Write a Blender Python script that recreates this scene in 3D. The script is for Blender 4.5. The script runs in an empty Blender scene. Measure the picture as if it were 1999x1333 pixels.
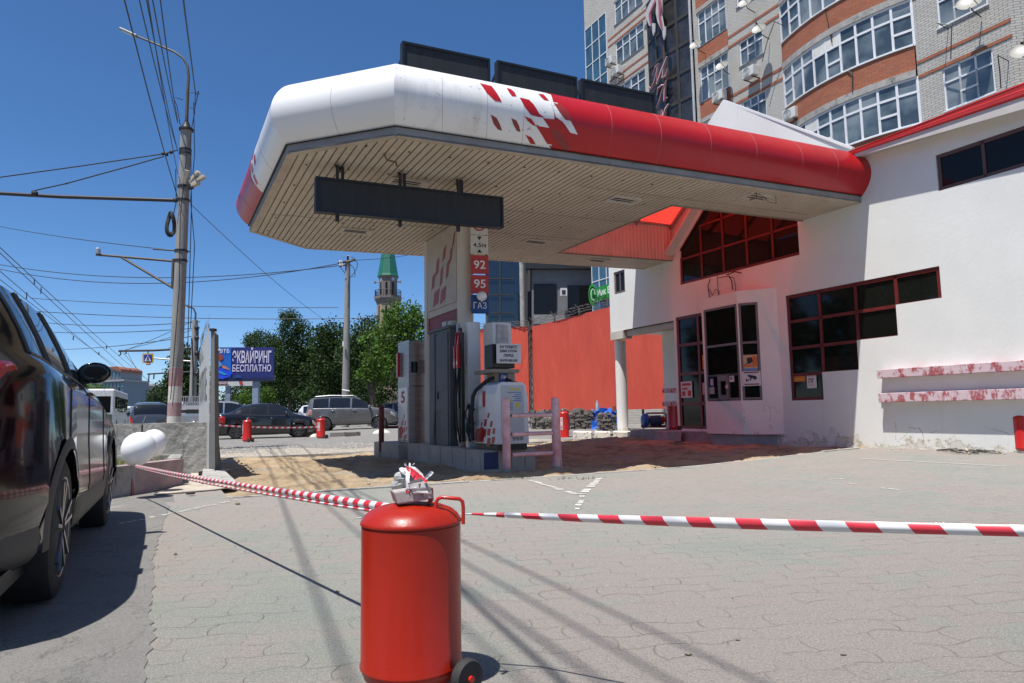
import bpy, bmesh, math, random
import numpy as np
from mathutils import Vector, Matrix
random.seed(7); rng = np.random.default_rng(7)
SC = bpy.context.scene; COL = SC.collection
PI = math.pi; R = math.radians
# ------------------------------------------------------------------ camera
EYE = .92; PITCH = math.atan(138/1333.); ROLL = .0165; FPX = 1333.
Fv = Vector((0, math.cos(PITCH), math.sin(PITCH)))
R0 = Vector((1, 0, 0)); U0 = Vector((0, -math.sin(PITCH), math.cos(PITCH)))
Rv = math.cos(ROLL)*R0 - math.sin(ROLL)*U0; Uv = math.cos(ROLL)*U0 + math.sin(ROLL)*R0
cam = bpy.data.cameras.new('camera'); cam_o = bpy.data.objects.new('camera', cam); COL.objects.link(cam_o)
cam_o.matrix_world = Matrix(((Rv.x, Uv.x, -Fv.x, 0), (Rv.y, Uv.y, -Fv.y, 0), (Rv.z, Uv.z, -Fv.z, EYE), (0, 0, 0, 1)))
cam.sensor_width = 36; cam.lens = 36*FPX/1999.; cam.clip_start = .05; cam.clip_end = 3000
SC.camera = cam_o
# ------------------------------------------------------------------ frames: u across the canopy, w along the station wall
WA = R(27.3)
uu = Vector((math.cos(WA), math.sin(WA), 0)); ww = Vector((-math.sin(WA), math.cos(WA), 0))
ORG = Vector((6.937, 13.12, 0))
def S(s, t, z=0.): return ORG + uu*s + ww*t + Vector((0, 0, z))
ST = Matrix(((uu.x, ww.x, 0, ORG.x), (uu.y, ww.y, 0, ORG.y), (0, 0, 1, 0), (0, 0, 0, 1)))
def ray(x, y): return Fv + Rv*((x-999.5)/FPX) + Uv*((666.5-y)/FPX)
def at(x, y, D):
    d = ray(x, y); return Vector((0, 0, EYE)) + d*(D/d.y)
def G(x, y, z=0.):
    d = ray(x, y); return Vector((0, 0, EYE)) + d*((z-EYE)/d.z)
def gz(p):                                     # the forecourt rises slightly towards the station wall
    q = p - ORG; s = q.dot(uu); k = min(max((s+5.5)/5.5, 0), 1); return .14*k*k*(3-2*k)
# ------------------------------------------------------------------ light
sun_dir = (uu*.33 + ww*.15 + Vector((0, 0, -1))).normalized()
L = bpy.data.lights.new('sun', 'SUN'); L.energy = 5.0; L.angle = R(.53); L.color = (1, .965, .91)
lo = bpy.data.objects.new('sun', L); COL.objects.link(lo); lo.rotation_euler = sun_dir.to_track_quat('-Z', 'Y').to_euler()
W = bpy.data.worlds.new('World'); SC.world = W; W.use_nodes = True
nt = W.node_tree; sky = nt.nodes.new('ShaderNodeTexSky'); sky.sky_type = 'NISHITA'; sky.sun_disc = False
sky.sun_elevation = math.asin(-sun_dir.z); sky.sun_rotation = math.atan2(-sun_dir.x, -sun_dir.y)
sky.air_density = .65; sky.dust_density = .5; sky.ozone_density = 4.0; sky.altitude = 0
nt.nodes['Background'].inputs[1].default_value = .120
hs_n = nt.nodes.new('ShaderNodeHueSaturation'); hs_n.inputs['Saturation'].default_value = 1.19
nt.links.new(sky.outputs[0], hs_n.inputs['Color']); nt.links.new(hs_n.outputs[0], nt.nodes['Background'].inputs[0])
SC.view_settings.view_transform = 'Standard'; SC.view_settings.look = 'None'; SC.view_settings.exposure = .40; SC.view_settings.gamma = 1
SC.render.engine = 'CYCLES'; SC.cycles.max_bounces = 8; SC.cycles.diffuse_bounces = 4; SC.cycles.transparent_max_bounces = 12
# ------------------------------------------------------------------ materials
def srgb(h):
    if isinstance(h, str):
        c = [int(h[i:i+2], 16)/255 for i in (0, 2, 4)]
        return tuple(x/12.92 if x <= .04045 else ((x+.055)/1.055)**2.4 for x in c)
    return h if not isinstance(h, (int, float)) else (h, h, h)
MATS = {}
class NT:
    def __init__(s, name):
        s.m = bpy.data.materials.new(name); s.m.use_nodes = True; s.t = s.m.node_tree
        s.b = s.t.nodes['Principled BSDF']; MATS[name] = s.m
        s.tc = s.n('ShaderNodeTexCoord').outputs['Object']
    def n(s, ty, **k):
        nd = s.t.nodes.new(ty)
        for a, v in k.items(): setattr(nd, a, v)
        return nd
    def l(s, a, b): s.t.links.new(a, b); return b
    def noise(s, scale, detail=4, rough=.6, vec=None, stretch=None, dist=0.):
        v = vec or s.tc
        if stretch:
            mp = s.n('ShaderNodeMapping'); mp.inputs['Scale'].default_value = stretch; s.l(v, mp.inputs[0]); v = mp.outputs[0]
        nd = s.n('ShaderNodeTexNoise'); nd.inputs['Scale'].default_value = scale; nd.inputs['Detail'].default_value = detail
        nd.inputs['Roughness'].default_value = rough; nd.inputs['Distortion'].default_value = dist; s.l(v, nd.inputs['Vector']); return nd.outputs['Fac']
    def ramp(s, f, *st):
        r = s.n('ShaderNodeValToRGB'); e = r.color_ramp.elements
        while len(e) < len(st): e.new(.5)
        for i, (p, c) in enumerate(st):
            c = srgb(c); e[i].position = p; e[i].color = (*c, 1)
        s.l(f, r.inputs[0]); return r.outputs[0]
    def mix(s, f, a, b, ty='MIX'):
        m = s.n('ShaderNodeMix', data_type='RGBA', blend_type=ty)
        for i, v in ((0, f), (6, a), (7, b)):
            if hasattr(v, 'links') or hasattr(v, 'is_linked'): s.l(v, m.inputs[i])
            elif i == 0: m.inputs[0].default_value = v
            else: m.inputs[i].default_value = (*srgb(v), 1)
        return m.outputs[2]
    def math(s, op, a, b=0., c=0.):
        m = s.n('ShaderNodeMath', operation=op)
        for i, v in enumerate((a, b, c)):
            if hasattr(v, 'is_linked'): s.l(v, m.inputs[i])
            else: m.inputs[i].default_value = v
        return m.outputs[0]
    def col(s, v):
        if hasattr(v, 'is_linked'): s.l(v, s.b.inputs['Base Color'])
        else: s.b.inputs['Base Color'].default_value = (*srgb(v), 1)
    def set(s, **k):
        for a, v in k.items():
            i = s.b.inputs[a.replace('_', ' ')]
            if hasattr(v, 'is_linked'): s.l(v, i)
            else: i.default_value = v
    def bump(s, h, dist=.01, strength=1.):
        b = s.n('ShaderNodeBump'); b.inputs['Distance'].default_value = dist; b.inputs['Strength'].default_value = strength
        s.l(h, b.inputs['Height']); s.l(b.outputs[0], s.b.inputs['Normal'])
def mat(name, c, rough=.6, metal=0., var=.12, scale=3., dirt=None, dscale=5., dth=.6, bump=0., bscale=60., coat=0., spec=.5, emit=None, stretch=None):
    if name in MATS: return MATS[name]
    s = NT(name); c = srgb(c)
    n1 = s.noise(scale, 5, .65, stretch=stretch)
    lo_ = tuple(x*(1-var) for x in c); hi = tuple(min(1, x*(1+var)) for x in c)
    o = s.ramp(n1, (.3, lo_), (.7, hi))
    if dirt is not None:
        f = s.ramp(s.noise(dscale, 8, .7, stretch=stretch), (dth, 0.), (dth+.1, 1.)); o = s.mix(f, o, dirt)
    s.col(o); s.set(Roughness=rough, Metallic=metal)
    s.b.inputs['Coat Weight'].default_value = coat; s.b.inputs['Coat Roughness'].default_value = .04
    s.b.inputs['Specular IOR Level'].default_value = spec
    if bump: s.bump(s.noise(bscale, 6, .7), bump)
    if emit: s.b.inputs['Emission Color'].default_value = (*srgb(emit[0]), 1); s.b.inputs['Emission Strength'].default_value = emit[1]
    return s.m
# ------------------------------------------------------------------ mesh builder
class MB:
    def __init__(s, M=None): s.v = []; s.f = []; s.M = M; s.mi = []; s.cur = 0
    def add(s, vs, fs):
        n = len(s.v); s.v += [tuple(v) for v in vs]; s.f += [tuple(i+n for i in f) for f in fs]; s.mi += [s.cur]*len(fs); return s
    def box(s, x0, x1, y0, y1, z0, z1):
        v = [(x, y, z) for z in (z0, z1) for y in (y0, y1) for x in (x0, x1)]
        return s.add(v, [(0, 2, 3, 1), (4, 5, 7, 6), (0, 1, 5, 4), (2, 6, 7, 3), (0, 4, 6, 2), (1, 3, 7, 5)])
    def obox(s, c, ax, ay, az):                  # centre and three half axes
        c, ax, ay, az = map(Vector, (c, ax, ay, az))
        v = [c+ax*i+ay*j+az*k for k in (-1, 1) for j in (-1, 1) for i in (-1, 1)]
        return s.add(v, [(0, 2, 3, 1), (4, 5, 7, 6), (0, 1, 5, 4), (2, 6, 7, 3), (0, 4, 6, 2), (1, 3, 7, 5)])
    def bar(s, p, q, w, h=None):
        p, q = Vector(p), Vector(q); d = q-p; h = h or w; a = d.normalized()
        up = Vector((0, 0, 1)) if abs(a.z) < .9 else Vector((0, 1, 0))
        b = a.cross(up).normalized(); c = b.cross(a)
        return s.obox((p+q)/2, d/2, b*w/2, c*h/2)
    def tube(s, pts, r, n=8, cap=True):
        pts = [Vector(p) for p in pts]; rs = r if isinstance(r, (list, tuple)) else [r]*len(pts); N = len(pts); vs = []; pb = None
        for i, p in enumerate(pts):
            d = (pts[min(i+1, N-1)]-pts[max(i-1, 0)]).normalized()
            if pb is None:
                up = Vector((0, 0, 1)) if abs(d.z) < .9 else Vector((1, 0, 0)); b = d.cross(up).normalized()
            else: b = (pb - d*pb.dot(d)).normalized()
            pb = b; c = b.cross(d)
            vs += [p + (b*math.cos(2*PI*k/n)+c*math.sin(2*PI*k/n))*rs[i] for k in range(n)]
        fs = [(i*n+k, i*n+(k+1) % n, (i+1)*n+(k+1) % n, (i+1)*n+k) for i in range(N-1) for k in range(n)]
        if cap: fs += [tuple(range(n-1, -1, -1)), tuple(range((N-1)*n, N*n))]
        return s.add(vs, fs)
    def lathe(s, prof, c=(0, 0, 0), n=24, ax=2):
        c = Vector(c); vs = []
        for r, h in prof:
            for k in range(n):
                a = 2*PI*k/n; p = (r*math.cos(a), r*math.sin(a), h)
                if ax == 0: p = (h, p[0], p[1])
                if ax == 1: p = (p[1], h, p[0])
                vs.append(c+Vector(p))
        N = len(prof); fs = [(i*n+k, i*n+(k+1) % n, (i+1)*n+(k+1) % n, (i+1)*n+k) for i in range(N-1) for k in range(n)]
        fs += [tuple(range(n-1, -1, -1)), tuple(range((N-1)*n, N*n))]
        return s.add(vs, fs)
    def prism(s, poly, d):                       # polygon (3-d points) swept by vector d
        p = [Vector(a) for a in poly]; d = Vector(d); n = len(p)
        return s.add(p+[a+d for a in p], [tuple(range(n-1, -1, -1)), tuple(range(n, 2*n))]+[(i, (i+1) % n, (i+1) % n+n, i+n) for i in range(n)])
    def quad(s, a, b, c, d): return s.add([a, b, c, d], [(0, 1, 2, 3)])
    def sphere(s, c, r, n=12, m=8, sq=(1, 1, 1)):
        prof = [(max(math.sin(PI*i/m), .02)*r, -math.cos(PI*i/m)*r) for i in range(m+1)]; k = len(s.v); s.lathe(prof, (0, 0, 0), n)
        for i in range(k, len(s.v)): v = s.v[i]; s.v[i] = (c[0]+v[0]*sq[0], c[1]+v[1]*sq[1], c[2]+v[2]*sq[2])
        return s
    def grid(s, rows):
        n = len(rows[0]); vs = [p for r in rows for p in r]
        return s.add(vs, [(i*n+j, i*n+j+1, (i+1)*n+j+1, (i+1)*n+j) for i in range(len(rows)-1) for j in range(n-1)])
    def build(s, name, m, parent=None, smooth=None, bevel=0., origin=None, seg=2):
        me = bpy.data.meshes.new(name)
        o_ = Vector((0, 0, 0)) if s.M is None or parent is not None else Vector((0, 0, 0))
        vs = [s.M @ Vector(v) for v in s.v] if s.M is not None else [Vector(v) for v in s.v]
        org = None
        if parent is not None and s.M is not None: org = Vector(root(parent).location)
        if parent is None:
            org = Vector(origin) if origin is not None else (sum(vs, Vector())/len(vs) if len(vs) else Vector())
            if origin is None: org.z = min(v.z for v in vs)
        if org is not None: vs = [v-org for v in vs]
        me.from_pydata([tuple(v) for v in vs], [], s.f)
        for mm in (m if isinstance(m, (list, tuple)) else [m]): me.materials.append(mm)
        if any(s.mi): me.polygons.foreach_set('material_index', s.mi)
        bm = bmesh.new(); bm.from_mesh(me); bmesh.ops.recalc_face_normals(bm, faces=bm.faces); bm.to_mesh(me); bm.free()
        if smooth is not None:
            me.polygons.foreach_set('use_smooth', [True]*len(me.polygons)); me.set_sharp_from_angle(angle=R(smooth))
        me.update(); o = bpy.data.objects.new(name, me); COL.objects.link(o)
        if parent is not None: o.parent = parent
        else: o.location = org
        if bevel:
            b = o.modifiers.new('bevel', 'BEVEL'); b.width = bevel; b.segments = seg; b.limit_method = 'ANGLE'; b.angle_limit = R(40)
        return o
def root(o):
    while o.parent: o = o.parent
    return o
WLD = Matrix.Identity(4)
def tag(o, label=None, cat=None, group=None, kind=None):
    for k, v in (('label', label), ('category', cat), ('group', group), ('kind', kind)):
        if v: o[k] = v
    return o
def thing(name, label, cat, loc=(0, 0, 0), rz=0., group=None):
    o = bpy.data.objects.new(name, None); COL.objects.link(o); o.location = loc; o.rotation_euler = (0, 0, rz); o.empty_display_size = .2
    return tag(o, label, cat, group)
def copy_tree(o, parent=None):
    c = o.copy(); COL.objects.link(c)
    if parent is not None: c.parent = parent
    for ch in [k for k in bpy.data.objects if k.parent == o]: copy_tree(ch, c)
    return c
def text_to(mb, txt, o, xd, yd, w, h, depth=.004, bold=.0, lift=.002):
    """lettering laid on the plane at o (lower left corner) fitted to w x h"""
    cu = bpy.data.curves.new('t', 'FONT'); cu.body = txt; cu.offset = bold; cu.resolution_u = 3; cu.size = 1
    ob = bpy.data.objects.new('t', cu); me = bpy.data.meshes.new_from_object(ob)
    P = [v.co.copy() for v in me.vertices]
    if P:
        x0 = min(p.x for p in P); x1 = max(p.x for p in P); y0 = min(p.y for p in P); y1 = max(p.y for p in P)
        o, xd, yd = Vector(o), Vector(xd).normalized(), Vector(yd).normalized(); nd = xd.cross(yd)
        V = [o + xd*((p.x-x0)/(x1-x0)*w) + yd*((p.y-y0)/(y1-y0)*h) + nd*(lift+depth) for p in P]
        mb.add(V, [tuple(f.vertices) for f in me.polygons])
    bpy.data.objects.remove(ob); bpy.data.curves.remove(cu); bpy.data.meshes.remove(me)
M_white = mat('white_paint', .72, .55, var=.04, scale=1.5)
M_black = mat('black_plastic', .018, .45, var=.2)
M_dark = mat('dark_metal', .035, .5, .3)
M_steel = mat('galvanised_steel', .38, .42, .7, var=.15, scale=6)
M_conc = mat('grey_concrete', (.34, .325, .30), .9, var=.25, scale=4, dirt=(.16, .15, .135), dscale=3, dth=.55, bump=.006, bscale=25)
M_glass = mat('dark_window_glass', (.010, .010, .011), .06, 0, var=.1, spec=.22)
M_rubber = mat('black_rubber', .02, .75, var=.3, bump=.002)
M_redp = mat('red_gloss_paint', (.50, .018, .012), .3, 0, var=.08, coat=.25, scale=2)
M_letter_w = mat('white_lettering', .78, .5, var=.02)
M_letter_k = mat('black_lettering', .02, .6, var=.02)
# ================================================================== ground, forecourt, pit
def in_pit(s, t): return -11.55 < s < .15 and (-.05 if s > -9.6 else .05) < t < 8.6
def height(p):
    return gz(p)
def gridmesh(x0, x1, y0, y1, nx, ny, f, M=None):
    mb = MB(M); mb.grid([[(x0+(x1-x0)*i/nx, y0+(y1-y0)*j/ny, f(x0+(x1-x0)*i/nx, y0+(y1-y0)*j/ny)) for i in range(nx+1)] for j in range(ny+1)]); return mb
# base sheet of asphalt to the horizon
s = NT('asphalt'); n = s.noise(1.2, 8, .7); f = s.noise(260, 3, .7)
c = s.ramp(n, (.3, (.20, .195, .18)), (.7, (.265, .255, .235)))
c = s.mix(s.ramp(f, (.45, 0.), (.62, 1.)), c, s.mix(.5, c, (.09, .09, .088)))
c = s.mix(s.ramp(s.noise(90, 4, .75), (.35, .6), (.5, 0.)), c, (.105, .085, .082)); c = s.mix(s.ramp(s.noise(140, 3, .7), (.60, 0.), (.67, .8)), c, (.36, .35, .32)); cr_ = s.noise(.9, 8, .7, dist=.8); c = s.mix(s.ramp(cr_, (.492, 0.), (.5, .7), (.508, 0.)), c, (.06, .06, .055))
s.col(c); s.set(Roughness=.9); s.bump(f, .006); M_asph = s.m
g = MB()
g.add([(-900, -300, -.16), (900, -300, -.16), (900, 1500, -.16), (-900, 1500, -.16)], [(0, 1, 2, 3)])
s = NT('distant_ground'); s.col(s.ramp(s.noise(.05, 6, .6), (.35, (.17, .165, .15)), (.65, (.24, .23, .21)))); s.set(Roughness=.95)
tag(g.build('ground', s.m, origin=(0, 0, 0)), kind='structure')
# forecourt and lot, in strips round the excavated pit
def hst(s_, t_): return gz(S(s_, t_))
def strip(mb, s0, s1, t0, t1, ds=1.):
    n = max(1, int((s1-s0)/ds)); m = max(1, int((t1-t0)/ds/3))
    mb.grid([[(s0+(s1-s0)*i/n, t0+(t1-t0)*j/m, hst(s0+(s1-s0)*i/n, 0)) for i in range(n+1)] for j in range(m+1)])
PT0, PT1, PS0 = .02, 8.3, -11.45
mb = MB(ST); strip(mb, -14.2, 30, -22, PT0); 
# pavers: wavy interlocking blocks, pinkish and greenish grey
s = NT('paving_blocks'); m = s.n('ShaderNodeMapping'); m.inputs['Rotation'].default_value = (0, 0, -WA+.35); s.l(s.tc, m.inputs[0])
sep = s.n('ShaderNodeSeparateXYZ'); s.l(m.outputs[0], sep.inputs[0]); X, Y = sep.outputs[0], sep.outputs[1]
yw = s.math('ADD', Y, s.math('MULTIPLY', s.math('SINE', s.math('MULTIPLY', X, 2*PI/.30)), .016))
xw = s.math('ADD', X, s.math('MULTIPLY', s.math('SINE', s.math('MULTIPLY', Y, 2*PI/.30)), .022))
wob = s.noise(2.2, 4, .6, vec=m.outputs[0]); yw = s.math('ADD', yw, s.math('MULTIPLY', s.math('SUBTRACT', wob, .5), .16))
cb = s.n('ShaderNodeCombineXYZ'); s.l(xw, cb.inputs[0]); s.l(yw, cb.inputs[1])
br = s.n('ShaderNodeTexBrick'); br.offset = .5; s.l(cb.outputs[0], br.inputs['Vector'])
for k, v in (('Scale', 1.), ('Mortar Size', .0042), ('Mortar Smooth', .6), ('Bias', 0.), ('Brick Width', .30), ('Row Height', .15)): br.inputs[k].default_value = v
br.inputs['Color1'].default_value = (.0, .0, .0, 1); br.inputs['Color2'].default_value = (1, 1, 1, 1); br.inputs['Mortar'].default_value = (.5, .5, .5, 1)
big = s.noise(.55, 4, .6); mid = s.noise(3.2, 5, .6)
patch = s.math('ADD', s.math('MULTIPLY', big, .8), s.math('MULTIPLY', mid, .35))
patch = s.math('ADD', patch, s.math('MULTIPLY', s.math('SUBTRACT', br.outputs['Color'], .5), .10))
c = s.ramp(patch, (.44, (.268, .286, .252)), (.53, (.298, .292, .262)), (.61, (.325, .282, .254)))
dust = s.noise(1.1, 9, .75); c = s.mix(s.ramp(dust, (.38, 0.), (.8, .6)), c, (.325, .318, .288))
gr = s.noise(120, 5, .8); c = s.mix(s.ramp(gr, (.38, .9), (.54, 0.)), c, s.mix(1., c, (.50, .49, .47), 'MULTIPLY')); g2 = s.noise(38, 4, .75); c = s.mix(s.ramp(g2, (.36, .5), (.5, 0.)), c, s.mix(1., c, (.72, .71, .69), 'MULTIPLY'))
c = s.mix(s.ramp(s.noise(110, 3, .7), (.58, 0.), (.65, .8)), c, (.46, .44, .39))
c = s.mix(s.ramp(s.noise(52, 3, .6), (.69, 0.), (.72, .85)), c, (.50, .47, .42))
vis = s.ramp(s.noise(2.6, 6, .75), (.42, .0), (.66, 1.)); jm = s.math('MULTIPLY', br.outputs['Fac'], vis)
jc = s.mix(s.ramp(s.noise(9, 3, .6), (.45, 0.), (.6, 1.)), (.30, .26, .19), (.10, .095, .085))
c = s.mix(s.math('MULTIPLY', jm, .42), c, jc)
s.col(c); s.set(Roughness=.92)
s.bump(s.math('SUBTRACT', s.math('MULTIPLY', gr, .9), s.math('MULTIPLY', jm, 1.4)), .010); M_pav = s.m
strip(mb, -12.0, PS0, PT0, PT1)
pv = tag(mb.build('pavement', M_pav, origin=S(0, 0)), kind='structure')
# asphalt lot under the parked cars and beyond the pit
mb = MB(ST); strip(mb, -30, -14.2, -22, PT0); strip(mb, -30, -12.0, PT0, PT1); strip(mb, -30, 30, PT1+.12, 60, 2.)
tag(mb.build('road', M_asph, origin=S(0, 0)), kind='structure')
mb = MB(ST)                                          # ragged asphalt tongue lying over the blocks at the left
edge = [(-12.02, .9), (-12.02, -6.5), (-11.55, -7.2)]
pl = [(230, 1333), (292, 1333), (290, 1290), (301, 1240), (292, 1190), (303, 1145), (298, 1090), (309, 1060), (318, 1020), (331, 990), (318, 978), (262, 984), (222, 992)]
P = [G(x, y) for x, y in pl]; P[0] = G(100, 1500); P[1] = G(270, 1500); P = [S(-14.25, -22)]+[S(-11.2, -22)]+P[1:]+[G(200, 1000), S(-14.25, .0)]
Q = []
for i, p in enumerate(P):
    q = P[(i+1) % len(P)]; n_ = 9 if 2 <= i < len(P)-3 else 1
    for k in range(n_): v = p.lerp(q, k/n_); Q.append(Vector((v.x+(random.uniform(-.016, .016) if n_ > 1 else 0), v.y, .004)))
P = Q
m2 = MB(); m2.add(P, [tuple(t_) for t_ in __import__('mathutils').geometry.tessellate_polygon([P])]); tag(m2.build('asphalt_strip', M_asph, origin=(P[0].x, P[0].y, 0)), kind='structure')
# worn painted marks
s = NT('worn_road_paint'); s.col(s.ramp(s.noise(30, 5, .7), (.4, (.62, .60, .55)), (.6, (.45, .43, .39)))); s.set(Roughness=.8); M_paint = s.m
mb = MB()
def dash(a, b, wd, n, keep=1., z=.006):
    a, b = Vector(a), Vector(b); d = (b-a); nrm = Vector((-d.y, d.x, 0)).normalized()
    for i in range(n):
        if random.random() > keep: continue
        l0 = i/n+.01; l1 = (i+random.uniform(.72, .97))/n; w0 = wd*random.uniform(.7, 1.1)/2; j = nrm*random.uniform(-.01, .01)
        k = [a+d*l0-nrm*w0+j, a+d*(l0+(l1-l0)*.5)-nrm*w0*random.uniform(.7, 1.1)+j, a+d*l1-nrm*w0*random.uniform(.6, 1)+j,
             a+d*l1+nrm*w0*random.uniform(.6, 1)+j, a+d*(l0+(l1-l0)*.5)+nrm*w0*random.uniform(.7, 1.1)+j, a+d*l0+nrm*w0+j]
        k = [Vector((q.x, q.y, gz(q)+z)) for q in k]; mb.add(k, [tuple(range(6))])
def GG(x, y):
    p = G(x, y)
    for _ in range(3): p = G(x, y, gz(p))
    return p
dash(GG(1035, 938), GG(1122, 965), .09, 12, .95); dash(GG(1122, 965), GG(1146, 965), .07, 3); dash(GG(1140, 962), GG(1170, 934), .10, 9, .95)
dash(GG(1137, 968), GG(1127, 996), .06, 8, .8); dash(GG(1676, 894), GG(2040, 913), .05, 1)
dash(GG(478, 973), GG(222, 1026), .06, 26, .7); dash(GG(500, 964), GG(512, 961), .06, 2)
for a in (((1618, 936), (1648, 935)), ((1620, 944), (1640, 944)), ((1655, 944), (1682, 946)), ((1720, 953), (1760, 957)), ((700, 1012), (712, 1010))): dash(GG(*a[0]), GG(*a[1]), .045, 3, .9)
tag(mb.build('painted_lines', M_paint, origin=(0, 8, 0)), kind='structure')
# sand pit
s = NT('building_sand'); n = s.noise(1.6, 8, .7); f = s.noise(45, 4, .7)
c = s.ramp(n, (.38, (.30, .22, .135)), (.5, (.50, .37, .225)), (.62, (.57, .44, .28)))
c = s.mix(s.ramp(s.noise(9, 6, .75), (.56, 0.), (.66, .7)), c, (.25, .21, .165)); c = s.mix(s.ramp(s.noise(.9, 6, .7), (.56, 0.), (.63, .8)), c, (.40, .38, .34))
s.col(c); s.set(Roughness=.97); s.bump(s.math('ADD', f, s.math('MULTIPLY', s.noise(14, 6, .75), 2.)), .035); M_sand = s.m
def vn(x, y, o=4, sc=1.):
    v = 0; a = 1
    for i in range(o):
        v += a*math.sin(x*sc*1.7+1.3*i+math.sin(y*sc*1.1+i*2.1)*1.4)*math.sin(y*sc*1.9-2.2*i+math.sin(x*sc*.9+i)*1.7); sc *= 2.1; a *= .52
    return v
def hs(s_, t_):
    b = hst(s_, t_) - .05 + .034*vn(s_, t_, 6, 1.3) + rng.uniform(-.014, .014)
    e = min(t_-PT0, PT1-t_, s_-PS0+.2); b -= .04*math.exp(-max(e, 0)*2)
    d = t_ - (PT1-.1); 
    b += .045*math.exp(-((PT1-t_)/.5)**2)
    b += .13*math.exp(-((s_+1.6)**2/1.6+(t_-6.9)**2/.9))
    b += .10*math.exp(-((s_+7.)**2/1.5+(t_-.75)**2/.05)) + .07*math.exp(-((s_+5.2)**2/.3+(t_-.4)**2/.03)) + .06*math.exp(-((s_+.4)**2/.5+(t_-.2)**2/.04))
    return b
mb = gridmesh(PS0-.1, 1.6, PT0-.02, PT1+.15, 190, 120, hs, ST)
tag(mb.build('sand_bed', M_sand, smooth=60, origin=S(-5, 4)), kind='structure')
mb = MB(ST)                                           # flush kerb along the pit
sx = PS0
while sx < .3:
    e = min(sx+.98, .3); h0, h1 = hst(sx, 0), hst(e, 0); j = random.uniform(-.012, .012)
    mb.prism([(sx, PT0-.02, h0-.3), (e, PT0-.02, h1-.3), (e, PT0-.02, h1+.012+j), (sx, PT0-.02, h0+.012+j)], (0, .07, 0)); sx = e+.012
sx = PS0
while sx < -.9:
    e = min(sx+.98, -.9); mb.box(sx, e, PT1, PT1+.12, -.3, .004+random.uniform(-.01, .01)+hst(sx, 0)); sx = e+.012
tag(mb.build('kerb', M_conc, bevel=.006), kind='structure')
P = [(-11.5, PT1+.14)]+[(-11.4+i*.33, PT1+.14) for i in range(1, 30)]; P += [(-1.9-.45*i+random.uniform(-.2, .2), 11.2+1.0*math.sin(i*.9)+.5*math.sin(i*2.3)+random.uniform(-.3, .3)) for i in range(22)]
P = [Vector((*(S(a, b)).xy, gz(S(a, b))+.006)) for a, b in P]; m2 = MB(); m2.add(P, [tuple(t_) for t_ in __import__('mathutils').geometry.tessellate_polygon([P])])
s = NT('dusty_rubble_ground'); c = s.ramp(s.noise(3, 8, .75), (.35, (.24, .215, .18)), (.5, (.36, .325, .27)), (.65, (.44, .39, .31))); c = s.mix(s.ramp(s.noise(22, 6, .75), (.52, 0.), (.6, .8)), c, (.18, .17, .15)); s.col(c); s.set(Roughness=.95); s.bump(s.noise(12, 8, .75), .04)
tag(m2.build('rubble_ground', s.m), kind='structure')
# rubble strip beyond the pit: gravel and crumbs are beyond counting
mb = MB()
def pebble(mb, p, r):
    n = len(mb.v); b = 6
    vs = []; 
    for (a, e) in ((0, 1), (1, .2), (1, -.2), (0, -1)):
        k = 1 if a == 0 else 5
        for i in range(k):
            th = 2*PI*i/5+e; q = r*random.uniform(.7, 1.2); vs.append((p[0]+a*q*math.cos(th), p[1]+a*q*math.sin(th)*.8, p[2]+e*q*.55))
    f = [(0, 1+i, 1+(i+1) % 5) for i in range(5)]+[(1+i, 6+i, 6+(i+1) % 5, 1+(i+1) % 5) for i in range(5)]+[(11, 6+(i+1) % 5, 6+i) for i in range(5)]
    mb.add(vs, f)
for i in range(1500):
    s_ = -11.6+random.random()**1.3*5.5; t_ = 8.5+random.random()**1.5*6; pebble(mb, S(s_, t_, hst(s_, t_)+.004), random.uniform(.008, .035))
for i in range(500):
    s_ = random.uniform(-11.4, -.1); t_ = random.choice((PT0+random.random()**2*.9, random.uniform(.1, 8))); 
    pebble(mb, S(s_, t_, hs(s_, t_)+.006), random.uniform(.006, .025))
for i in range(420):
    s_ = random.uniform(-12.2, 0); t_ = -7.6+random.random()*7.5; p = S(s_, t_); pebble(mb, (p.x, p.y, gz(p)+.001), random.uniform(.0015, .005))
for i in range(60):
    s_ = random.uniform(-4, .0); p = S(random.uniform(-.35, -.02), random.uniform(-2.4, .4)); pebble(mb, (p.x, p.y, gz(p)+.004), random.uniform(.008, .03))
tag(mb.build('rubble', mat('rubble_stone', (.40, .36, .30), .9, var=.35, scale=12)), 'loose gravel and crumbs scattered over the forecourt and round the pit', 'gravel', kind='stuff')
for (x, y, r, lb) in ((342, 1083, .017, 'small brown clod on the blocks beside the car shadow'), (1343, 1279, .014, 'pale pebble near the lower right of the paving'), (659, 1156, .012, 'small grey pebble just left of the big cylinder'), (1646, 1279, .011, 'grey pebble far right on the paving blocks'), (1440, 1250, .011, 'dark pebble lower right beside the end of a wire shadow'), (464, 985, .03, 'dark flat chip of stone near the painted dashes')):
    mb = MB(); p = G(x, y); pebble(mb, (p.x, p.y, r*.45), r); tag(mb.build('pebble', mat('pebble', (.20, .17, .13), .9, var=.3, scale=40)), lb, 'pebble', 'single pebbles on the paving')
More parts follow.
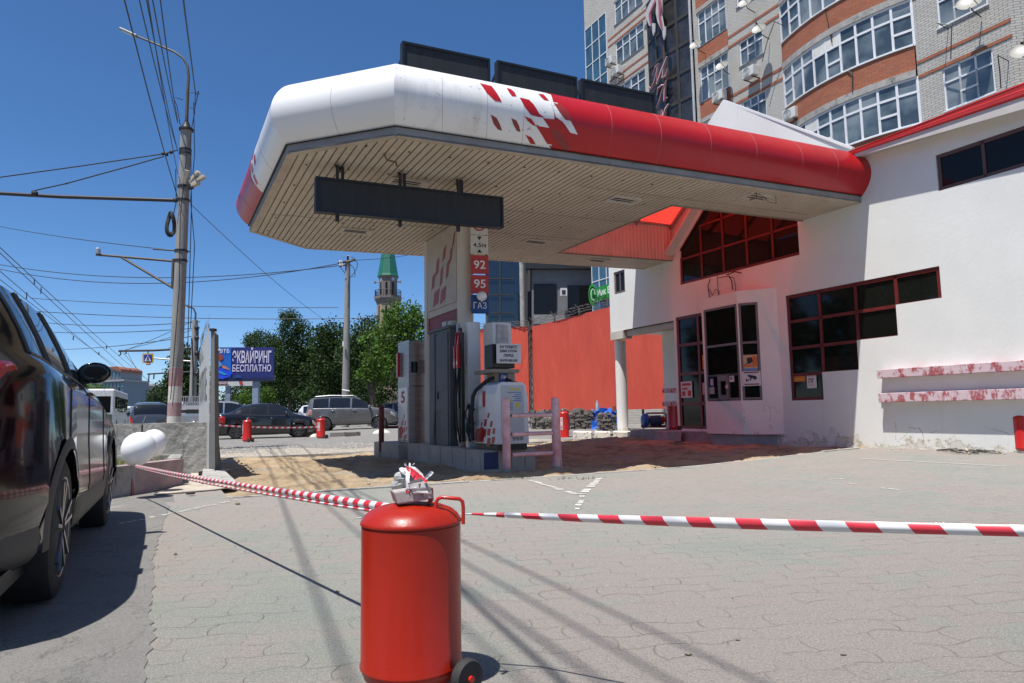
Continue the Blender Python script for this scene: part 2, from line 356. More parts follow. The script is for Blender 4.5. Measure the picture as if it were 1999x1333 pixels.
# weeds at the kerb
mb = MB()
for cx, n in ((1010, 60), (990, 50), (1150, 40), (1100, 25), (755, 20)):
    c0 = GG(cx, 935 if cx > 900 else 880)
    if cx < 900: c0 = S(-6.9, 8.5, .02)
    for i in range(n):
        p = c0+uu*random.gauss(0, .12)+ww*random.gauss(0, .03); p.z = gz(p)-.01; h = random.uniform(.02, .06); a = random.uniform(0, 2*PI)
        dx = Vector((math.cos(a), math.sin(a), 0))*.006; le = Vector((random.uniform(-.03, .03), random.uniform(-.03, .03), h)); mb.add([p-dx, p+dx, p+le], [(0, 1, 2)])
tag(mb.build('weeds', mat('weed_leaf', (.10, .13, .04), .7)), 'small green weeds sprouting along the kerb of the sand pit', 'weeds', kind='stuff')
# ================================================================== filling station building
from mathutils.geometry import tessellate_polygon
def holed(mb, plane, outer, holes, depth, nd):
    """front face with holes plus their reveals; plane maps (a, b) to 3-d, nd points into the wall"""
    loops = [[plane(*p) for p in outer]]+[[plane(*p) for p in h] for h in holes]
    tri = tessellate_polygon([[Vector((p[0], p[1], 0)) for p in outer]]+[[Vector((p[0], p[1], 0)) for p in h] for h in holes])
    flat = [p for l in loops for p in l]; mb.add(flat, [tuple(t) for t in tri])
    nd = Vector(nd)
    for l in loops:
        n = len(l); l = [Vector(p) for p in l]
        mb.add(l+[p+nd*depth for p in l], [(i, (i+1) % n, (i+1) % n+n, i+n) for i in range(n)])
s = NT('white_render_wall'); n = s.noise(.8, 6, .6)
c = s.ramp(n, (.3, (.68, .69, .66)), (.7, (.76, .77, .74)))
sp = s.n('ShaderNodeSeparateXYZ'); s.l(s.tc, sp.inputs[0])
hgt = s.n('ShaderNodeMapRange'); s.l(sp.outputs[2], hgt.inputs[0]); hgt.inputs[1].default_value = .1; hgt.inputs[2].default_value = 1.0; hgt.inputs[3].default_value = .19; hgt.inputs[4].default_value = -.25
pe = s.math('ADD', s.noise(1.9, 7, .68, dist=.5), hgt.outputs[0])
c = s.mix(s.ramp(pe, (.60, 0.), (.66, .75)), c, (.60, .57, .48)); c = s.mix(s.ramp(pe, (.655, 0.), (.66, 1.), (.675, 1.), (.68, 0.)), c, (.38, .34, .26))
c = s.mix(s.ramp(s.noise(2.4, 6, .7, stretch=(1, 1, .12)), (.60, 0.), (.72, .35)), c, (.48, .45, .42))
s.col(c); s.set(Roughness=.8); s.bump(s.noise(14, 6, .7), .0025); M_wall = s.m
M_redframe = mat('dark_red_frame', (.13, .014, .013), .45, var=.25, scale=5)
M_greyframe = mat('grey_brown_frame', (.16, .135, .135), .45, .2, var=.1)
st = thing('filling_station', 'white rendered filling station building with stepped dark windows and a red roof edge', 'building', S(0, 0, 0))
W1 = [(1.97, 3.37), (-1.39, 3.37), (-1.39, 2.80), (-.54, 2.80), (-.54, 2.22), (.31, 2.22), (.31, 1.64), (1.15, 1.64), (1.15, 1.07), (1.97, 1.07)]
W2 = [(5.35, 4.20), (1.53, 4.20), (1.53, 6.7), (3.5, 6.75), (5.32, 5.15)]
W3 = [(-1.48, 4.70), (-4.9, 4.70), (-4.9, 5.36), (-1.48, 5.36)]
W4 = [(4.02, .42), (5.58, .42), (5.58, 3.36), (4.02, 3.36)]
W5 = [(7.75, 4.42), (8.3, 4.42), (8.3, 5.1), (7.75, 5.1)]
outer = [(-6.5, -.3), (5.66, -.3), (5.66, 3.29), (8.55, 3.29), (8.55, 5.75), (6.0, 6.3), (6.0, 6.68), (3.5, 8.5), (.55, 6.35), (.05, 6.0), (-6.5, 6.0)]
mb = MB(ST); holed(mb, lambda a, b: (0, a, b), outer, [W1, W2, W3, W4, W5], .16, (1, 0, 0))
mb.add([(0.3, -6.5, -.3), (9, -6.5, -.3), (9, -6.5, 6), (.3, -6.5, 6), (.3, 8.55, 3.3), (9, 8.55, 3.3), (9, 8.55, 5.7), (.3, 8.55, 5.7), (9, 5.7, -.3), (9, 5.7, 3.3)],
       [(0, 1, 2, 3), (4, 5, 6, 7), (1, 8, 9, 5, 6, 2)])
mb.box(.165, .3, 5.50, 5.66, -.2, 3.29)
mb.add([(0.01, 5.66, 3.29), (.01, 8.55, 3.29), (2.2, 8.55, 3.29), (2.2, 5.66, 3.29)], [(0, 1, 2, 3)])
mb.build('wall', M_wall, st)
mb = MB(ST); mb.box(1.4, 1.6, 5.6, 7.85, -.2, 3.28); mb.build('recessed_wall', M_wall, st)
mb = MB(ST); mb.box(-.02, .3, 7.9, 8.54, 3.05, 3.285); mb.box(.1, .35, 5.7, 8.0, 3.12, 3.28); mb.build('beam', mat('beige_beam', (.50, .47, .42), .8), st)
mb = MB(ST); mb.box(.5, 9, -6.4, 5.5, 5.95, 5.99); mb.build('roof', mat('roof_felt', (.12, .11, .10), .9), st)
mb = MB(ST); mb.lathe([(.17, .18), (.17, 3.04)], (.35, 8.56, 0), 28); mb.lathe([(.20, .15), (.2, .2)], (.35, 8.56, 0), 28)
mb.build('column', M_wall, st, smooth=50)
# inside: dark rooms so that glass does not look into the void
mb = MB(ST); mb.box(.9, 1.0, -6.3, 5.3, 0, 6.2); mb.build('interior', mat('dark_interior', (.03, .03, .032), .9), st)
def window(parent, M, plane, rects, fw, fd, mf, mg, outline=None, off=.05, nm='window'):
    """frame bars round each pane of rects [(a0,a1,b0,b1)]; plane(a,b,d) -> point, d into the wall"""
    mb = MB(M)
    seen = set()
    for a0, a1, b0, b1 in rects:
        for (p0, p1, q0, q1) in ((a0-fw/2, a0+fw/2, b0, b1), (a1-fw/2, a1+fw/2, b0, b1), (a0-fw/2, a1+fw/2, b0-fw/2, b0+fw/2), (a0-fw/2, a1+fw/2, b1-fw/2, b1+fw/2)):
            k = (round(p0, 2), round(p1, 2), round(q0, 2), round(q1, 2))
            if k in seen: continue
            seen.add(k); hz = (p1-p0) > (q1-q0); d0 = off-fd/2-(.003 if hz else 0); d1 = off+fd/2
            v = [plane(a, b, d) for d in (d0, d1) for b in (q0, q1) for a in (p0, p1)]
            mb.add(v, [(0, 2, 3, 1), (4, 5, 7, 6), (0, 1, 5, 4), (2, 6, 7, 3), (0, 4, 6, 2), (1, 3, 7, 5)])
    w_ = mb.build(nm, mf, parent)
    g_ = MB(M)
    for a0, a1, b0, b1 in rects: g_.quad(plane(a0, b0, off), plane(a1, b0, off), plane(a1, b1, off), plane(a0, b1, off))
    g_.build('glass', mg, w_); return w_
M_glass_in = mat('station_glass', (.008, .010, .008), .05, spec=.3, var=.5, scale=.6)
wp = lambda a, b, d: (d, a, b)
TT = [1.93, 1.13, .29, -.55, -1.35]; ZZ = [3.33, 2.78, 2.20, 1.62, 1.10]
rc = [(TT[j+1], TT[j], ZZ[i+1], ZZ[i]) for i, n in enumerate((4, 3, 2, 1)) for j in range(n)]
window(st, ST, wp, rc, .065, .05, M_redframe, M_glass_in)
rc = []
for i in range(5):
    a1 = 5.30-i*.76; a0 = a1-.76; rc += [(a0, a1, 4.24, 4.88)]
    if i: rc += [(a0, a1, 4.88, 5.60)]
    if i > 1: rc += [(a0, a1, 5.60, 6.35)]
w2 = window(st, ST, wp, rc, .055, .05, M_redframe, M_glass_in)
g_ = MB(ST); g_.add([(.045, 5.3, 4.88), (.045, 4.54, 4.88), (.045, 4.54, 5.8), (.045, 5.3, 5.15), (.045, 3.0, 5.6), (.045, 4.54, 5.6), (.045, 3.5, 6.7)], [(0, 1, 2, 3), (4, 5, 2, 6)]); g_.build('glass', M_glass_in, w2)
b_ = MB(ST); b_.bar((.04, 5.33, 5.14), (.04, 3.5, 6.74), .06); b_.build('rake_frame', M_redframe, w2)
window(st, ST, wp, [(-4.85, -3.74, 4.74, 5.32), (-3.74, -2.98, 4.74, 5.32), (-2.98, -2.25, 4.74, 5.32), (-2.25, -1.52, 4.74, 5.32)], .05, .05, mat('brown_frame', (.10, .055, .05), .5), M_glass)
window(st, ST, wp, [(4.78, 5.54, .46, 1.06), (4.02, 4.78, .46, 1.06), (4.78, 5.54, 1.06, 1.84), (4.02, 4.78, 1.06, 1.84), (4.78, 5.54, 1.84, 2.6), (4.02, 4.78, 1.84, 2.6), (4.78, 5.54, 2.6, 3.32), (4.02, 4.78, 2.6, 3.32)], .075, .06, M_redframe, M_glass_in)
window(st, ST, wp, [(7.79, 8.02, 4.46, 5.06), (8.02, 8.26, 4.46, 5.06)], .05, .05, M_greyframe, M_glass)
mb = MB(ST); mb.box(.02, .75, 5.60, 5.67, .35, 3.3); mb.build('side_frame', M_redframe, st)
# rake lining of the gable and its coping
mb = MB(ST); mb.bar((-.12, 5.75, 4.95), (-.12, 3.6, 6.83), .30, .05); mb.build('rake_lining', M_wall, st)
# ledges of flaked pink paint
s = NT('flaked_pink_ledge'); c = s.mix(s.ramp(s.noise(5.5, 7, .75, stretch=(1, 1, .6)), (.50, 0.), (.56, 1.)), (.60, .47, .50), (.36, .09, .10)); c = s.mix(s.ramp(s.noise(11, 6, .7), (.62, 0.), (.66, .8)), c, (.62, .58, .58)); s.col(c); s.set(Roughness=.7); s.bump(s.noise(20, 5, .7), .003); M_ledge = s.m
for z0, z1 in ((1.44, 1.60), (.99, 1.16)):
    mb = MB(ST); mb.box(-.19, -.002, -6.4, -.19, z0, z1); mb.build('ledge', M_ledge, st, bevel=.008)
# flared eave with the red edge
M_redroof = mat('red_roof_edge', (.52, .035, .03), .35, var=.12, coat=.2)
l0 = (-.30, -.0); l1 = (-.30, -3.06); k = 2.1
def ex(a, b): return a+(b-a)*k
e0 = [(l0[0], l0[1], z) for z in (5.76, 5.82, 5.91)]; e1 = [(ex(l0[0], l1[0]), ex(l0[1], l1[1]), ex(a, b)) for a, b in ((5.76, 5.51), (5.82, 5.70), (5.91, 5.93))]
mb = MB(ST); mb.add([e0[0], e1[0], e1[1], e0[1]], [(0, 1, 2, 3)])
mb.add([e0[0], e1[0], (.02, -6.5, 5.45), (.02, .0, 5.80)], [(0, 1, 2, 3)]); mb.build('eave', mat('eave_boards', (.52, .49, .46), .7, var=.08), st)
mb = MB(ST)
for q, dz in ((0, 0), (.02, .035), (.045, .0)):
    pass
rows = []
for f, o in ((0, 0), (.15, .03), (.45, .035), (.55, .005), (.9, .02), (1, .0)):
    rows.append([tuple(Vector(e0[1]).lerp(Vector(e0[2]), f)+Vector((-o, 0, 0))), tuple(Vector(e1[1]).lerp(Vector(e1[2]), f)+Vector((-o, 0, 0)))])
rows.append([(.6, .05, 6.25), (.6, -6.5, 6.25)]); mb.grid(rows); mb.build('roof_edge', M_redroof, st)
# gable coping above the canopy
mb = MB(ST); 
for a, b in (((0, 3.5, 8.5), (0, .1, 6.04)), ((0, 3.5, 8.5), (0, 6.1, 6.62))):
    d = Vector(b)-Vector(a); mb.bar(Vector(a)+Vector((.04, 0, .02)), Vector(b)+Vector((.0, 0, .015)), .07, .05)
mb.build('coping', M_white, st)
# cashier bay, standing proud of the wall
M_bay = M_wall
mb = MB(ST); A_ = [(-.5, 4.06), (-.5, 2.90), (.0, 2.18), (0.0, 4.06)]
za, zb = .34, 3.60
fr = [(0, 0), (0, 0)]
pA, pB, pC = Vector((-.5, 4.06, 0)), Vector((-.5, 2.90, 0)), Vector((0., 2.20, 0))
def pl1(a, b, d=0): return (-.5+d, a, b)
holed(mb, lambda a, b: (-.5, a, b), [(4.06, za), (2.90, za), (2.90, zb), (4.06, zb-.02)], [[(3.99, 1.10), (2.93, 1.10), (2.93, 3.31), (3.99, 3.31)]], .08, (1, 0, 0))
dv = (pC-pB); Lb = dv.length; dvn = dv/Lb; nin = Vector((dvn.y*-1, dvn.x, 0)); nin = nin if nin.x > 0 else -nin
def pl2(a, b, d=0): p = pB+dvn*a+nin*d; return (p.x, p.y, b)
holed(mb, lambda a, b: pl2(a, b), [(0, za), (Lb, za), (Lb, zb-.01), (0, zb)], [[(.03, 1.10), (.44, 1.10), (.44, 3.31), (.03, 3.31)]], .08, nin)
mb.add([(-.5, 4.06, zb-.02), (-.5, 2.9, zb), (0, 2.2, zb-.01), (0, 4.06, zb-.02), (-.5, 4.06, za), (-.5, 2.9, za), (0, 2.2, za), (0, 4.06, za)], [(0, 1, 2, 3), (4, 5, 6, 7), (0, 3, 7, 4)])
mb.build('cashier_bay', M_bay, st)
mb = MB(ST); mb.box(-.42, 0, 2.95, 4.0, .05, za-.01); mb.add([(-.42, 2.949, .05), (0, 2.4, .05), (0, 2.4, za), (-.42, 2.949, za)], [(0, 1, 2, 3)]); mb.build('bay_plinth', mat('painted_plinth', (.36, .33, .33), .85, var=.2, dirt=(.2, .18, .17)), st)
window(st, ST, pl1, [(3.96, 2.94, 2.40, 3.28), (3.96, 2.94, 1.70, 2.40), (3.96, 3.60, 1.14, 1.70), (3.60, 3.28, 1.14, 1.70), (3.28, 2.94, 1.14, 1.70)], .05, .05, M_greyframe, M_glass_in, off=.02)
window(st, ST, pl2, [(.05, .42, 2.40, 3.28), (.05, .42, 1.70, 2.40), (.05, .42, 1.14, 1.70)], .05, .05, M_greyframe, M_glass_in, off=.02)
mb = MB(ST); holed(mb, lambda a, b: (-.515, a, b), [(3.60, 1.14), (3.28, 1.14), (3.28, 1.70), (3.60, 1.70)], [[(3.53, 1.24), (3.35, 1.24), (3.35, 1.56), (3.53, 1.56)]], .03, (1, 0, 0)); mb.build('serving_hatch', M_greyframe, st)
def paper(name, pts, m, lab, cat='notice', extra=None, th=.004):
    """a thin sheet stuck to a surface: corner, width vector, height vector in station coordinates"""
    o, a, b = map(Vector, pts); n = a.cross(b).normalized()
    if n.x > 0: n = -n
    t_ = thing(name, lab, cat, ST @ o) 
    mb = MB(ST); mb.prism([o, o+a, o+a+b, o+b], n*th); mb.build('sheet', m, t_)
    if extra: extra(t_, o+n*(th+.001), a, b, n)
    return t_
def decal(t_, nm, m, o, a, b, n, shapes, lift=.002):
    mb = MB(ST)
    for poly in shapes:
        P = [o+a*x+b*y+n*lift for x, y in poly]; mb.prism(P, n*.0015)
    return mb.build(nm, m, t_)
def rect(x0, x1, y0, y1): return [(x0, y0), (x1, y0), (x1, y1), (x0, y1)]
C_paper = mat('white_paper', .62, .7); C_org = mat('orange_sticker', (.58, .15, .03), .6); C_gry = mat('grey_paper', (.33, .32, .31), .7); C_blu = mat('blue_sticker', (.03, .05, .30), .5)
C_yel = mat('yellow_print', (.62, .50, .05), .6); C_brn = mat('brown_print', (.20, .05, .02), .6); C_redprint = mat('red_print', (.45, .03, .03), .6)
def e_cam(t_, o, a, b, n):
    decal(t_, 'band', C_brn, o, a, b, n, [rect(.1, .9, .87, .95), rect(.1, .9, .07, .15)])
    decal(t_, 'camera_symbol', M_letter_k, o, a, b, n, [[(.28, .70), (.36, .76), (.74, .66), (.80, .56), (.62, .50), (.38, .58)], [(.44, .56), (.52, .53), (.46, .38), (.28, .36), (.28, .42), (.42, .44)], [(.20, .30), (.28, .30), (.28, .48), (.20, .48)], [(.60, .49), (.80, .55), (.80, .48), (.72, .42), (.62, .42)]], .0045)
q0 = Vector(pl2(.035, 1.42, -.02)); 
paper('camera_notice', (q0, dvn*.40, (0, 0, .33)), C_paper, 'white square notice with a surveillance camera symbol on the cashier window', 'notice', e_cam)
def e_col(t_, o, a, b, n):
    decal(t_, 'picture', M_letter_k, o, a, b, n, [[(.05, .4), (.3, .5), (.25, .8), (.6, .85), (.7, .6), (.5, .45)]]); decal(t_, 'picture_band', mat('light_blue_print', (.12, .25, .5), .6), o, a, b, n, [rect(.0, 1, 0, .16)]); decal(t_, 'picture_patch', C_org, o, a, b, n, [rect(.65, .98, .4, .9), rect(.0, 1, .26, .38)], .0012)
paper('colourful_poster', (Vector(pl2(.07, 1.76, -.0)), dvn*.31, (0, 0, .36)), mat('peach_paper', (.55, .36, .22), .6), 'small orange and blue poster above the camera notice', 'poster', e_col)
paper('blue_edged_notice', ((-.49, 3.89, 1.46), (0, -.13, 0), (0, 0, .19)), C_blu, 'small blue edged notice left of the cashier hatch', 'notice', lambda t_, o, a, b, n: decal(t_, 'print', mat('pinkish_print', (.5, .42, .45), .6), o, a, b, n, [rect(.2, .85, .12, .85)]))
paper('grey_notice', ((-.49, 3.92, 1.27), (0, -.17, 0), (0, 0, .17)), C_gry, 'plain grey sheet under the blue edged notice at the cashier window')
paper('small_white_notice', ((-.49, 3.27, 1.53), (0, -.16, 0), (0, 0, .16)), C_paper, 'small white notice with a dark dot right of the hatch', 'notice', lambda t_, o, a, b, n: decal(t_, 'print', C_brn, o, a, b, n, [rect(.3, .7, .35, .65)]))
paper('pinned_slip', ((-.535, 3.34, 1.37), (0, -.09, .02), (0, .01, .09)), mat('pinkish_paper', (.5, .36, .38), .6), 'crumpled pinkish slip stuck beside the serving hatch', 'slip')
mb = MB(ST); text_to(mb, 'КАССА', (-.53, 3.59, 1.60), (0, -1, 0), (0, 0, 1), .30, .065, .003); tag(mb.build('cash_desk_lettering', mat('pale_violet_letters', (.35, .30, .42), .5)), 'pale letters spelling the cash desk above the serving hatch', 'lettering')
def e_pg(t_, o, a, b, n):
    mb = MB(ST); text_to(mb, 'ПГ', o+a*.2+b*.40, a, b, a.length*.6, b.length*.36, .001, .02); mb.build('lettering', C_brn, t_); decal(t_, 'print', C_org, o, a, b, n, [rect(.2, .8, .22, .26), rect(.08, .92, .92, .95)])
paper('white_sheet_notice', ((.03, 1.56, 1.32), (0, -.24, 0), (0, 0, .27)), C_paper, 'white sheet with two brown letters in the lower stepped window', 'notice', e_pg)
paper('orange_strip_sticker', ((.03, 1.89, 1.47), (0, -.30, 0), (0, 0, .12)), C_org, 'orange strip sticker beside the white sheet in the stepped window', 'sticker', lambda t_, o, a, b, n: decal(t_, 'print', C_yel, o, a, b, n, [rect(.1, .9, .35, .45), rect(.1, .9, .6, .68)]))
paper('orange_door_notice', ((.02, 4.66, 1.92), (0, -.36, 0), (0, 0, .36)), C_org, 'tall orange notice on the glazing just left of the cashier bay', 'notice', lambda t_, o, a, b, n: decal(t_, 'print', C_brn, o, a, b, n, [rect(.3, .4, .5, .85), rect(.5, .8, .5, .57), rect(.5, .8, .78, .85), rect(.1, .9, .1, .16), rect(.1, .9, .28, .34)]))
paper('red_white_notice', ((.02, 5.50, 1.22), (0, -.42, 0), (0, 0, .42)), C_paper, 'red and white notice low on the left door glazing', 'notice', lambda t_, o, a, b, n: decal(t_, 'print', C_redprint, o, a, b, n, [rect(.1, .4, .1, .4), rect(.6, .9, .1, .45), rect(.1, .9, .75, .9), rect(.1, .6, .5, .62)]))
paper('pale_door_notice', ((.02, 4.70, 1.28), (0, -.32, 0), (0, 0, .30)), mat('pale_pink_paper', (.5, .32, .32), .7), 'plain pale pink sheet on the right door glazing')
# torn cables where a light was taken off above the bay
t_ = thing('cut_cables', 'dangling black cables above the cashier bay where a fitting was removed', 'cable', S(0, 3.6, 3.6))
for pts, r in (([(-.03, 4.25, 3.62), (-.05, 4.27, 4.0), (-.05, 4.18, 4.15)], .012), ([(-.04, 4.25, 3.9), (-.08, 4.1, 3.72), (-.08, 3.98, 3.86), (-.05, 3.9, 3.78), (-.05, 3.93, 3.62)], .009), ([(-.05, 3.92, 3.62), (-.05, 3.94, 4.18)], .008), ([(-.05, 3.9, 4.12), (-.1, 3.6, 4.10), (-.1, 3.35, 4.02), (-.1, 3.3, 3.8), (-.06, 3.36, 3.62)], .010), ([(-.08, 3.6, 4.14), (-.1, 3.3, 4.16), (-.05, 3.15, 4.1)], .015), ([(-.1, 3.5, 4.1), (-.12, 3.4, 3.95), (-.08, 3.42, 3.74)], .014)):
    m2 = MB(ST); m2.tube(pts, r, 6); m2.build('cable', M_dark, t_, smooth=60)
# cracks in the render (real thin grooves shown as raised dark lines of crumbled edge)
M_crack = mat('crumbled_render', (.30, .25, .18), .95, var=.4, scale=30)
for base, a, b, nm in (((-.003, -.62, .22), .5, .45, 'wall'), ((-.003, -.95, .2), .35, .4, 'w2')):
    pass
def crack(pts, r, lab):
    P = []
    for i in range(len(pts)-1):
        for k in range(5):
            f = k/5; q = Vector(pts[i]).lerp(Vector(pts[i+1]), f); P.append(q+Vector((0, random.uniform(-.012, .012), random.uniform(-.012, .012))))
    P.append(Vector(pts[-1])); m2 = MB(ST); m2.tube(P, [r*.55*random.uniform(.2, 1.2) for _ in P], 5); m2.build('crack', M_crack, st)
crack([(0, -.35, .62), (0, -.37, .40), (0, -.33, .30), (0, -.42, .26)], .006, '')
crack([(0, -.42, .29), (0, -.50, .36), (0, -.60, .44)], .005, ''); crack([(0, -.50, .30), (0, -.64, .27), (0, -.68, .22)], .005, '')
crack([(0, -.60, .52), (0, -.80, .52), (0, -.88, .36), (0, -.84, .22)], .009, ''); crack([(0, -1.3, .50), (0, -1.0, .44)], .004, ''); crack([(0, -1.9, .55), (0, -2.1, .50), (0, -2.3, .42)], .006, '')
crack([pl2(.52, 1.08), pl2(.57, .95), pl2(.60, .75), pl2(.56, .6), pl2(.6, .45)], .008, ''); crack([pl2(.50, 1.0), pl2(.44, .92), pl2(.47, .84)], .006, ''); crack([pl2(.57, .95), pl2(.72, .9), pl2(.78, .8)], .006, '')
crack([pl2(.02, .95), pl2(.04, .8), pl2(.02, .62), pl2(.08, .55)], .008, '')
# plinth and steps by the door, bricks showing
mb = MB(ST); mb.box(-.18, 1.5, 4.12, 7.5, .0, .36); mb.build('doorstep', mat('worn_step', (.34, .30, .28), .9, var=.3, dirt=(.16, .07, .05), dscale=3, bump=.01), st, bevel=.01)
# ================================================================== canopy
def HC(s_): return 4.92+.032*s_
M_can_w = mat('white_fascia_panel', (.74, .735, .72), .32, var=.02, scale=1, coat=.15)
s = NT('weathered_white_fascia'); c = s.ramp(s.noise(.8, 4, .5), (.3, (.71, .705, .69)), (.7, (.76, .755, .74)))
c = s.mix(s.ramp(s.noise(9, 5, .75, stretch=(1, 1, 1.6)), (.635, 0.), (.655, .9)), c, (.17, .16, .15)); c = s.mix(s.ramp(s.noise(5, 5, .6, stretch=(1, 1, .1)), (.55, 0.), (.75, .4)), c, (.45, .40, .33))
s.col(c); s.set(Roughness=.38); s.b.inputs['Coat Weight'].default_value = .1; M_can_old = s.m
M_can_r = mat('red_fascia_panel', (.40, .008, .012), .36, var=.07, scale=.9, coat=.08, spec=.35)
M_can_dr = mat('dark_red_fascia_print', (.20, .008, .010), .35, var=.05, coat=.2)
s = NT('canopy_soffit_cladding'); c = s.ramp(s.noise(1.4, 6, .6), (.35, (.47, .42, .34)), (.65, (.55, .50, .42)))
c = s.mix(s.ramp(s.noise(4, 6, .75), (.56, 0.), (.68, .5)), c, (.30, .24, .165)); s.col(c); s.set(Roughness=.6); M_soff = s.m
can = thing('station_canopy', 'long eight sided filling station canopy with bulging white and red fascia on columns', 'canopy', S(-7, 3.5, 0))
OCT = [(0, 0), (-9.5, 0), (-10.7, 1.15), (-10.7, 5.7), (-9.4, 6.88), (.0, 6.88)]
OP = (-3.55, -.0, 1.45, 5.58)
def bul(v): return .25*max(math.sin(PI*min(max(v, 0.), 1.)), 0)**.75
def cpt(path, i, o, dz):
    """point on outline corner i moved out by o (mitred)"""
    p = Vector(path[i]); n = len(path)
    def nrm(a, b): d = (Vector(b)-Vector(a)).normalized(); return Vector((d.y, -d.x))   # outward for this winding
    if i == 0: m = nrm(path[0], path[1]); q = p+m*(-o)
    elif i == n-1: m = nrm(path[-2], path[-1]); q = p+m*(-o)
    else:
        a = nrm(path[i-1], path[i]); b = nrm(path[i], path[i+1]); m = (a+b).normalized(); q = p-m*o/max(m.dot(a), .3)
    return q
# orientation check: outward must move corner B (index 1) to negative t
sg = 1. if cpt(OCT, 1, .1, 0).y < 0 else -1.
NV = 18
def fpt(seg, f, v, lift=0.):
    a = cpt(OCT, seg, sg*(bul(v)+lift), 0); b = cpt(OCT, seg+1, sg*(bul(v)+lift), 0); q = a.lerp(b, f)
    return (q.x, q.y, HC(q.x)+.12+.88*v)
def fascia(nm, seg, f0, f1, m, n=12):
    mb = MB(ST); mb.grid([[fpt(seg, f0+(f1-f0)*i/n, v/NV) for i in range(n+1)] for v in range(NV+1)]); return mb.build(nm, m, can, smooth=30)
fs = 7.1/9.5
fascia('fascia', 0, 0, .20, M_can_r, 4); fascia('fascia', 0, .2, .43, M_can_r, 4); fascia('fascia', 0, .43, .64, M_can_r, 4); fascia('fascia', 0, .64, fs, M_can_r, 4)
fascia('fascia', 0, fs, .86, M_can_old, 6); fascia('fascia', 0, .86, 1, M_can_old, 6); fascia('fascia', 1, 0, 1, M_can_w, 6)
fascia('fascia', 2, 0, .52, M_can_w, 4); fascia('fascia', 2, .52, 1, M_can_r, 4); fascia('fascia', 3, 0, 1, M_can_r, 4); fascia('fascia', 4, 0, 1, M_can_r, 8)
for sgm, fs_ in ((0, (.10, .20, .32, .43, .54, .64, fs, .80, .86, .93)), (1, (.5,)), (2, (.26, .78)), (4, (.3, .6))):
    for f in fs_:
        mb = MB(ST); mb.tube([fpt(sgm, f, v/NV, .0005) for v in range(NV+1)], .0022, 4); mb.build('panel_seam', mat('seam_shadow_gap', (.28, .20, .20), .8), can)
# print on the fascia: leaning flags that follow the bulge
def flagpoly(nm, seg, pts, m, lift, map_s=True):
    mb = MB(ST); P2 = [(p[0], p[1]) for p in pts]
    # dense sampling by triangulating strips between left and right borders per v level
    vs = sorted({round(p[1], 3) for p in P2} | {min(p[1] for p in P2)+(max(p[1] for p in P2)-min(p[1] for p in P2))*i/10 for i in range(11)})
    rows = []
    for v in vs:
        xs = []
        for i in range(len(P2)):
            (x0, y0), (x1, y1) = P2[i], P2[(i+1) % len(P2)]
            if min(y0, y1)-1e-6 <= v <= max(y0, y1)+1e-6:
                if abs(y1-y0) < 1e-6: xs += [x0, x1]
                else: xs.append(x0+(x1-x0)*(v-y0)/(y1-y0))
        if not xs: continue
        a, b = min(xs), max(xs); rows.append([fpt(seg, fr_of(seg, a+(b-a)*k/4, map_s), v, lift) for k in range(5)])
    if len(rows) > 1: mb.grid(rows); return mb.build(nm, m, can)
def fr_of(seg, x, map_s): return (x/-9.5) if map_s else x
FL = {'a': [(-8.27, 0.87), (-8.09, 0.85), (-8.01, 0.68), (-7.95, 0.55), (-8.06, 0.55), (-8.18, 0.67)], 'b': [(-7.85, 0.88), (-7.78, 0.87), (-7.73, 0.8), (-7.71, 0.71), (-7.78, 0.7), (-7.82, 0.77)], 'c': [(-7.33, 0.89), (-7.24, 0.9), (-7.21, 0.84), (-7.17, 0.75), (-7.25, 0.75), (-7.29, 0.8)], 'd': [(-8.12, 0.32), (-8.03, 0.29), (-7.98, 0.22), (-7.93, 0.13), (-8.0, 0.14), (-8.07, 0.2)], 'e': [(-7.8, 0.32), (-7.72, 0.3), (-7.67, 0.23), (-7.64, 0.15), (-7.7, 0.16), (-7.76, 0.23)], 'f': [(-7.56, 0.13), (-7.46, 0.11), (-7.42, 0.08), (-7.37, 0.03), (-7.46, 0.03), (-7.51, 0.08)], 'g': [(-7.66, 0.7), (-7.51, 0.69), (-7.44, 0.61), (-7.35, 0.46), (-7.26, 0.41), (-7.39, 0.41), (-7.49, 0.42), (-7.59, 0.54)], 'h': [(-7.59, 0.38), (-7.48, 0.36), (-7.41, 0.28), (-7.18, 0.27), (-7.32, 0.26), (-7.45, 0.27), (-7.54, 0.32)]}
for k, p in FL.items(): flagpoly('flag_print', 0, p, M_can_dr if k in 'de' else M_can_r, .004)
flagpoly('flag_print', 0, [(-7.09, 0.97), (-7.04, 0.73), (-6.9799999999999995, 0.5), (-7.01, 0.42000000000000004), (-7.28, 0.4), (-7.39, 0.26), (-7.21, 0.08), (-7.08, 0.0), (-6.99, 0.0), (-6.99, 0.99)], M_can_r, .005)
flagpoly('flag_print', 0, [(-7.25, .995), (-6.99, .995), (-6.99, 0.95), (-7.09, 0.95)], M_can_r, .005)
flagpoly('flag_print', 0, [(-7.47, 0.4), (-7.3, 0.4), (-7.18, 0.27), (-7.35, 0.27), (-7.42, 0.32)], M_can_old, .009)
flagpoly('flag_print', 0, [(-7.15, 0.73), (-7.03, 0.73), (-6.96, 0.51), (-6.83, 0.43), (-6.69, 0.24), (-6.82, 0.25), (-6.96, 0.39), (-7.08, 0.45)], M_can_old, .012)
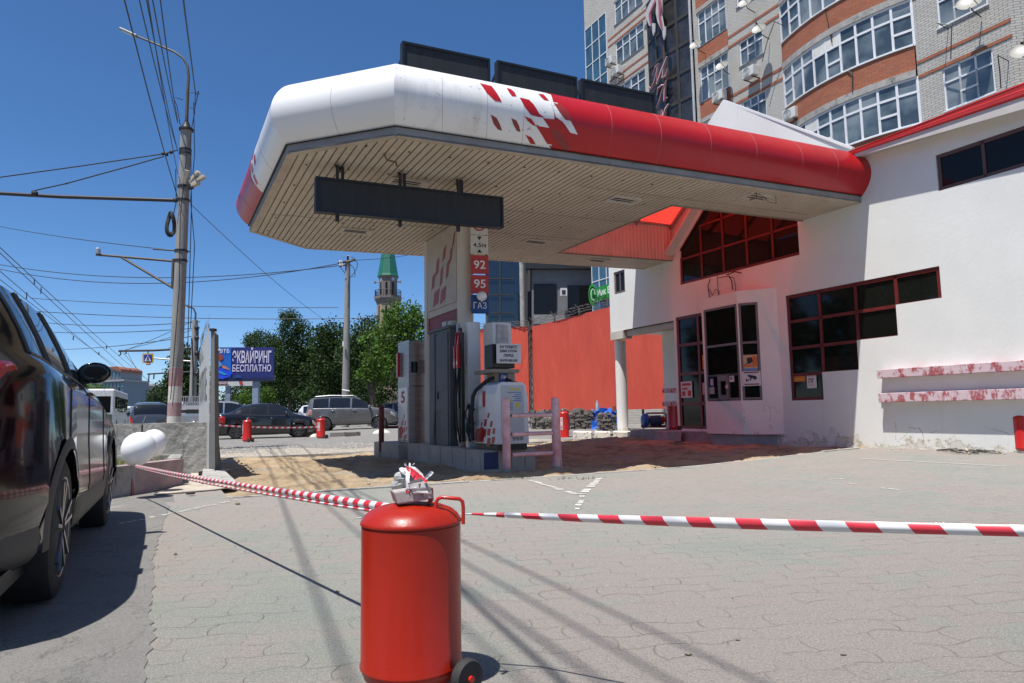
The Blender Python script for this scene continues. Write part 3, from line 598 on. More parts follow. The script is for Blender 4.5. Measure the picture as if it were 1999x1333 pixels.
flagpoly('flag_print', 0, [(-7.17, 0.26), (-7.01, 0.25), (-6.88, 0.13), (-6.76, 0.02), (-6.9, 0.02), (-7.05, 0.13)], M_can_dr, .008); flagpoly('flag_print', 0, [(-7.1, 0.71), (-6.97, 0.71), (-6.87, 0.59), (-6.79, 0.43), (-6.92, 0.43), (-7.02, 0.56)], mat('brick_red_print', (.30, .03, .025), .35), .015)
for x0, v0 in ((.33, .62), (.40, .50), (.36, .34), (.44, .32), (.46, .14)):     # flags of the left side
    flagpoly('flag_print', 2, [(x0, v0+.14), (x0+.03, v0+.14), (x0+.05, v0), (x0+.02, v0)], M_can_r, .004, False)
flagpoly('flag_print', 2, [(.44, .72), (.55, .72), (.55, .2), (.50, .4), (.47, .6)], M_can_r, .004, False)
# grey gutter band between fascia and soffit
M_gut = mat('grey_gutter', (.26, .25, .23), .6, .1, var=.15, scale=3, dirt=(.12, .09, .06), dscale=4, dth=.62)
def band(nm, seg, o0, z0, o1, z1, m):
    mb = MB(ST)
    for f0, f1 in [(k/5, (k+1)/5) for k in range(5)]:
        r = []
        for o, z in ((o0, z0), (o1, z1)):
            a = cpt(OCT, seg, sg*o, 0); b = cpt(OCT, seg+1, sg*o, 0); r.append([(*a.lerp(b, f), HC(a.lerp(b, f).x)+z) for f in (f0, f1)])
        mb.grid(r)
    return mb.build(nm, m, can)
for sgm in range(5): band('gutter', sgm, .0, .0, .0, .118, M_gut); band('drip_edge', sgm, .0, .119, .035, .12, M_dark)
# soffit: profiled sheets running along the wall direction, split round the opening
def trange(s_):
    lo, hi = 0., 6.88
    if s_ < -9.5: lo = 1.15*(-9.5-s_)/1.2
    if s_ < -9.4: hi = 6.88-1.18*(-9.4-s_)/1.3
    return lo+.02, hi-.02
per = .112; prof = [(0, 0), (.004, .022), (.022, .022), (.026, 0)]
M_groove = mat('darker_soffit_groove', (.36, .30, .22), .9, var=.2)  # groove faces take a darker tone than the flat sheet between them
def soff(nm, s0, s1, lim):
    mb = MB(ST); P = []; x = s0
    while x < s1: P += [(x+a, b) for a, b in prof if x+a < s1]; x += per
    P.append((s1, 0)); rows = []
    L_, H_ = [], []
    for a, b in P:
        lo, hi = trange(a); lo = max(lo, lim[0]); hi = min(hi, lim[1]); L_.append((a, lo, HC(a)+b)); H_.append((a, hi, HC(a)+b))
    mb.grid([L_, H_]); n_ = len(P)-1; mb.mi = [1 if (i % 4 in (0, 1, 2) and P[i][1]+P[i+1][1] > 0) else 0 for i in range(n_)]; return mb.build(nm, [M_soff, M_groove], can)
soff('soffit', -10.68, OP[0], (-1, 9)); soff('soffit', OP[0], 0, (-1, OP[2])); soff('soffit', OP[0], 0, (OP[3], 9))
# edge trim along the outline and joints across the sheets
mb = MB(ST)
for i in range(5):
    a, b = cpt(OCT, i, sg*-.05, 0), cpt(OCT, i+1, sg*-.05, 0); mb.bar((a.x, a.y, HC(a.x)+.012), (b.x, b.y, HC(b.x)+.012), .10, .035)
mb.build('edge_trim', mat('tan_edge_trim', (.44, .38, .30), .6, var=.2, scale=3), can)
mb = MB(ST)
for t_, s0, s1 in ((1.40, -3.6, 0), (5.63, -3.6, 0)): mb.bar((s0, t_, HC(s0)-.002), (s1, t_, HC(s1)-.002), .05, .03)
mb.bar((-3.6, 1.38, HC(-3.6)), (-3.6, 5.65, HC(-3.6)), .05, .03)
for t_, s0, s1 in ((2.7, -9.9, -3.6), (1.0, -6, -.3), (4.3, -10.5, -3.6)): mb.bar((s0, t_, HC(s0)-.001), (s1, t_, HC(s1)-.001), .012, .01)
mb.build('joint_strip', mat('soffit_joint', (.25, .21, .16), .7), can)
# roof sheet (also what casts the shade)
mb = MB(ST)
for poly in ([(-9.5, .05), (-3.6, .05), (-3.6, 6.83), (-9.4, 6.83), (-10.65, 5.7), (-10.65, 1.15)], [(-3.6, .05), (0, .05), (0, 1.42), (-3.6, 1.42)], [(-3.6, 5.62), (0, 5.62), (0, 6.83), (-3.6, 6.83)]):
    mb.add([(a, b, HC(a)+.98) for a, b in poly], [tuple(range(len(poly)))])
mb.build('roof_deck', mat('roof_sheet', (.30, .30, .29), .6, .2), can)
# corrugated upstand walls of the opening
def corr(a, b, z0, z1, nrm):
    mb = MB(ST); a, b = Vector(a), Vector(b); Ln = (b-a).length; d = (b-a)/Ln; nrm = Vector(nrm); x = 0; P = []
    while x < Ln: P += [(x+p, q) for p, q in ((0, 0), (.03, .02), (.05, .02), (.08, 0)) if x+p < Ln]; x += .115
    P.append((Ln, 0)); mb.grid([[(*(a+d*x+nrm*q), HC((a+d*x).x)+z) for x, q in P] for z in (z0, z1)]); return mb
M_up = mat('upstand_cladding', (.52, .46, .42), .6, var=.1, scale=3)
corr((-3.55, 5.60), (-.01, 5.60), .0, .95, (0, -1)).build('upstand', M_up, can); corr((-3.57, 1.43), (-3.57, 5.6), .0, .95, (1, 0)).build('upstand', M_up, can); corr((-3.55, 1.43), (-.01, 1.43), .0, .95, (0, 1)).build('upstand', M_up, can)
mb = MB(ST); mb.bar((-3.5, 5.57, HC(-3.5)+.96), (-.02, 5.57, HC(0)+.96), .05, .05); mb.build('upstand_rail', mat('aluminium_rail', (.35, .33, .32), .4, .6), can)
# red translucent rooflight over the opening
rm = bpy.data.materials.new('red_translucent_sheet'); rm.use_nodes = True; t = rm.node_tree; t.nodes.clear(); o = t.nodes.new('ShaderNodeOutputMaterial'); mx = t.nodes.new('ShaderNodeMixShader'); mx.inputs[0].default_value = .88
tr = t.nodes.new('ShaderNodeBsdfTransparent'); tr.inputs[0].default_value = (.75, .06, .05, 1); tl = t.nodes.new('ShaderNodeBsdfTranslucent'); tl.inputs[0].default_value = (.80, .045, .03, 1)
t.links.new(tr.outputs[0], mx.inputs[1]); t.links.new(tl.outputs[0], mx.inputs[2]); gl = t.nodes.new('ShaderNodeBsdfGlossy'); gl.inputs['Roughness'].default_value = .3; gl.inputs[0].default_value = (.8, .8, .8, 1)
m3 = t.nodes.new('ShaderNodeMixShader'); m3.inputs[0].default_value = .05; t.links.new(mx.outputs[0], m3.inputs[1]); t.links.new(gl.outputs[0], m3.inputs[2]); t.links.new(m3.outputs[0], o.inputs[0])
sk = thing('red_rooflight', 'red translucent pitched rooflight over the opening in the canopy, glowing in the sun', 'rooflight', S(-1.8, 3.5, 5.8))
zr = 7.35; z1 = 5.83
mb = MB(ST); mb.grid([[(x, 5.62, z1), (x, 3.5, zr)] for x in (-3.6, -.01)]); mb.build('sheet', rm, sk); mb = MB(ST); mb.grid([[(x, 1.4, z1), (x, 3.5, zr)] for x in (-3.6, -.01)]); mb.build('sheet', rm, sk)
mb = MB(ST); mb.add([(-3.6, 1.4, z1), (-3.6, 5.62, z1), (-3.6, 3.5, zr)], [(0, 1, 2)]); mb.build('gable_sheet', rm, sk)
for x in (-3.5, -2.35, -1.2, -.06):
    mb = MB(ST); mb.bar((x, 5.6, z1-.05), (x, 3.5, zr-.05), .06, .08); mb.bar((x, 1.42, z1-.05), (x, 3.5, zr-.05), .06, .08); mb.build('rafter', mat('rafter_paint', (.28, .22, .20), .5), sk)
mb = MB(ST); mb.bar((-3.6, 3.5, zr), (0, 3.5, zr), .1, .06); mb.build('ridge_bar', M_gut, sk)
# ceiling lights let into the soffit
M_lamp = mat('lamp_diffuser', (.58, .57, .55), .35, var=.05); M_lframe = mat('lamp_frame', (.50, .46, .40), .5)
for s_, t_, w_, l_ in ((-8.75, 1.75, .62, .34), (-8.75, 5.0, .62, .34), (-4.75, 1.4, .62, .34), (-4.7, 4.75, .62, .34), (-2.4, .42, .6, .30), (-2.1, 6.1, .6, .3)):
    z = HC(s_); mb = MB(ST); holed(mb, lambda a, b: (a, b, z-.03), [(s_-w_/2, t_-l_/2), (s_+w_/2, t_-l_/2), (s_+w_/2, t_+l_/2), (s_-w_/2, t_+l_/2)], [[(s_-w_/2+.06, t_-l_/2+.05), (s_+w_/2-.06, t_-l_/2+.05), (s_+w_/2-.06, t_+l_/2-.05), (s_-w_/2+.06, t_+l_/2-.05)]], .05, (0, 0, 1))
    fr_ = mb.build('ceiling_light', M_lframe, can)
    m2 = MB(ST); m2.box(s_-w_/2+.06, s_+w_/2-.06, t_-l_/2+.05, t_+l_/2-.05, z-.01, z+.02); m2.build('diffuser', M_lamp, fr_)
    m2 = MB(ST)
    for k in (-.04, .05): m2.box(s_-w_/2+.08, s_+w_/2-.1, t_+k-.012, t_+k+.012, z-.022, z-.012)
    m2.build('tube', M_dark, fr_)
# screws in rows
mb = MB(ST)
for k in range(12):
    for j in range(7):
        s_ = -10.4+k*.62+.02; t_ = .5+j*1.0; lo, hi = trange(s_)
        if lo+.1 < t_ < hi-.1 and not (s_ > -3.7): mb.box(s_-.012, s_+.012, t_-.012, t_+.012, HC(s_)-.012, HC(s_)+.002)
mb.build('screws', M_dark, can)
# column, second post
mb = MB(ST); mb.lathe([(.155, .2), (.155, HC(-7)+.02)], (-7.0, 3.50, 0), 32); mb.lathe([(.157, 3.02), (.157, 3.04)], (-7.0, 3.50, 0), 32); mb.lathe([(.157, 1.6), (.157, 1.615)], (-7.0, 3.5, 0), 32)
mb.build('column', mat('cream_column_paint', (.60, .58, .53), .5, var=.06, scale=2, dirt=(.4, .36, .3), dscale=3, dth=.68), can, smooth=40)
mb = MB(ST); mb.box(-7.08, -6.92, 5.42, 5.58, .0, HC(-7)+.01); mb.build('post', mat('cream_column_paint', 0), can, bevel=.01)
mb = MB(ST); mb.box(-7.06, -6.94, 3.62, 5.42, 2.96, 4.70); mb.build('pylon_board', mat('cream_board', (.50, .46, .39), .5, var=.05), can)
pb = MB(ST); pb.box(-7.09, -7.062, 3.72, 5.36, 3.1, 4.66); pbo = pb.build('poster_board', mat('faded_cream_print', (.46, .42, .36), .5), can, bevel=.004)
def fadedflags(parent, m):
    mb = MB(ST)
    for a, b, w_, h_ in ((5.1, 3.52, .16, .30), (4.85, 3.78, .15, .32), (4.62, 3.52, .14, .35), (4.45, 4.02, .13, .25), (4.28, 3.62, .14, .32), (4.08, 3.9, .12, .28), (3.92, 4.2, .1, .25), (5.0, 3.15, .3, .30), (4.6, 3.16, .28, .28)):
        mb.prism([(-7.094, a, b), (-7.094, a-w_, b+.06), (-7.094, a-w_-.08, b+h_+.06), (-7.094, a-.08, b+h_)], (-.002, 0, 0))
    mb.build('flag_print', m, parent)
fadedflags(pbo, mat('faded_red_print', (.30, .06, .05), .5))
mb = MB(ST); mb.box(-7.04, -6.90, 3.70, 5.40, 2.66, 2.95); mb.build('red_board', mat('dull_red_board', (.24, .012, .012), .5), can)
# things hanging loose from the soffit
for P in ([(-9.45, .7, HC(-9.4)), (-9.4, .72, HC(-9.4)-.08), (-9.28, .7, HC(-9.4)-.10)], [(-2.6, .25, HC(-2.6)), (-2.6, .25, HC(-2.6)-.10), (-2.72, .3, HC(-2.6)-.13)], [(-2.55, .25, HC(-2.5)-.02), (-2.4, .27, HC(-2.5)-.04), (-2.3, .25, HC(-2.5)-.14), (-2.1, .25, HC(-2.5)-.14), (-2.1, .25, HC(-2.5)+.0)], [(-9.2, .95, HC(-9.2)), (-9.18, .95, HC(-9.2)-.07)]):
    m2 = MB(ST); m2.tube(P, .014 if len(P) < 5 else .006, 5); m2.build('loose_bracket', mat('rusty_bracket', (.16, .10, .06), .8), can)
# boards: three screens on the roof edge, one hanging
s = NT('switched_off_screen'); 
sp = s.n('ShaderNodeSeparateXYZ'); s.l(s.tc, sp.inputs[0]); v = s.noise(60, 2, .5, stretch=(1, 1, .02)); c = s.ramp(v, (.4, (.012, .012, .012)), (.6, (.020, .020, .020))); s.col(c); s.set(Roughness=.55); M_scr = s.m
M_scrf = mat('screen_frame', (.02, .022, .024), .4, .3)
def screen(nm, lab, s0, s1, t_, z0a, z0b, hh, grp, dep=.09):
    th = thing(nm, lab, 'display board', S((s0+s1)/2, t_, (z0a+z0b)/2), 0, grp)
    def P(a, d, z): return (s0+(s1-s0)*a, t_+d, z0a+(z0b-z0a)*a+z)
    mb = MB(ST)
    v = [P(a, d, z) for z in (0, hh) for d in (0, dep) for a in (0, 1)]
    mb.add(v, [(0, 2, 3, 1), (4, 5, 7, 6), (0, 1, 5, 4), (2, 6, 7, 3), (0, 4, 6, 2), (1, 3, 7, 5)]); mb.build('casing', M_scr, th)
    mb = MB(ST); e = .035
    for a0, a1, b0, b1 in ((0, 1, 0, e), (0, 1, hh-e, hh), (0, e/(s1-s0), e, hh-e), (1-e/(s1-s0), 1, e, hh-e)):
        v = [P(a, d, z) for z in (b0, b1) for d in (-.018, -.001) for a in (a0, a1)]; mb.add(v, [(0, 2, 3, 1), (4, 5, 7, 6), (0, 1, 5, 4), (2, 6, 7, 3), (0, 4, 6, 2), (1, 3, 7, 5)])
    mb.build('frame', M_scrf, th); return th, P
for (s0, s1, za, zb, lb) in ((-9.30, -7.93, 5.52, 5.57, 'black switched off screen on the canopy roof, leftmost, above the white fascia'), (-7.81, -6.38, 5.58, 5.62, 'black switched off screen on the canopy roof, middle of three, above the flag pattern'), (-6.30, -4.80, 5.62, 5.67, 'black switched off screen on the canopy roof, rightmost, above the red fascia')):
    th, P = screen('roof_screen', lb, s0, s1, .34, za, zb, .64, 'screens on the canopy roof')
    for a in (.04, .96):
        mb = MB(ST); mb.bar(P(a, .1, .55), P(a, .6, .25), .03); mb.bar(P(a, .6, .0), P(a, .6, .3), .03); mb.build('strut', M_dark, th)
th, P = screen('hanging_screen', 'long black switched off display hanging under the canopy', -10.3, -7.31, 1.2, 3.80, 3.89, .52, None, .10)
for s_ in (-9.93, -8.98, -8.02):
    mb = MB(ST); a = (s_+10.3)/2.99; tp = HC(s_); zt = 4.32+.09*a
    mb.bar((s_-.05, 1.26, zt-.3), (s_-.05, 1.26, tp-.06), .04); mb.bar((s_+.05, 1.36, zt-.3), (s_+.05, 1.36, tp-.02), .04); mb.bar((s_-.07, 1.26, tp-.06), (s_+.08, 1.62, tp-.01), .04); mb.bar((s_-.03, 1.33, zt-.6), (s_-.03, 1.33, zt-.4), .05); mb.build('bracket', M_dark, th)
# ================================================================== pump island and what stands on it
mb = MB(ST); mb.box(-7.45, -6.5, 1.75, 5.62, -.1, .30); mb.cur = 1
for x in (-7.2, -6.95, -6.7): mb.box(x, x+.006, 1.744, 1.75, -.02, .30)
for y in [1.9+.6*i for i in range(6)]: mb.box(-7.454, -7.45, y, y+.006, -.02, .3)
isl = mb.build('pump_island', [mat('tiled_island', (.42, .38, .32), .8, var=.12, scale=3, dirt=(.25, .2, .15), dscale=4, bump=.004), mat('island_joint', (.16, .14, .12), .9)]); tag(isl, 'low tiled pump island carrying the round column and pump one', 'pump island')
mb = MB(ST); mb.box(-7.456, -7.2, 1.742, 1.75, .0, .27); mb.build('blue_tile', mat('dark_blue_tile', (.02, .035, .12), .5), isl)
mb = MB(ST); mb.box(-7.62, -6.7, 5.75, 7.6, -.1, .28); tag(mb.build('pump_island', mat('tiled_island', 0), bevel=.015), 'short grey island at the far end carrying pump five', 'pump island')
# steel cabinet
cb = thing('steel_cabinet', 'tall dark grey steel cabinet between the round column and pump five', 'cabinet', S(-7.1, 4.8, 0))
M_cab = mat('blue_grey_steel', (.10, .105, .115), .55, .2, var=.15, scale=2, dirt=(.05, .04, .04), dscale=5)
mb = MB(ST); mb.box(-7.28, -6.9, 3.62, 4.75, .02, 2.55); mb.build('body', M_cab, cb, bevel=.01)
mb = MB(ST); mb.box(-7.31, -6.88, 3.58, 4.79, 2.55, 2.60); mb.build('lid', M_cab, cb, bevel=.005)
mb = MB(ST); mb.box(-7.295, -7.281, 3.70, 4.35, .25, 2.48); mb.build('door', M_cab, cb, bevel=.004)
mb = MB(ST); mb.box(-7.31, -7.28, 4.36, 4.40, .1, 2.5); mb.build('edge_bar', M_cab, cb); mb = MB(ST); mb.box(-7.315, -7.295, 4.2, 4.23, 1.2, 1.35); mb.build('handle', M_dark, cb)
for (a, b, z) in ((4.3, 4.25, .9),):
    br_ = MB(ST); br_.tube([(-7.38, a, .0), (-7.33, a, 1.0)], .014, 6); br_.box(-7.40, -7.34, a-.1, a+.1, 0, .12); tag(br_.build('broom', mat('weathered_wood', (.16, .14, .12), .8)), 'worn broom leaning on the steel cabinet with its head on the ground', 'broom')
mb = MB(ST); mb.lathe([(.11, .03), (.11, .3), (.09, .3)], (-6.9, 2.98+.0, .30), 20)
for i, (s_, t_, z, h_, c_, nm, lb) in enumerate(((-7.22, 3.15, .3, .2, (.35, .30, .24), 'bucket', 'small dented bucket on the island at the foot of the round column'), (-7.15, 4.05, 2.60, .12, (.6, .6, .58), 'box', 'small white box lying on top of the steel cabinet'), (-7.15, 3.75, 2.60, .10, (.5, .5, .48), 'box', 'flat pale box beside the lantern on the steel cabinet'))):
    mb = MB(ST)
    if nm == 'bucket': mb.lathe([(.08, z), (.11, z+h_), (.10, z+h_), (.075, z+.02)], (s_, t_, 0), 20)
    else: mb.box(s_-.08, s_+.08, t_-.1, t_+.1, z+.001, z+h_)
    tag(mb.build(nm, mat('thing_'+str(i), c_, .5, dirt=(.15, .12, .1)), bevel=.004), lb, nm)
mb = MB(ST); mb.lathe([(.05, 2.61), (.06, 2.66), (.05, 2.72)], (-7.05, 3.72, 0), 16); la = mb.build('lantern', M_redp); tag(la, 'small red lantern with an amber glass on the steel cabinet', 'lantern')
mb = MB(ST); mb.lathe([(.045, 2.72), (.05, 2.86), (.035, 2.95), (.01, 2.99)], (-7.05, 3.72, 0), 16); g_ = mb.build('glass', mat('amber_glass', (.25, .14, .03), .15)); g_.location -= la.location; g_.parent = la
M_pump_w = mat('white_pump_panel', (.66, .66, .66), .3, var=.05, scale=2, coat=.15); M_pump_g = mat('pale_grey_pump_panel', (.48, .49, .49), .35, var=.06, scale=2)
M_inox = mat('brushed_stainless', (.36, .32, .31), .38, .75, var=.18, scale=2, stretch=(1, 1, 8))
def flags_on(parent, s_, t0, t1, z0, z1, m):
    """leaning red flags on a face of constant s"""
    mb = MB(ST); w_ = (t1-t0); h_ = (z1-z0)
    for x, y, a, b in ((.62, .80, .07, .12), (.74, .58, .10, .14), (.45, .62, .12, .16), (.85, .38, .1, .13), (.60, .36, .14, .16), (.40, .34, .14, .18), (.80, .14, .13, .15), (.58, .10, .15, .18), (.30, .55, .05, .1)):
        X = t1-(x)*w_; mb.prism([(s_, X, z0+y*h_-b*h_), (s_, X-a*w_, z0+y*h_-b*h_), (s_, X-a*w_-.05*w_, z0+y*h_+b*h_*.2), (s_, X-.05*w_, z0+y*h_+b*h_*.2)], (-.003, 0, 0))
    mb.prism([(s_, t1-.02*w_, z0), (s_, t1-.42*w_, z0), (s_, t1-.50*w_, z0+.34*h_), (s_, t1-.38*w_, z0+.44*h_), (s_, t1-.05*w_, z0+.35*h_)], (-.003, 0, 0))
    mb.build('flag_print', m, parent)
# pump one
p1 = thing('fuel_pump', 'white fuel pump number one with red flag pattern, black hose over its top', 'fuel pump', S(-7, 2, .3))
mb = MB(ST); mb.box(-7.27, -6.72, 1.62, 2.45, .30, .40); mb.build('base', M_black, p1)
mb = MB(ST)
pr = [(-7.30, .40), (-7.30, 1.22), (-7.26, 1.38), (-7.18, 1.42), (-6.80, 1.42), (-6.74, 1.37), (-6.69, 1.10), (-6.69, .40)]
mb.prism([(a, 1.60, z) for a, z in pr], (0, .86, 0)); mb.build('body', M_pump_w, p1, bevel=.012)
mb = MB(ST); mb.box(-7.20, -6.78, 1.592, 1.60, .50, 1.36); fp = mb.build('front_panel', M_pump_g, p1, bevel=.003)
mb = MB(ST)
for i in range(5):
    for j in range(3): mb.box(-7.0+.07*j, -6.95+.07*j, 1.588, 1.592, .46+.022*i, .47+.022*i)
mb.build('vent', M_dark, fp)
C_b2 = mat('blue_print', (.03, .14, .42), .5)
mb = MB(ST)
for i, l in enumerate((.27, .12, .16, .12, .16, .11, .10, .08, .09)): 
    z = 1.24-.035*i; a = -6.83 if i < 5 else -6.99
    for k in range(int(l/.02)): mb.box(a-.02*k-.014, a-.02*k, 1.589, 1.592, z, z+.014)
mb.build('blue_print', C_b2, fp)
mb = MB(ST); mb.box(-7.05, -6.86, 1.589, 1.592, 1.285, 1.31); mb.box(-6.93, -6.87, 1.589, 1.592, 1.0, 1.07); mb.box(-7.10, -7.085, 1.589, 1.592, 1.10, 1.19); mb.box(-7.07, -7.0, 1.589, 1.592, 1.10, 1.125); mb.build('yellow_print', mat('yellow_print', 0), fp)
mb = MB(ST); text_to(mb, '1', (-7.302, 2.10, 1.02), (0, -1, 0), (0, 0, 1), .10, .26, .002, .03); mb.build('number', C_redprint, p1)
flags_on(p1, -7.301, 1.62, 2.44, .42, 1.02, M_can_r)
def arc(p, q, h, n=14): p, q = Vector(p), Vector(q); return [p.lerp(q, i/n)+Vector((0, 0, h*math.sin(PI*i/n))) for i in range(n+1)]
mb = MB(ST); mb.tube([(-7.40, 2.30, .45), (-7.42, 2.30, .9), (-7.40, 2.28, 1.2)]+arc((-7.36, 2.25, 1.30), (-6.85, 1.80, 1.40), .16)+[(-6.8, 1.8, 1.41)], .033, 10); mb.build('hose', M_rubber, p1, smooth=60)
mb = MB(ST); mb.tube([(-7.42, 2.34, 1.05), (-7.46, 2.34, .8), (-7.44, 2.36, .45)], .02, 8); mb.tube([(-7.38, 2.42, .9), (-7.45, 2.44, .65), (-7.40, 2.42, .42)], .02, 8); mb.build('hose', M_rubber, p1, smooth=60)
for z, c_ in ((.95, M_black), (.72, mat('green_nozzle', (.03, .12, .12), .5))):
    mb = MB(ST); mb.bar((-7.34, 2.40, z), (-7.46, 2.38, z+.10), .05, .07); mb.tube([(-7.46, 2.38, z+.08), (-7.5, 2.38, z-.02), (-7.49, 2.38, z-.14)], .014, 6); mb.bar((-7.4, 2.40, z-.04), (-7.42, 2.38, z-.14), .02); mb.build('nozzle', c_, p1, bevel=.004)
# head of the pump with hose masts
hd = p1
mb = MB(ST); mb.box(-6.98, -6.60, 2.35, 2.75, .30, 2.52); mb.build('mast', M_pump_w, hd, bevel=.02)
mb = MB(ST); mb.box(-7.30, -7.04, 2.72, 2.86, .30, 2.56); mb.build('mast', M_pump_w, hd, bevel=.02)
mb = MB(ST); mb.prism([(-6.90, 2.345, 2.05), (-6.68, 2.345, 2.05), (-6.68, 2.345, 2.46), (-6.90, 2.345, 2.48)], (0, -.02, 0)); mb.build('print_panel', mat('mottled_print', (.40, .36, .36), .4, var=.4, scale=8, dirt=(.3, .05, .05), dscale=6, dth=.62), hd)
mb = MB(ST); mb.box(-7.28, -6.86, 1.74, 2.05, 1.66, 2.06); mb.build('display_case', M_black, hd, bevel=.01)
mb = MB(ST); mb.box(-7.32, -6.80, 1.70, 2.40, 1.58, 1.64); mb.build('shelf', mat('dull_bronze', (.22, .19, .15), .5, .3), hd)
mb = MB(ST); mb.box(-7.12, -6.78, 1.9, 2.3, 1.36, 1.60); mb.build('lower_case', mat('warm_grey_case', (.30, .27, .25), .5), hd); mb = MB(ST); mb.box(-7.12, -6.78, 1.89, 1.90, 1.39, 1.43); mb.build('red_strip', C_redprint, hd)
for i, (s_, t_) in enumerate(((-7.36, 3.00), (-7.40, 2.82), (-7.42, 2.68))):
    mb = MB(ST); mb.box(s_-.03, s_+.03, t_-.03, t_+.03, .42, 2.55-.1*i); mb.build('hose_mast', M_black if i else M_steel, hd, bevel=.006)
for s_, t_ in ((-7.45, 2.93), (-7.47, 2.75)):
    mb = MB(ST); mb.box(s_-.03, s_+.03, t_-.035, t_+.035, 1.72, 1.90); mb.bar((s_, t_, 1.88), (s_-.01, t_, 2.12), .055, .05); mb.bar((s_, t_, 2.1), (s_+.03, t_, 2.38), .035, .03); mb.build('nozzle_boot', M_redp, hd, bevel=.006)
    mb = MB(ST); mb.tube([(s_, t_, 1.72), (s_-.04, t_, 1.2), (s_-.03, t_, .7), (s_+.02, t_, .4)], .016, 8); mb.tube([(s_+.01, t_, 2.35), (s_+.03, t_+.05, 2.1), (s_+.03, t_+.05, 1.0)], .012, 6); mb.build('hose', M_rubber, hd, smooth=60)
    mb = MB(ST); mb.box(s_-.034, s_-.03, t_-.02, t_+.02, 1.78, 1.84); mb.build('label', M_letter_w, hd)
def sign(nm, lab, cat, o, a, b, mback, fn, dep=.03, grp=None):
    o, a, b = Vector(o), Vector(a), Vector(b); n = a.cross(b).normalized()
    if n.y > 0 and abs(n.y) > .3 or (abs(n.y) <= .3 and n.x > 0): n = -n
    t_ = thing(nm, lab, cat, ST @ o, 0, grp); mb = MB(ST); mb.prism([o, o+a, o+a+b, o+b], n*-dep); mb.build('panel', mback, t_, bevel=.004); fn(t_, o+n*.001, a, b, n); return t_
def lett(t_, txt, m, o, a, b, n, x, y, w, h, bold=.02, nm='lettering'):
    mb = MB(ST); text_to(mb, txt, o+a*x+b*y, a, b, a.length*w, b.length*h, .001, bold); return mb.build(nm, m, t_)
# direction facing the camera from the column: towards -t, a little -s
fa = Vector((.97, -.24, 0)).normalized()
so = Vector((-7.04, 3.13, .235))
def e_h(t_, o, a, b, n):
    decal(t_, 'arrow', M_letter_k, o, a, b, n, [[(.36, .93), (.64, .93), (.5, .74)], [(.36, .07), (.64, .07), (.5, .26)]]); lett(t_, '4.5м', M_letter_k, o, a, b, n, .15, .36, .72, .24, .015)
wb = mat('off_white_sign', (.62, .60, .56), .4); rb_ = mat('dull_red_sign', (.46, .045, .04), .45, var=.06); bb_ = mat('deep_blue_sign', (.012, .06, .22), .4)
sw = .34
sign('height_limit_sign', 'white sign showing the height limit with two black arrows on the round column', 'sign', so+Vector((0, 0, 3.68)), fa*sw, (0, 0, .36), wb, e_h)
sign('fuel_grade_sign', 'red square sign reading 92 on the round column', 'sign', so+Vector((0, 0, 3.30)), fa*sw, (0, 0, .355), rb_, lambda t_, o, a, b, n: lett(t_, '92', M_letter_w, o, a, b, n, .17, .26, .66, .46, .012), grp='grade signs on the round column')
sign('fuel_grade_sign', 'red square sign reading 95 partly behind a small balloon', 'sign', so+Vector((0, 0, 2.92)), fa*sw, (0, 0, .355), rb_, lambda t_, o, a, b, n: lett(t_, '95', M_letter_w, o, a, b, n, .17, .30, .66, .46, .012), grp='grade signs on the round column')
sign('gas_sign', 'blue square sign reading the word for gas under the small balloon', 'sign', so+Vector((0, 0, 2.54)), fa*sw, (0, 0, .355), bb_, lambda t_, o, a, b, n: lett(t_, 'ГАЗ', M_letter_w, o, a, b, n, .13, .25, .74, .36, .004), grp='grade signs on the round column')
def ring(t_, o, a, b, n):
    c = o+a*.5+b*.55; P = [(c+a.normalized()*.12*math.cos(2*PI*i/24)+b.normalized()*.12*math.sin(2*PI*i/24)+n*.005) for i in range(25)]
    mb = MB(ST); mb.tube(P, .013, 5); mb.bar(P[9], P[21], .02, .008); mb.build('prohibition_ring', C_redprint, t_); mb = MB(ST); mb.bar(c+n*.002-a*.1, c+n*.002+a*.16, .03, .004); mb.build('symbol', M_letter_k, t_)
sign('prohibition_sign', 'white sign with a red prohibition ring half hidden behind the hanging display', 'sign', so+Vector((0, 0, 4.06)), fa*sw, (0, 0, .36), wb, ring)
mb = MB(ST); mb.box(-6.74, -6.71, 3.09, 3.12, 2.75, HC(-6.7)); mb.bar((-6.95, 3.36, 4.1), (-6.75, 3.12, 4.1), .03); mb.bar((-6.95, 3.36, 2.9), (-6.75, 3.12, 2.9), .03); tag(mb.build('sign_bracket', M_dark), 'thin dark bracket holding the stack of signs to the round column', 'bracket')
def e_stop(t_, o, a, b, n):
    for i, w_ in enumerate((('ЗАГЛУШИТЕ', .12, .72), ('ДВИГАТЕЛЬ', .12, .72), ('ПЕРЕД', .29, .40), ('ЗАПРАВКОЙ', .12, .72))): lett(t_, w_[0], M_letter_k, o, a, b, n, w_[1], .76-.225*i, w_[2], .16, .03)
sign('engine_off_sign', 'white board in black capitals asking drivers to stop the engine, on the pump head', 'sign', Vector((-7.24, 1.66, 1.73)), Vector((.44, -.03, 0)), (0, 0, .33), mat('white_board', (.60, .58, .58), .4), e_stop, .02)
sign('petrol_letter_sign', 'small blue sign with two white letters below the engine board', 'sign', Vector((-7.09, 1.88, 1.44)), Vector((.16, 0, 0)), (0, 0, .17), mat('royal_blue_sign', (.015, .04, .25), .4), lambda t_, o, a, b, n: lett(t_, 'Аи', M_letter_w, o, a, b, n, .2, .28, .6, .42, .03), .01)
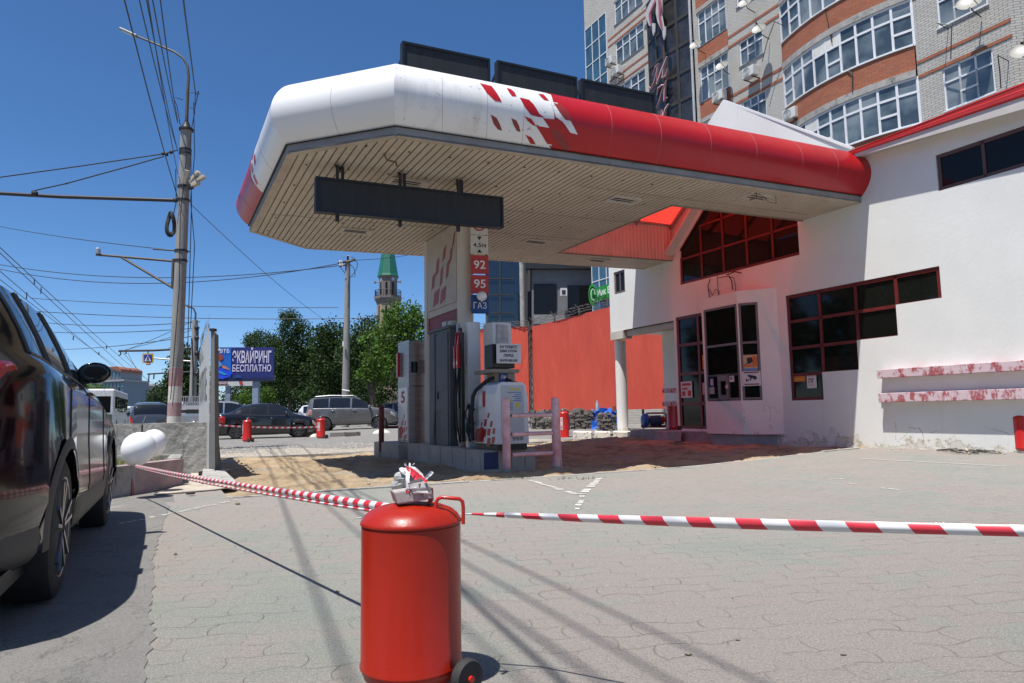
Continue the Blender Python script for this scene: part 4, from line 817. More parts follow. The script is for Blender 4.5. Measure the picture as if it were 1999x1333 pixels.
# sticker ring on the column
mb = MB(ST); P = [(-7.0-.165*math.cos(a), 3.5-.165*math.sin(a), 1.58+.14*math.sin(b)) for a, b in [(1.15+.35*math.cos(x), x) for x in [2*PI*i/20 for i in range(21)]]]; mb.tube(P, .018, 5); tag(mb.build('round_sticker', mat('faded_yellow', (.40, .38, .14), .6)), 'faded yellow ring sticker on the round column', 'sticker')
# pump five
p5 = thing('fuel_pump', 'stainless steel fuel pump number five at the far end of the island', 'fuel pump', S(-7, 6.2, .28))
mb = MB(ST); mb.box(-7.34, -6.70, 5.82, 6.55, .285, 2.52); mb.build('body', M_inox, p5, bevel=.012)
mb = MB(ST); mb.box(-7.36, -7.342, 5.80, 6.57, .30, 2.54); mb.build('side_frame', M_inox, p5)
mb = MB(ST); mb.box(-7.372, -7.361, 5.86, 6.50, .36, 1.50); sp5 = mb.build('number_panel', M_pump_w, p5)
mb = MB(ST); text_to(mb, '5', (-7.374, 6.30, 1.16), (0, -1, 0), (0, 0, 1), .26, .26, .002, .02); mb.build('number', C_redprint, p5)
flags_on(p5, -7.373, 5.9, 6.48, .38, 1.02, M_can_r)
mb = MB(ST); mb.box(-7.1, -6.72, 5.79, 5.82, 1.80, 2.10); mb.build('display', mat('dull_grey_display', (.18, .17, .18), .4), p5); mb = MB(ST); mb.box(-7.30, -7.16, 5.80, 5.82, 1.82, 2.06); mb.build('screen', M_glass, p5)
mb = MB(ST); mb.box(-7.44, -7.375, 6.35, 6.45, 1.75, 2.3); mb.build('nozzle_boot', M_redp, p5, bevel=.01)
mb = MB(ST); mb.box(-7.33, -6.72, 5.815, 5.82, 1.52, 1.535); mb.build('seam', M_dark, p5)
# guard rails
s = NT('faded_pink_rail_paint'); c = s.ramp(s.noise(3, 6, .7), (.35, (.48, .20, .22)), (.55, (.66, .40, .42)), (.75, (.70, .52, .54)))
c = s.mix(s.ramp(s.noise(16, 6, .75), (.62, 0.), (.66, .9)), c, (.42, .06, .06)); s.col(c); s.set(Roughness=.55); M_pink = s.m
M_raw = mat('bare_weld', (.14, .10, .09), .8, var=.3, scale=30)
def rail(lab, sa, sb, t_, mt, mj, H_=1.12, rr=.062, xs=(.87, .585, .275), d=None):
    r_ = thing('guard_rail', lab, 'guard rail', S((sa+sb)/2, t_, 0))
    for s_ in (sa, sb):
        z0 = hst(s_, 0); mb = MB(ST); mb.lathe([(rr, -.12), (rr, H_+z0-.012), (rr*.93, H_+z0+.012), (rr*.2, H_+z0+.02)], (s_, t_, 0), 20); p_ = mb.build('post', mt, r_, smooth=40)
        mb = MB(ST); mb.lathe([(rr*1.03, -.1), (rr*1.03, .10)], (s_, t_, z0-.03), 20); mb.build('bare_foot', M_conc, p_, smooth=40)
    for z in xs:
        mb = MB(ST); mb.tube([(sa+rr+.02, t_-.02, z), (sb-rr-.01, t_-.02, z+.0)], .032, 12); b_ = mb.build('rung', mt, r_, smooth=60)
        mb = MB(ST); mb.tube([(sa+.01, t_, z), (sa+rr+.03, t_-.02, z)], .02, 8); mb.tube([(sb-rr-.03, t_-.02, z), (sb, t_, z)], .02, 8); mb.build('stub', mj, b_, smooth=60)
rail('faded pink tube guard rail with three rungs in front of pump one', -7.47, -6.60, .89, M_pink, M_raw)
rail('dark red guard rail at the far end beside pump five', -7.60, -6.9, 7.05, mat('dark_red_rail', (.15, .02, .018), .5), M_raw, H_=1.1, xs=(.62, .25))
mb = MB(ST); mb.tube([(-6.50, 1.0, 1.12), (-6.48, .98, .2), (-6.47, .97, -.1)], .035, 10); tag(mb.build('rail_stub', M_pink, smooth=60), 'extra slim pink post close behind the right rail post', 'post')
# ================================================================== extinguishers (wheeled cylinders)
def cylinder(nm, lab, P, rz, rad, hh, grp, label=False, neck=True, big=False, ha=0.):
    WX, WY, WR = (.34, 1.22, .76) if big else (1.22, .55, 1.)
    """lathed vessel on its own local frame; wheels towards local +x"""
    e = thing(nm, lab, 'gas cylinder' if big else 'extinguisher', P, rz, grp)
    k = rad/.172
    pr = [(.02, .022), (rad*.70, .022), (rad*.93, .045), (rad*.985, .070), (rad*1.008, .076), (rad*1.010, .083), (rad*.992, .088), (rad*.992, hh-.072*k), (rad*.975, hh-.0705*k), (rad*.975, hh-.068*k), (rad*1.012, hh-.066*k), (rad*1.018, hh-.062*k), (rad*1.012, hh-.057*k), (rad*.985, hh-.051*k), (rad*.93, hh-.037*k), (rad*.82, hh-.021*k), (rad*.62, hh-.008*k), (rad*.35, hh-.001), (.03*k, hh)]
    mb = MB(); mb.lathe(pr, (0, 0, 0), 64 if big else 28); mb.build('vessel', M_redv if big else M_redp, e, smooth=50)
    for y in (-WY, WY):
        mb = MB(); xw = rad*WX; k = rad/.172*WR; mb.lathe([(.05*k, -.022*k), (.072*k, -.024*k), (.078*k, -.015*k), (.078*k, .015*k), (.072*k, .024*k), (.05*k, .022*k)], (xw, y*rad, .078*k), 28, ax=1); w_ = mb.build('wheel', M_rubber, e, smooth=40)
        if big or True:
            mb = MB(); mb.lathe([(.02*k, -.018*k), (.052*k, -.012*k), (.052*k, .012*k), (.02*k, .018*k)], (xw, y*rad, .078*k), 16, ax=1); mb.lathe([(.014*k, -.035*k), (.014*k, .035*k)], (xw, y*rad, .078*k), 10, ax=1); mb.build('hub', M_redp, w_, smooth=40)
            mb = MB()
            for q in range(8):
                a = q*PI/4; mb.bar((xw+.016*k*math.cos(a), y*rad, .078*k+.016*k*math.sin(a)), (xw+.052*k*math.cos(a), y*rad, .078*k+.052*k*math.sin(a)), .008*k, .03*k)
            mb.build('spokes', M_black, w_)
        k = rad/.172
    mb = MB(); mb.bar((rad*WX, -(WY+.05)*rad, .078*k*WR), (rad*WX, (WY+.05)*rad, .078*k*WR), .016*k); mb.build('axle', M_dark, e)
    mb = MB()
    if big:
        for sd in (1, -1):
            mb = MB() if sd > 0 else (mb.build('bracket', M_dark, e), MB())[1]; mb.prism([(rad*.30, sd*rad*.90, .05), (rad*.5, sd*rad*.80, .05), (rad*.42, sd*rad*1.18, .055), (rad*.32, sd*rad*1.18, .055)], (0, 0, .035))
    for y in (() if big else (-.4, .4)): mb.prism([(rad*.85, y*rad, .04*k+.03), (rad*1.25, y*rad, .065*k), (rad*1.25, y*rad, .095*k), (rad*.9, y*rad, .16*k)], (0, .008, 0))
    mb.build('bracket', M_dark if big else M_redp, e)
    for y in (-.0,):
        z = hh-.08*k; r_ = .0065*k; mb = MB(); yy = .28*rad
        mb.tube([(rad*.55, -yy, hh-.012*k), (rad*.56, -yy, hh+.008*k), (rad*.60, -yy, hh+.020*k), (rad*.68, -yy, hh+.025*k), (rad*1.03, -yy, hh+.019*k), (rad*1.09, -yy, hh+.010*k), (rad*1.105, -yy, hh-.01*k), (rad*1.10, -yy, hh-.065*k)], r_, 10); mb.v = [(v[0]*math.cos(ha)-v[1]*math.sin(ha), v[0]*math.sin(ha)+v[1]*math.cos(ha), v[2]) for v in mb.v]; mb.build('handle', M_redp, e, smooth=60)
    if neck:
        mb = MB(); mb.lathe([(.03*k, hh-.005), (.03*k, hh+.04*k), (.018*k, hh+.045*k), (.018*k, hh+.075*k)], (0, 0, 0), 16); mb.bar((-.03*k, 0, hh+.08*k), (.09*k, 0, hh+.10*k), .025*k); mb.lathe([(.022*k, -.01), (.022*k, .01)], (-.03*k, 0, hh+.055*k), 12, ax=0); mb.build('valve', M_steel, e, smooth=40)
        mb = MB(); mb.tube([(.02*k, .03, hh+.04*k), (rad*.9, .05, hh+.0*k), (rad*1.08, .05, hh*.7), (rad*1.08, .05, hh*.35)], .012*k, 8); mb.build('hose', M_rubber, e, smooth=60)
    if label:
        mb = MB(); rows = [[((rad+.002)*math.cos(a), (rad+.002)*math.sin(a), z) for a in [label[0]+(label[1]-label[0])*i/8 for i in range(9)]] for z in (hh*.38, hh*.80)]; mb.grid(rows); l_ = mb.build('label', mat('label_paper', (.60, .56, .55), .6), e, smooth=60)
        mb = MB()
        for z in (.74, .68, .5, .46, .42): mb.grid([[((rad+.003)*math.cos(a), (rad+.003)*math.sin(a), hh*zz) for a in [label[0]+.1+(label[1]-label[0]-.2)*i/8 for i in range(9)]] for zz in (z-.012, z+.012)])
        mb.build('print', C_redprint, l_)
    return e
s = NT('red_vessel_paint'); c = s.ramp(s.noise(2, 4, .5), (.3, (.30, .013, .004)), (.7, (.36, .017, .005)))
c = s.mix(s.ramp(s.noise(28, 6, .72, stretch=(1, 1, .7)), (.70, 0.), (.72, .5)), c, (.52, .20, .14)); c = s.mix(s.ramp(s.noise(14, 6, .8), (.68, 0.), (.74, .35)), c, (.34, .05, .03)); s.col(c); s.set(Roughness=s.ramp(s.noise(6, 6, .7), (.3, (.28,)*3), (.7, (.42,)*3))); s.b.inputs['Coat Weight'].default_value = .06; s.b.inputs['Coat Roughness'].default_value = .12; s.b.inputs['Specular IOR Level'].default_value = .35
s.bump(s.noise(90, 3, .6), .0006); M_redv = s.m
BX = Vector((-.361, 2.43, 0))
cylinder('wheeled_cylinder', 'large red wheeled extinguisher cylinder in the foreground with a paving block on top', BX, R(48), .172, .610, None, neck=False, big=True, ha=R(-52))
mb = MB(WLD); 
for x, y, l_ in ((.055, -.05, .035), (.085, -.055, .03)): mb.bar(BX+Vector((x, y, .6085)), BX+Vector((x+l_, y-.004, .6065)), .006, .002)
tag(mb.build('stencilled_mark', M_letter_k), 'smudged black stencil mark on the top of the large cylinder', 'mark')
GE = 'small red extinguishers in the distance'
p = GG(482, 863); cylinder('wheeled_extinguisher', 'small red extinguisher with a pale label standing behind the black sedan tail', p, R(-30), .16, .80, GE, label=(R(190), R(260)))
p = GG(626, 856); cylinder('wheeled_extinguisher', 'small red wheeled extinguisher with grey hose standing by the silver off-roader', p, R(-10), .17, .80, GE, label=(R(250), R(285)))
p = GG(2006, 884); cylinder('wheeled_extinguisher', 'red extinguisher cut off by the right edge against the white wall', p, R(-20), .175, .62, GE)
p = S(-.2, 9.0, .02); p = at(1101, 858, 21.4); p.z = .0; cylinder('wheeled_extinguisher', 'red extinguisher with a black wheel standing on sand behind the pink rail', p, R(-5), .165, .92, GE, label=(R(235), R(262)))
p = at(1314, 840, 16.7); cylinder('wheeled_extinguisher', 'dark red extinguisher standing in the shade beside the door glazing', p, R(0), .12, .64, GE)
# paving block with crumpled tape on the big cylinder
zt = .608
bl = thing('paving_block', 'grey concrete paving block lying tilted on the red cylinder', 'paving block', BX+Vector((0, 0, zt)))
mb = MB(WLD); ax = Vector((.075, .016, .010)); ay = Vector((-.02, .06, 0)); az = Vector((-.008, 0, .026)); c0 = BX+Vector((.002, -.012, zt+.036))
mb.obox(c0, ax*.80, ay*.85, az*.85); mb.build('block', mat('speckled_block', (.36, .325, .315), .9, var=.25, scale=30, bump=.0015, bscale=200), bl, bevel=.006)
st2 = thing('broken_stone', 'rough grey piece of concrete lying on the paving block', 'stone', BX+Vector((-.02, 0, zt+.06)))
m2 = MB(WLD); m2.sphere((0, 0, 0), .036, 20, 14)
m2.v = [tuple(Vector((v[0]*1.15+v[2]*.25, v[1]*.8, v[2]*.95+.0))*(1+.16*math.sin(v[0]*120+1)*math.sin(v[1]*95)+.12*math.sin(v[2]*150+v[0]*60)+random.uniform(-.035, .035))+BX+Vector((-.026, .005, zt+.080))) for v in m2.v]; m2.build('stone', mat('rough_stone', (.34, .35, .34), .95, var=.3, scale=60, bump=.002, bscale=150), st2)
M_tw = mat('white_tape_film', (.66, .66, .66), .35, coat=.1); M_tr = mat('red_tape_film', (.58, .035, .055), .35, coat=.1)
s = NT('translucent_tape')
kn = thing('knotted_tape', 'crumpled knot of red and white barrier tape tied over the paving block', 'barrier tape', BX+Vector((0, 0, zt+.08)))
def ribbon(pts, w_, up, m, nm, par, M=WLD, th=0):
    mb = MB(M); pts = [Vector(p) for p in pts]; ups = [Vector(q).normalized() for q in (up if isinstance(up, list) else [up]*len(pts))]; rows = []; P2, U2 = [], []
    for i in range(len(pts)-1):
        a, b = pts[max(i-1, 0)], pts[min(i+2, len(pts)-1)]
        for k in range(5):
            f = k/5; h0 = 2*f**3-3*f*f+1; h1 = f**3-2*f*f+f; h2 = -2*f**3+3*f*f; h3 = f**3-f*f
            P2.append(pts[i]*h0+(pts[i+1]-a)*.5*h1+pts[i+1]*h2+(b-pts[i])*.5*h3+Vector((random.uniform(-1, 1), random.uniform(-1, 1), random.uniform(-1, 1)))*w_*.05); U2.append((ups[i].lerp(ups[i+1], f)+Vector((random.gauss(0, .18), random.gauss(0, .18), random.gauss(0, .18)))).normalized())
    pts = P2+[pts[-1]]; ups = U2+[ups[-1]]
    for p, u_ in zip(pts, ups): u_ = Vector(u_).normalized(); rows.append([p-u_*w_/2, p-u_*w_*.12+Vector((0, .003, .001)), p+u_*w_/2])
    mb.grid(rows); return mb.build(nm, m, par, smooth=60)
z_ = zt+.115; B3 = lambda x, y, z: BX+Vector((x, y, zt+z))
ribbon([B3(-.012, -.03, .118), B3(.004, -.04, .116), B3(.022, -.05, .102), B3(.04, -.055, .086), B3(.058, -.06, .074)], .026, [(0, .3, 1), (.2, .4, 1), (.5, .2, 1), (.4, .4, .9), (.6, .3, .7)], M_tr, 'red_strip', kn)
ribbon([B3(-.02, -.02, .122), B3(.012, -.035, .124), B3(.035, -.045, .105), B3(.055, -.05, .083)], .016, [(.2, .5, 1), (.5, .3, 1), (.5, .2, 1), (.6, .4, 1)], M_tw, 'white_strip', kn)
ribbon([B3(-.038, -.02, .118), B3(-.02, -.03, .121), B3(-.004, -.03, .115)], .02, (0, .8, .6), M_tw, 'white_strip', kn)
ribbon([B3(-.006, -.045, .112), B3(-.003, -.066, .09), B3(-.002, -.069, .062), B3(-.003, -.07, .052)], .013, (1, 0, 0), M_tw, 'white_strip', kn)
ribbon([B3(-.003, -.0705, .058), B3(.0, -.0705, .045)], .014, (1, 0, 0), M_tr, 'red_strip', kn)
ribbon([B3(.05, -.05, .082), B3(.064, -.045, .098), B3(.078, -.04, .112)], .014, (1, .3, -.6), M_tw, 'white_strip', kn)
ribbon([B3(.02, -.068, .085), B3(.035, -.071, .06), B3(.045, -.072, .042)], .05, (1, 0, .15), mat('limp_grey_tape', (.46, .42, .40), .4), 'grey_strip', kn)
ribbon([B3(.045, -.066, .078), B3(.06, -.06, .055), B3(.067, -.055, .03)], .03, (.9, .3, .3), mat('limp_grey_tape', 0), 'grey_strip', kn)
for i in range(6):
    a = random.uniform(-1, 1); ribbon([B3(-.005, -.02, .118), B3(-.005+.012*a, -.02, .130), B3(-.005+.028*a, -.02+random.uniform(-.01, .01), .136+random.uniform(-.006, .006))], .007, (random.uniform(-1, 1), .5, .5), M_tw, 'white_strip', kn)
m2 = MB(WLD); m2.prism([B3(.068, -.05, .055), B3(.076, -.045, .052), B3(.078, -.045, .01), B3(.06, -.05, .004), B3(.066, -.052, .02)], (0, .05, 0)); m2.build('red_loop', mat('dark_red_loop', (.16, .02, .015), .5), kn)
# barrier tape runs: alternating red and white, twisting
def tape(lab, P0, P1, n, w_, sag, tw0, tw1, seg_len, slant=.03, turns=None, droop=(0, 0, 1)):
    t_ = thing('barrier_tape', lab, 'barrier tape', P0); P0, P1 = Vector(P0), Vector(P1); Ln = (P1-P0).length; d = (P1-P0).normalized(); side = d.cross(Vector((0, 0, 1))).normalized()
    def pos(x): f = x/Ln; return P0.lerp(P1, f)+Vector((0, 0, -4*sag*f*(1-f)))
    def up(x): f = x/Ln; a = tw0+(tw1-tw0)*f if turns is None else turns(f); return (Vector((0, 0, 1))*math.cos(a)+side*math.sin(a))
    def ww_(x): return w_(x/Ln) if callable(w_) else w_
    film = MB(WLD); x = 0; i = 0; allr = []; mi_ = []
    while x < Ln:
        e = min(x+seg_len, Ln); rows = allr
        for k in range(0 if x == 0 else 1, 5):
            r_ = []
            if allr: mi_ += [i % 2]*3
            for j in range(4):
                g_ = j/3-.5; xx = x+(e-x)*k/4+slant*g_; xx = min(max(xx, 0), Ln); r_.append(pos(xx)+up(xx)*g_*ww_(xx)+side*.006*math.cos(g_*6))
            rows.append(r_)
        x = e; i += 1
    film.grid(allr); film.mi = mi_; film.build('film', [M_tw, M_tr], t_, smooth=60)
    # the doubled lower layer of film
    return t_
TA = B3(-.05, -.05, -.0)
TL = at(262, 909, 7.95); PB = at(778, 994, 2.72)
tape('long red and white barrier tape running from the balloons to the foreground cylinder', TL, PB, 0, lambda f: .032+.004*math.sin(f*9), .015, .10, -.05, .056, .010)
tape('second slack fold of the same barrier tape hanging just under it', TL+Vector((0, 0, -.012)), PB+Vector((0, 0, -.022)), 0, lambda f: .018, .026, .35, .3, .056, .012)
tape('narrow twisted start of the barrier tape right of the big cylinder', at(897, 1003, 2.46), at(985, 1006, 2.42), 0, lambda f: .004+.016*f, .0, .5, .3, .045, .0)
tape('wide red and white barrier tape crossing the foreground to the right edge', at(985, 1006, 2.42), at(2090, 1039, 1.62), 0, lambda f: .02+.011*min(f*2, 1)+.003*math.sin(f*5), .004, .35, .05, .072, -.02)
tape('far red and white barrier tape across the parked cars', at(425, 830, 24.5), at(632, 833, 27.5), 0, .06, .06, .2, .2, .12, .02)
# balloons
s = NT('white_balloon_rubber'); s.col((.80, .80, .79)); s.set(Roughness=.35); s.b.inputs['Subsurface Weight'].default_value = .0; M_ball = s.m
def balloon(lab, P, r_, sq, ax=0.):
    t_ = thing('balloon', lab, 'balloon', P, ax, 'white balloons'); prof = []
    for i in range(17):
        a = PI*i/16; rr = math.sin(a)*r_; z = -math.cos(a)*r_*1.12; prof.append((max(rr*(1-.12*(1-i/16)), .004), z))
    mb = MB(); mb.lathe(prof, (0, 0, r_*1.12), 32); mb.v = [(v[0]*sq[0], v[1], v[2]*sq[1]+v[0]*sq[2]) for v in mb.v]; mb.build('skin', M_ball, t_, smooth=80)
    mb = MB(); mb.lathe([(.004, 0), (.012, -.015), (.014, -.02)], (0, 0, .005), 10); mb.build('knot', M_ball, t_)
    return t_
balloon('larger white balloon in front, tied at the planter corner', at(269, 909, 8.0), .185, (1.06, .93, .06)); balloon('second white balloon half behind the larger one', at(297, 893, 8.5), .165, (1.0, .93, .06))
balloon('small white balloon tied over the round column signs', S(-6.90, 2.95, 2.99), .085, (1.2, .95, 0))
# ================================================================== apartment block behind the station
def onS(x, y, s_):
    d = ray(x, y); c = Vector((0, 0, EYE)); k = (s_-(c-ORG).dot(uu))/d.dot(uu); p = c+d*k-ORG; return Vector((p.dot(uu), p.dot(ww), p.z))
def brickmat(nm, c1, c2, mo, bw=.26, bh=.088, var=.5, ms=.012):
    s = NT(nm); v = s.n('ShaderNodeVectorMath', operation='DOT_PRODUCT'); s.l(s.tc, v.inputs[0]); v.inputs[1].default_value = ww; sp = s.n('ShaderNodeSeparateXYZ'); s.l(s.tc, sp.inputs[0])
    cb = s.n('ShaderNodeCombineXYZ'); s.l(v.outputs['Value'], cb.inputs[0]); s.l(sp.outputs[2], cb.inputs[1]); br = s.n('ShaderNodeTexBrick'); s.l(cb.outputs[0], br.inputs[0])
    for k, q in (('Scale', 1.), ('Mortar Size', ms), ('Mortar Smooth', .2), ('Bias', 0.), ('Brick Width', bw), ('Row Height', bh)): br.inputs[k].default_value = q
    br.inputs['Color1'].default_value = (*c1, 1); br.inputs['Color2'].default_value = (*c2, 1); br.inputs['Mortar'].default_value = (*mo, 1)
    o = s.mix(s.ramp(s.noise(1.1, 6, .7), (.45, 0.), (.75, .45)), br.outputs['Color'], tuple(x*.6 for x in c1)); s.col(o); s.set(Roughness=.9); s.bump(s.math('MULTIPLY', br.outputs['Fac'], -1), .01); return s.m
M_wbr = brickmat('white_silicate_brick', (.50, .48, .44), (.44, .42, .38), (.20, .19, .175), ms=.009); M_rbr = brickmat('red_brick', (.42, .125, .055), (.34, .09, .04), (.20, .13, .10), .26, .088)
M_pvc = mat('white_window_frame', (.70, .71, .72), .4, var=.04)
s = NT('apartment_window_glass'); n = s.noise(.7, 3, .5); s.col(s.ramp(n, (.38, (.05, .07, .085)), (.5, (.12, .155, .175)), (.62, (.22, .25, .26)))); s.set(Roughness=.05); s.b.inputs['Specular IOR Level'].default_value = .8; M_aglass = s.m
M_bluegl = mat('blue_curtain_glass', (.04, .10, .15), .06, var=.4, scale=.7, spec=.9); M_darkgl = mat('dark_bay_glass', (.035, .035, .037), .12, var=.6, scale=1.2, spec=.5)
ap = thing('apartment_block', 'tall pale and red brick apartment block with a curved glazed bay behind the station', 'building', S(14, 12, 0))
AS = 11.5
wins = []
for z0, z1 in ((24.0, 25.5), (21.4, 22.95), (18.5, 20.1), (15.6, 17.1), (27.0, 28.5)): wins.append((20.55, 23.22, z0, z1))
for z0, z1 in ((22.0, 23.8), (19.1, 20.95), (16.2, 18.03), (13.3, 15.1)): wins.append((14.36, 16.28, z0, z1))
for z0, z1 in ((19.75, 20.95), (16.83, 18.03), (13.9, 15.13)): wins.append((12.25, 13.65, z0, z1))
for z0, z1 in ((16.9, 18.35), (13.95, 15.4), (10.95, 12.48), (8.0, 9.5)): wins.append((3.06, 4.67, z0, z1))
mb = MB(ST); pl = lambda a, b: (AS, a, b)
holed(mb, pl, [(26.45, 0), (26.45, 33), (24.0, 33), (24.0, 0)], [[(26.4, 4), (26.4, 25.4), (24.05, 25.4), (24.05, 4)]], .1, (1, 0, 0))
holed(mb, pl, [(24.0, 0), (24.0, 33), (20.2, 33), (20.2, 0)], [[(a, c), (b, c), (b, d), (a, d)] for a, b, c, d in wins if a > 20], .14, (1, 0, 0))
holed(mb, pl, [(16.6, 0), (16.6, 33), (11.25, 33), (11.25, 0)], [[(a, c), (b, c), (b, d), (a, d)] for a, b, c, d in wins if 12 < a < 17], .14, (1, 0, 0))
holed(mb, pl, [(5.5, 0), (5.5, 33), (2.45, 33), (2.45, 0)], [[(a, c), (b, c), (b, d), (a, d)] for a, b, c, d in wins if a < 5], .14, (1, 0, 0))
mb.quad((AS, 2.45, 0), (AS+1.6, 1.0, 0), (AS+1.6, 1.0, 33), (AS, 2.45, 33)); mb.quad((AS+1.6, 1., 0), (AS+1.6, -8, 0), (AS+1.6, -8, 33), (AS+1.6, 1, 33))
mb.quad((AS, 26.45, 0), (AS+14, 26.45, 0), (AS+14, 26.45, 33), (AS, 26.45, 33)); mb.quad((AS+14, -8, 0), (AS+14, 26.45, 0), (AS+14, 26.45, 33), (AS+14, -8, 33)); mb.quad((AS, 26.45, 33), (AS+14, 26.45, 33), (AS+14, -8, 33), (AS+1.6, -8, 33))
mb.quad((AS+.9, 20.2, 0), (AS+.9, 16.6, 0), (AS+.9, 16.6, 33), (AS+.9, 20.2, 33))
mb.build('wall', M_wbr, ap)
ip = MB(ST); ip.quad((AS+.3, 26.4, 0), (AS+.3, 2.5, 0), (AS+.3, 2.5, 32), (AS+.3, 26.4, 32)); ip.build('interior', mat('dark_interior', 0), ap)
ap_pl = lambda a, b, d=0: (AS+d, a, b)
def awin(t0, t1, z0, z1, cols, tr=.66, split=(), pl_=ap_pl, M=ST, fw=.06, off=.07, mf=None, mg=None):
    r = []; x = t0
    for i in range(cols):
        a, b = t0+(t1-t0)*i/cols, t0+(t1-t0)*(i+1)/cols; zt_ = z0+(z1-z0)*tr
        r += [(a, b, zt_, z1)]
        if i in split: r += [(a, b, z0, z0+(zt_-z0)*.5), (a, b, z0+(zt_-z0)*.5, zt_)]
        else: r += [(a, b, z0, zt_)]
    return window(ap, M, pl_, r, fw, .06, mf or M_pvc, mg or M_aglass, off=off)
for (a, b, c, d) in wins:
    w_ = awin(a+.03, b-.03, c+.03, d-.03, 4 if a > 20 else (4 if a > 14 else 3), split=(1,) if a < 17 else ())
    m2 = MB(ST); m2.box(AS-.05, AS+.02, a-.04, b+.04, c-.045, c-.003); m2.build('sill', M_steel if a > 5 else M_pvc, w_)
# red brick spandrels, bands
def slab(nm, t0, t1, z0, z1, m, pr=.03):
    m2 = MB(ST); m2.box(AS-pr, AS+.01, t0, t1, z0, z1); return m2.build(nm, m, ap)
for z0, z1 in ((18.25, 19.04), (15.35, 16.15), (12.4, 13.25), (21.15, 21.95), (24.0, 24.9)):
    slab('spandrel', 14.30, 16.34, z0, z1, M_rbr); slab('lintel', 14.3, 16.34, z1-.80-.22, z0-.003, M_conc, .04)
for z in (18.10, 18.60, 15.18, 15.66, 21.0, 21.5): slab('red_band', 11.28, 14.3, z-.06, z+.06, M_rbr, .02)
for z in (12.55, 13.08, 15.5, 16.03, 18.45, 18.98, 9.6, 10.1): slab('red_band', 2.45, 5.48, z-.06, z+.06, M_rbr, .02)
for z in (20.78, 23.4, 17.8, 26.2, 20.30, 23.0+.0): slab('red_band', 20.2, 23.95, z-.05, z+.05, M_rbr, .02)
# glass corner
r = []
for i in range(3):
    for j in range(17): r.append((24.08+i*.77, 24.08+(i+1)*.77, 25.36-1.27*(j+1), 25.36-1.27*j))
window(ap, ST, ap_pl, r, .05, .06, M_pvc, M_bluegl, off=.0, nm='glass_wall')
# drain pipe
mb = MB(ST); mb.tube([(AS-.12, 16.68, 3), (AS-.12, 16.66, 32)], .07, 10); mb.build('drain_pipe', mat('pale_pipe', (.50, .50, .50), .4, .3), ap, smooth=60)
# dark glazed prism
PA, PB_, PC = Vector((AS, 20.18, 0)), Vector((AS-.22, 18.6, 0)), Vector((AS, 16.78, 0))
def facepl(P, Q):
    d = (Q-P); L_ = d.length; d = d/L_; n = Vector((-d.y, d.x, 0)); n = n if n.x > 0 else -n
    return (lambda a, b, dd=0: tuple(P+d*a+n*dd+Vector((0, 0, b)))), L_
M_brf = mat('brown_metal_frame', (.075, .045, .04), .5, .2); M_dkf = mat('dark_grey_frame', (.06, .055, .05), .5, .2)
for (P_, Q_, n_) in ((PA, PB_, 2), (PB_, PC, 2)):
    fp_, L_ = facepl(P_, Q_); r = []; z = 8.0
    k = 0
    while z < 30:
        for i in range(n_): r.append((L_*i/n_+.03, L_*(i+1)/n_-.03, z, z+1.42))
        z += 1.48; k += 1
    window(ap, ST, fp_, r, .09, .08, M_dkf, M_darkgl, off=.0, nm='glazed_bay')
mb = MB(ST); mb.tube([(PB_.x-.02, PB_.y, 7), (PB_.x-.02, PB_.y, 32)], .09, 8); mb.build('corner_post', M_brf, ap)
# curved bay
NB = 9; b0, b1 = 11.22, 5.52
def bo(t_): f = (b0-t_)/(b0-b1); return AS-.04-.55*math.sin(PI*min(max(f, 0), 1))**.85
def cur(nm, z0, z1, m, extra=0., n=36):
    m2 = MB(ST); L1 = [b0+(b1-b0)*i/n for i in range(n+1)]
    o = [(bo(t_)-extra, t_) for t_ in L1]
    m2.grid([[(a, b, z) for a, b in o] for z in (z0, z1)]); m2.grid([[(a, b, z0), (AS+.1, b, z0)] for a, b in o]); m2.grid([[(a, b, z1), (AS+.1, b, z1)] for a, b in o]); return m2.build(nm, m, ap)
for z0 in (7.9, 10.85, 13.78, 16.72, 19.65):
    cur('bay_spandrel', z0-.92, z0-.04, M_rbr); cur('bay_slab', z0-1.18, z0-.925, M_conc, .03); cur('bay_sill', z0-.035, z0+.015, M_pvc, .05)
    ht = 1.72
    for i in range(NB):
        ta, tb = b0+(b1-b0)*i/NB, b0+(b1-b0)*(i+1)/NB; P_, Q_ = Vector((bo(ta)+.02, ta, 0)), Vector((bo(tb)+.02, tb, 0)); fp_, L_ = facepl(P_, Q_)
        top = z0+ht; tr = z0+ht*.70
        r = [(0.0, L_, tr, top), (0.0, L_, z0+.02, tr)]
        if (i*7+int(z0*3)) % 4 == 1: r = [(0, L_, tr, top), (0, L_, z0+.6, tr), (0, L_, z0+.02, z0+.6)]
        w_ = window(ap, ST, fp_, r, .085, .06, M_pvc, M_aglass, off=.03)
        if (i in (3, 4) and z0 > 12) or (i == 2 and z0 < 12):
            m2 = MB(ST); v = [fp_(a, b, .01) for a, b in ((.05, tr+.04), (L_-.05, tr+.04), (L_-.05, top-.03), (.05, top-.03))]; m2.prism(v, (-.01, 0, 0)); m2.build('white_panel', mat('yellowed_panel', (.66, .64, .58), .5), w_)
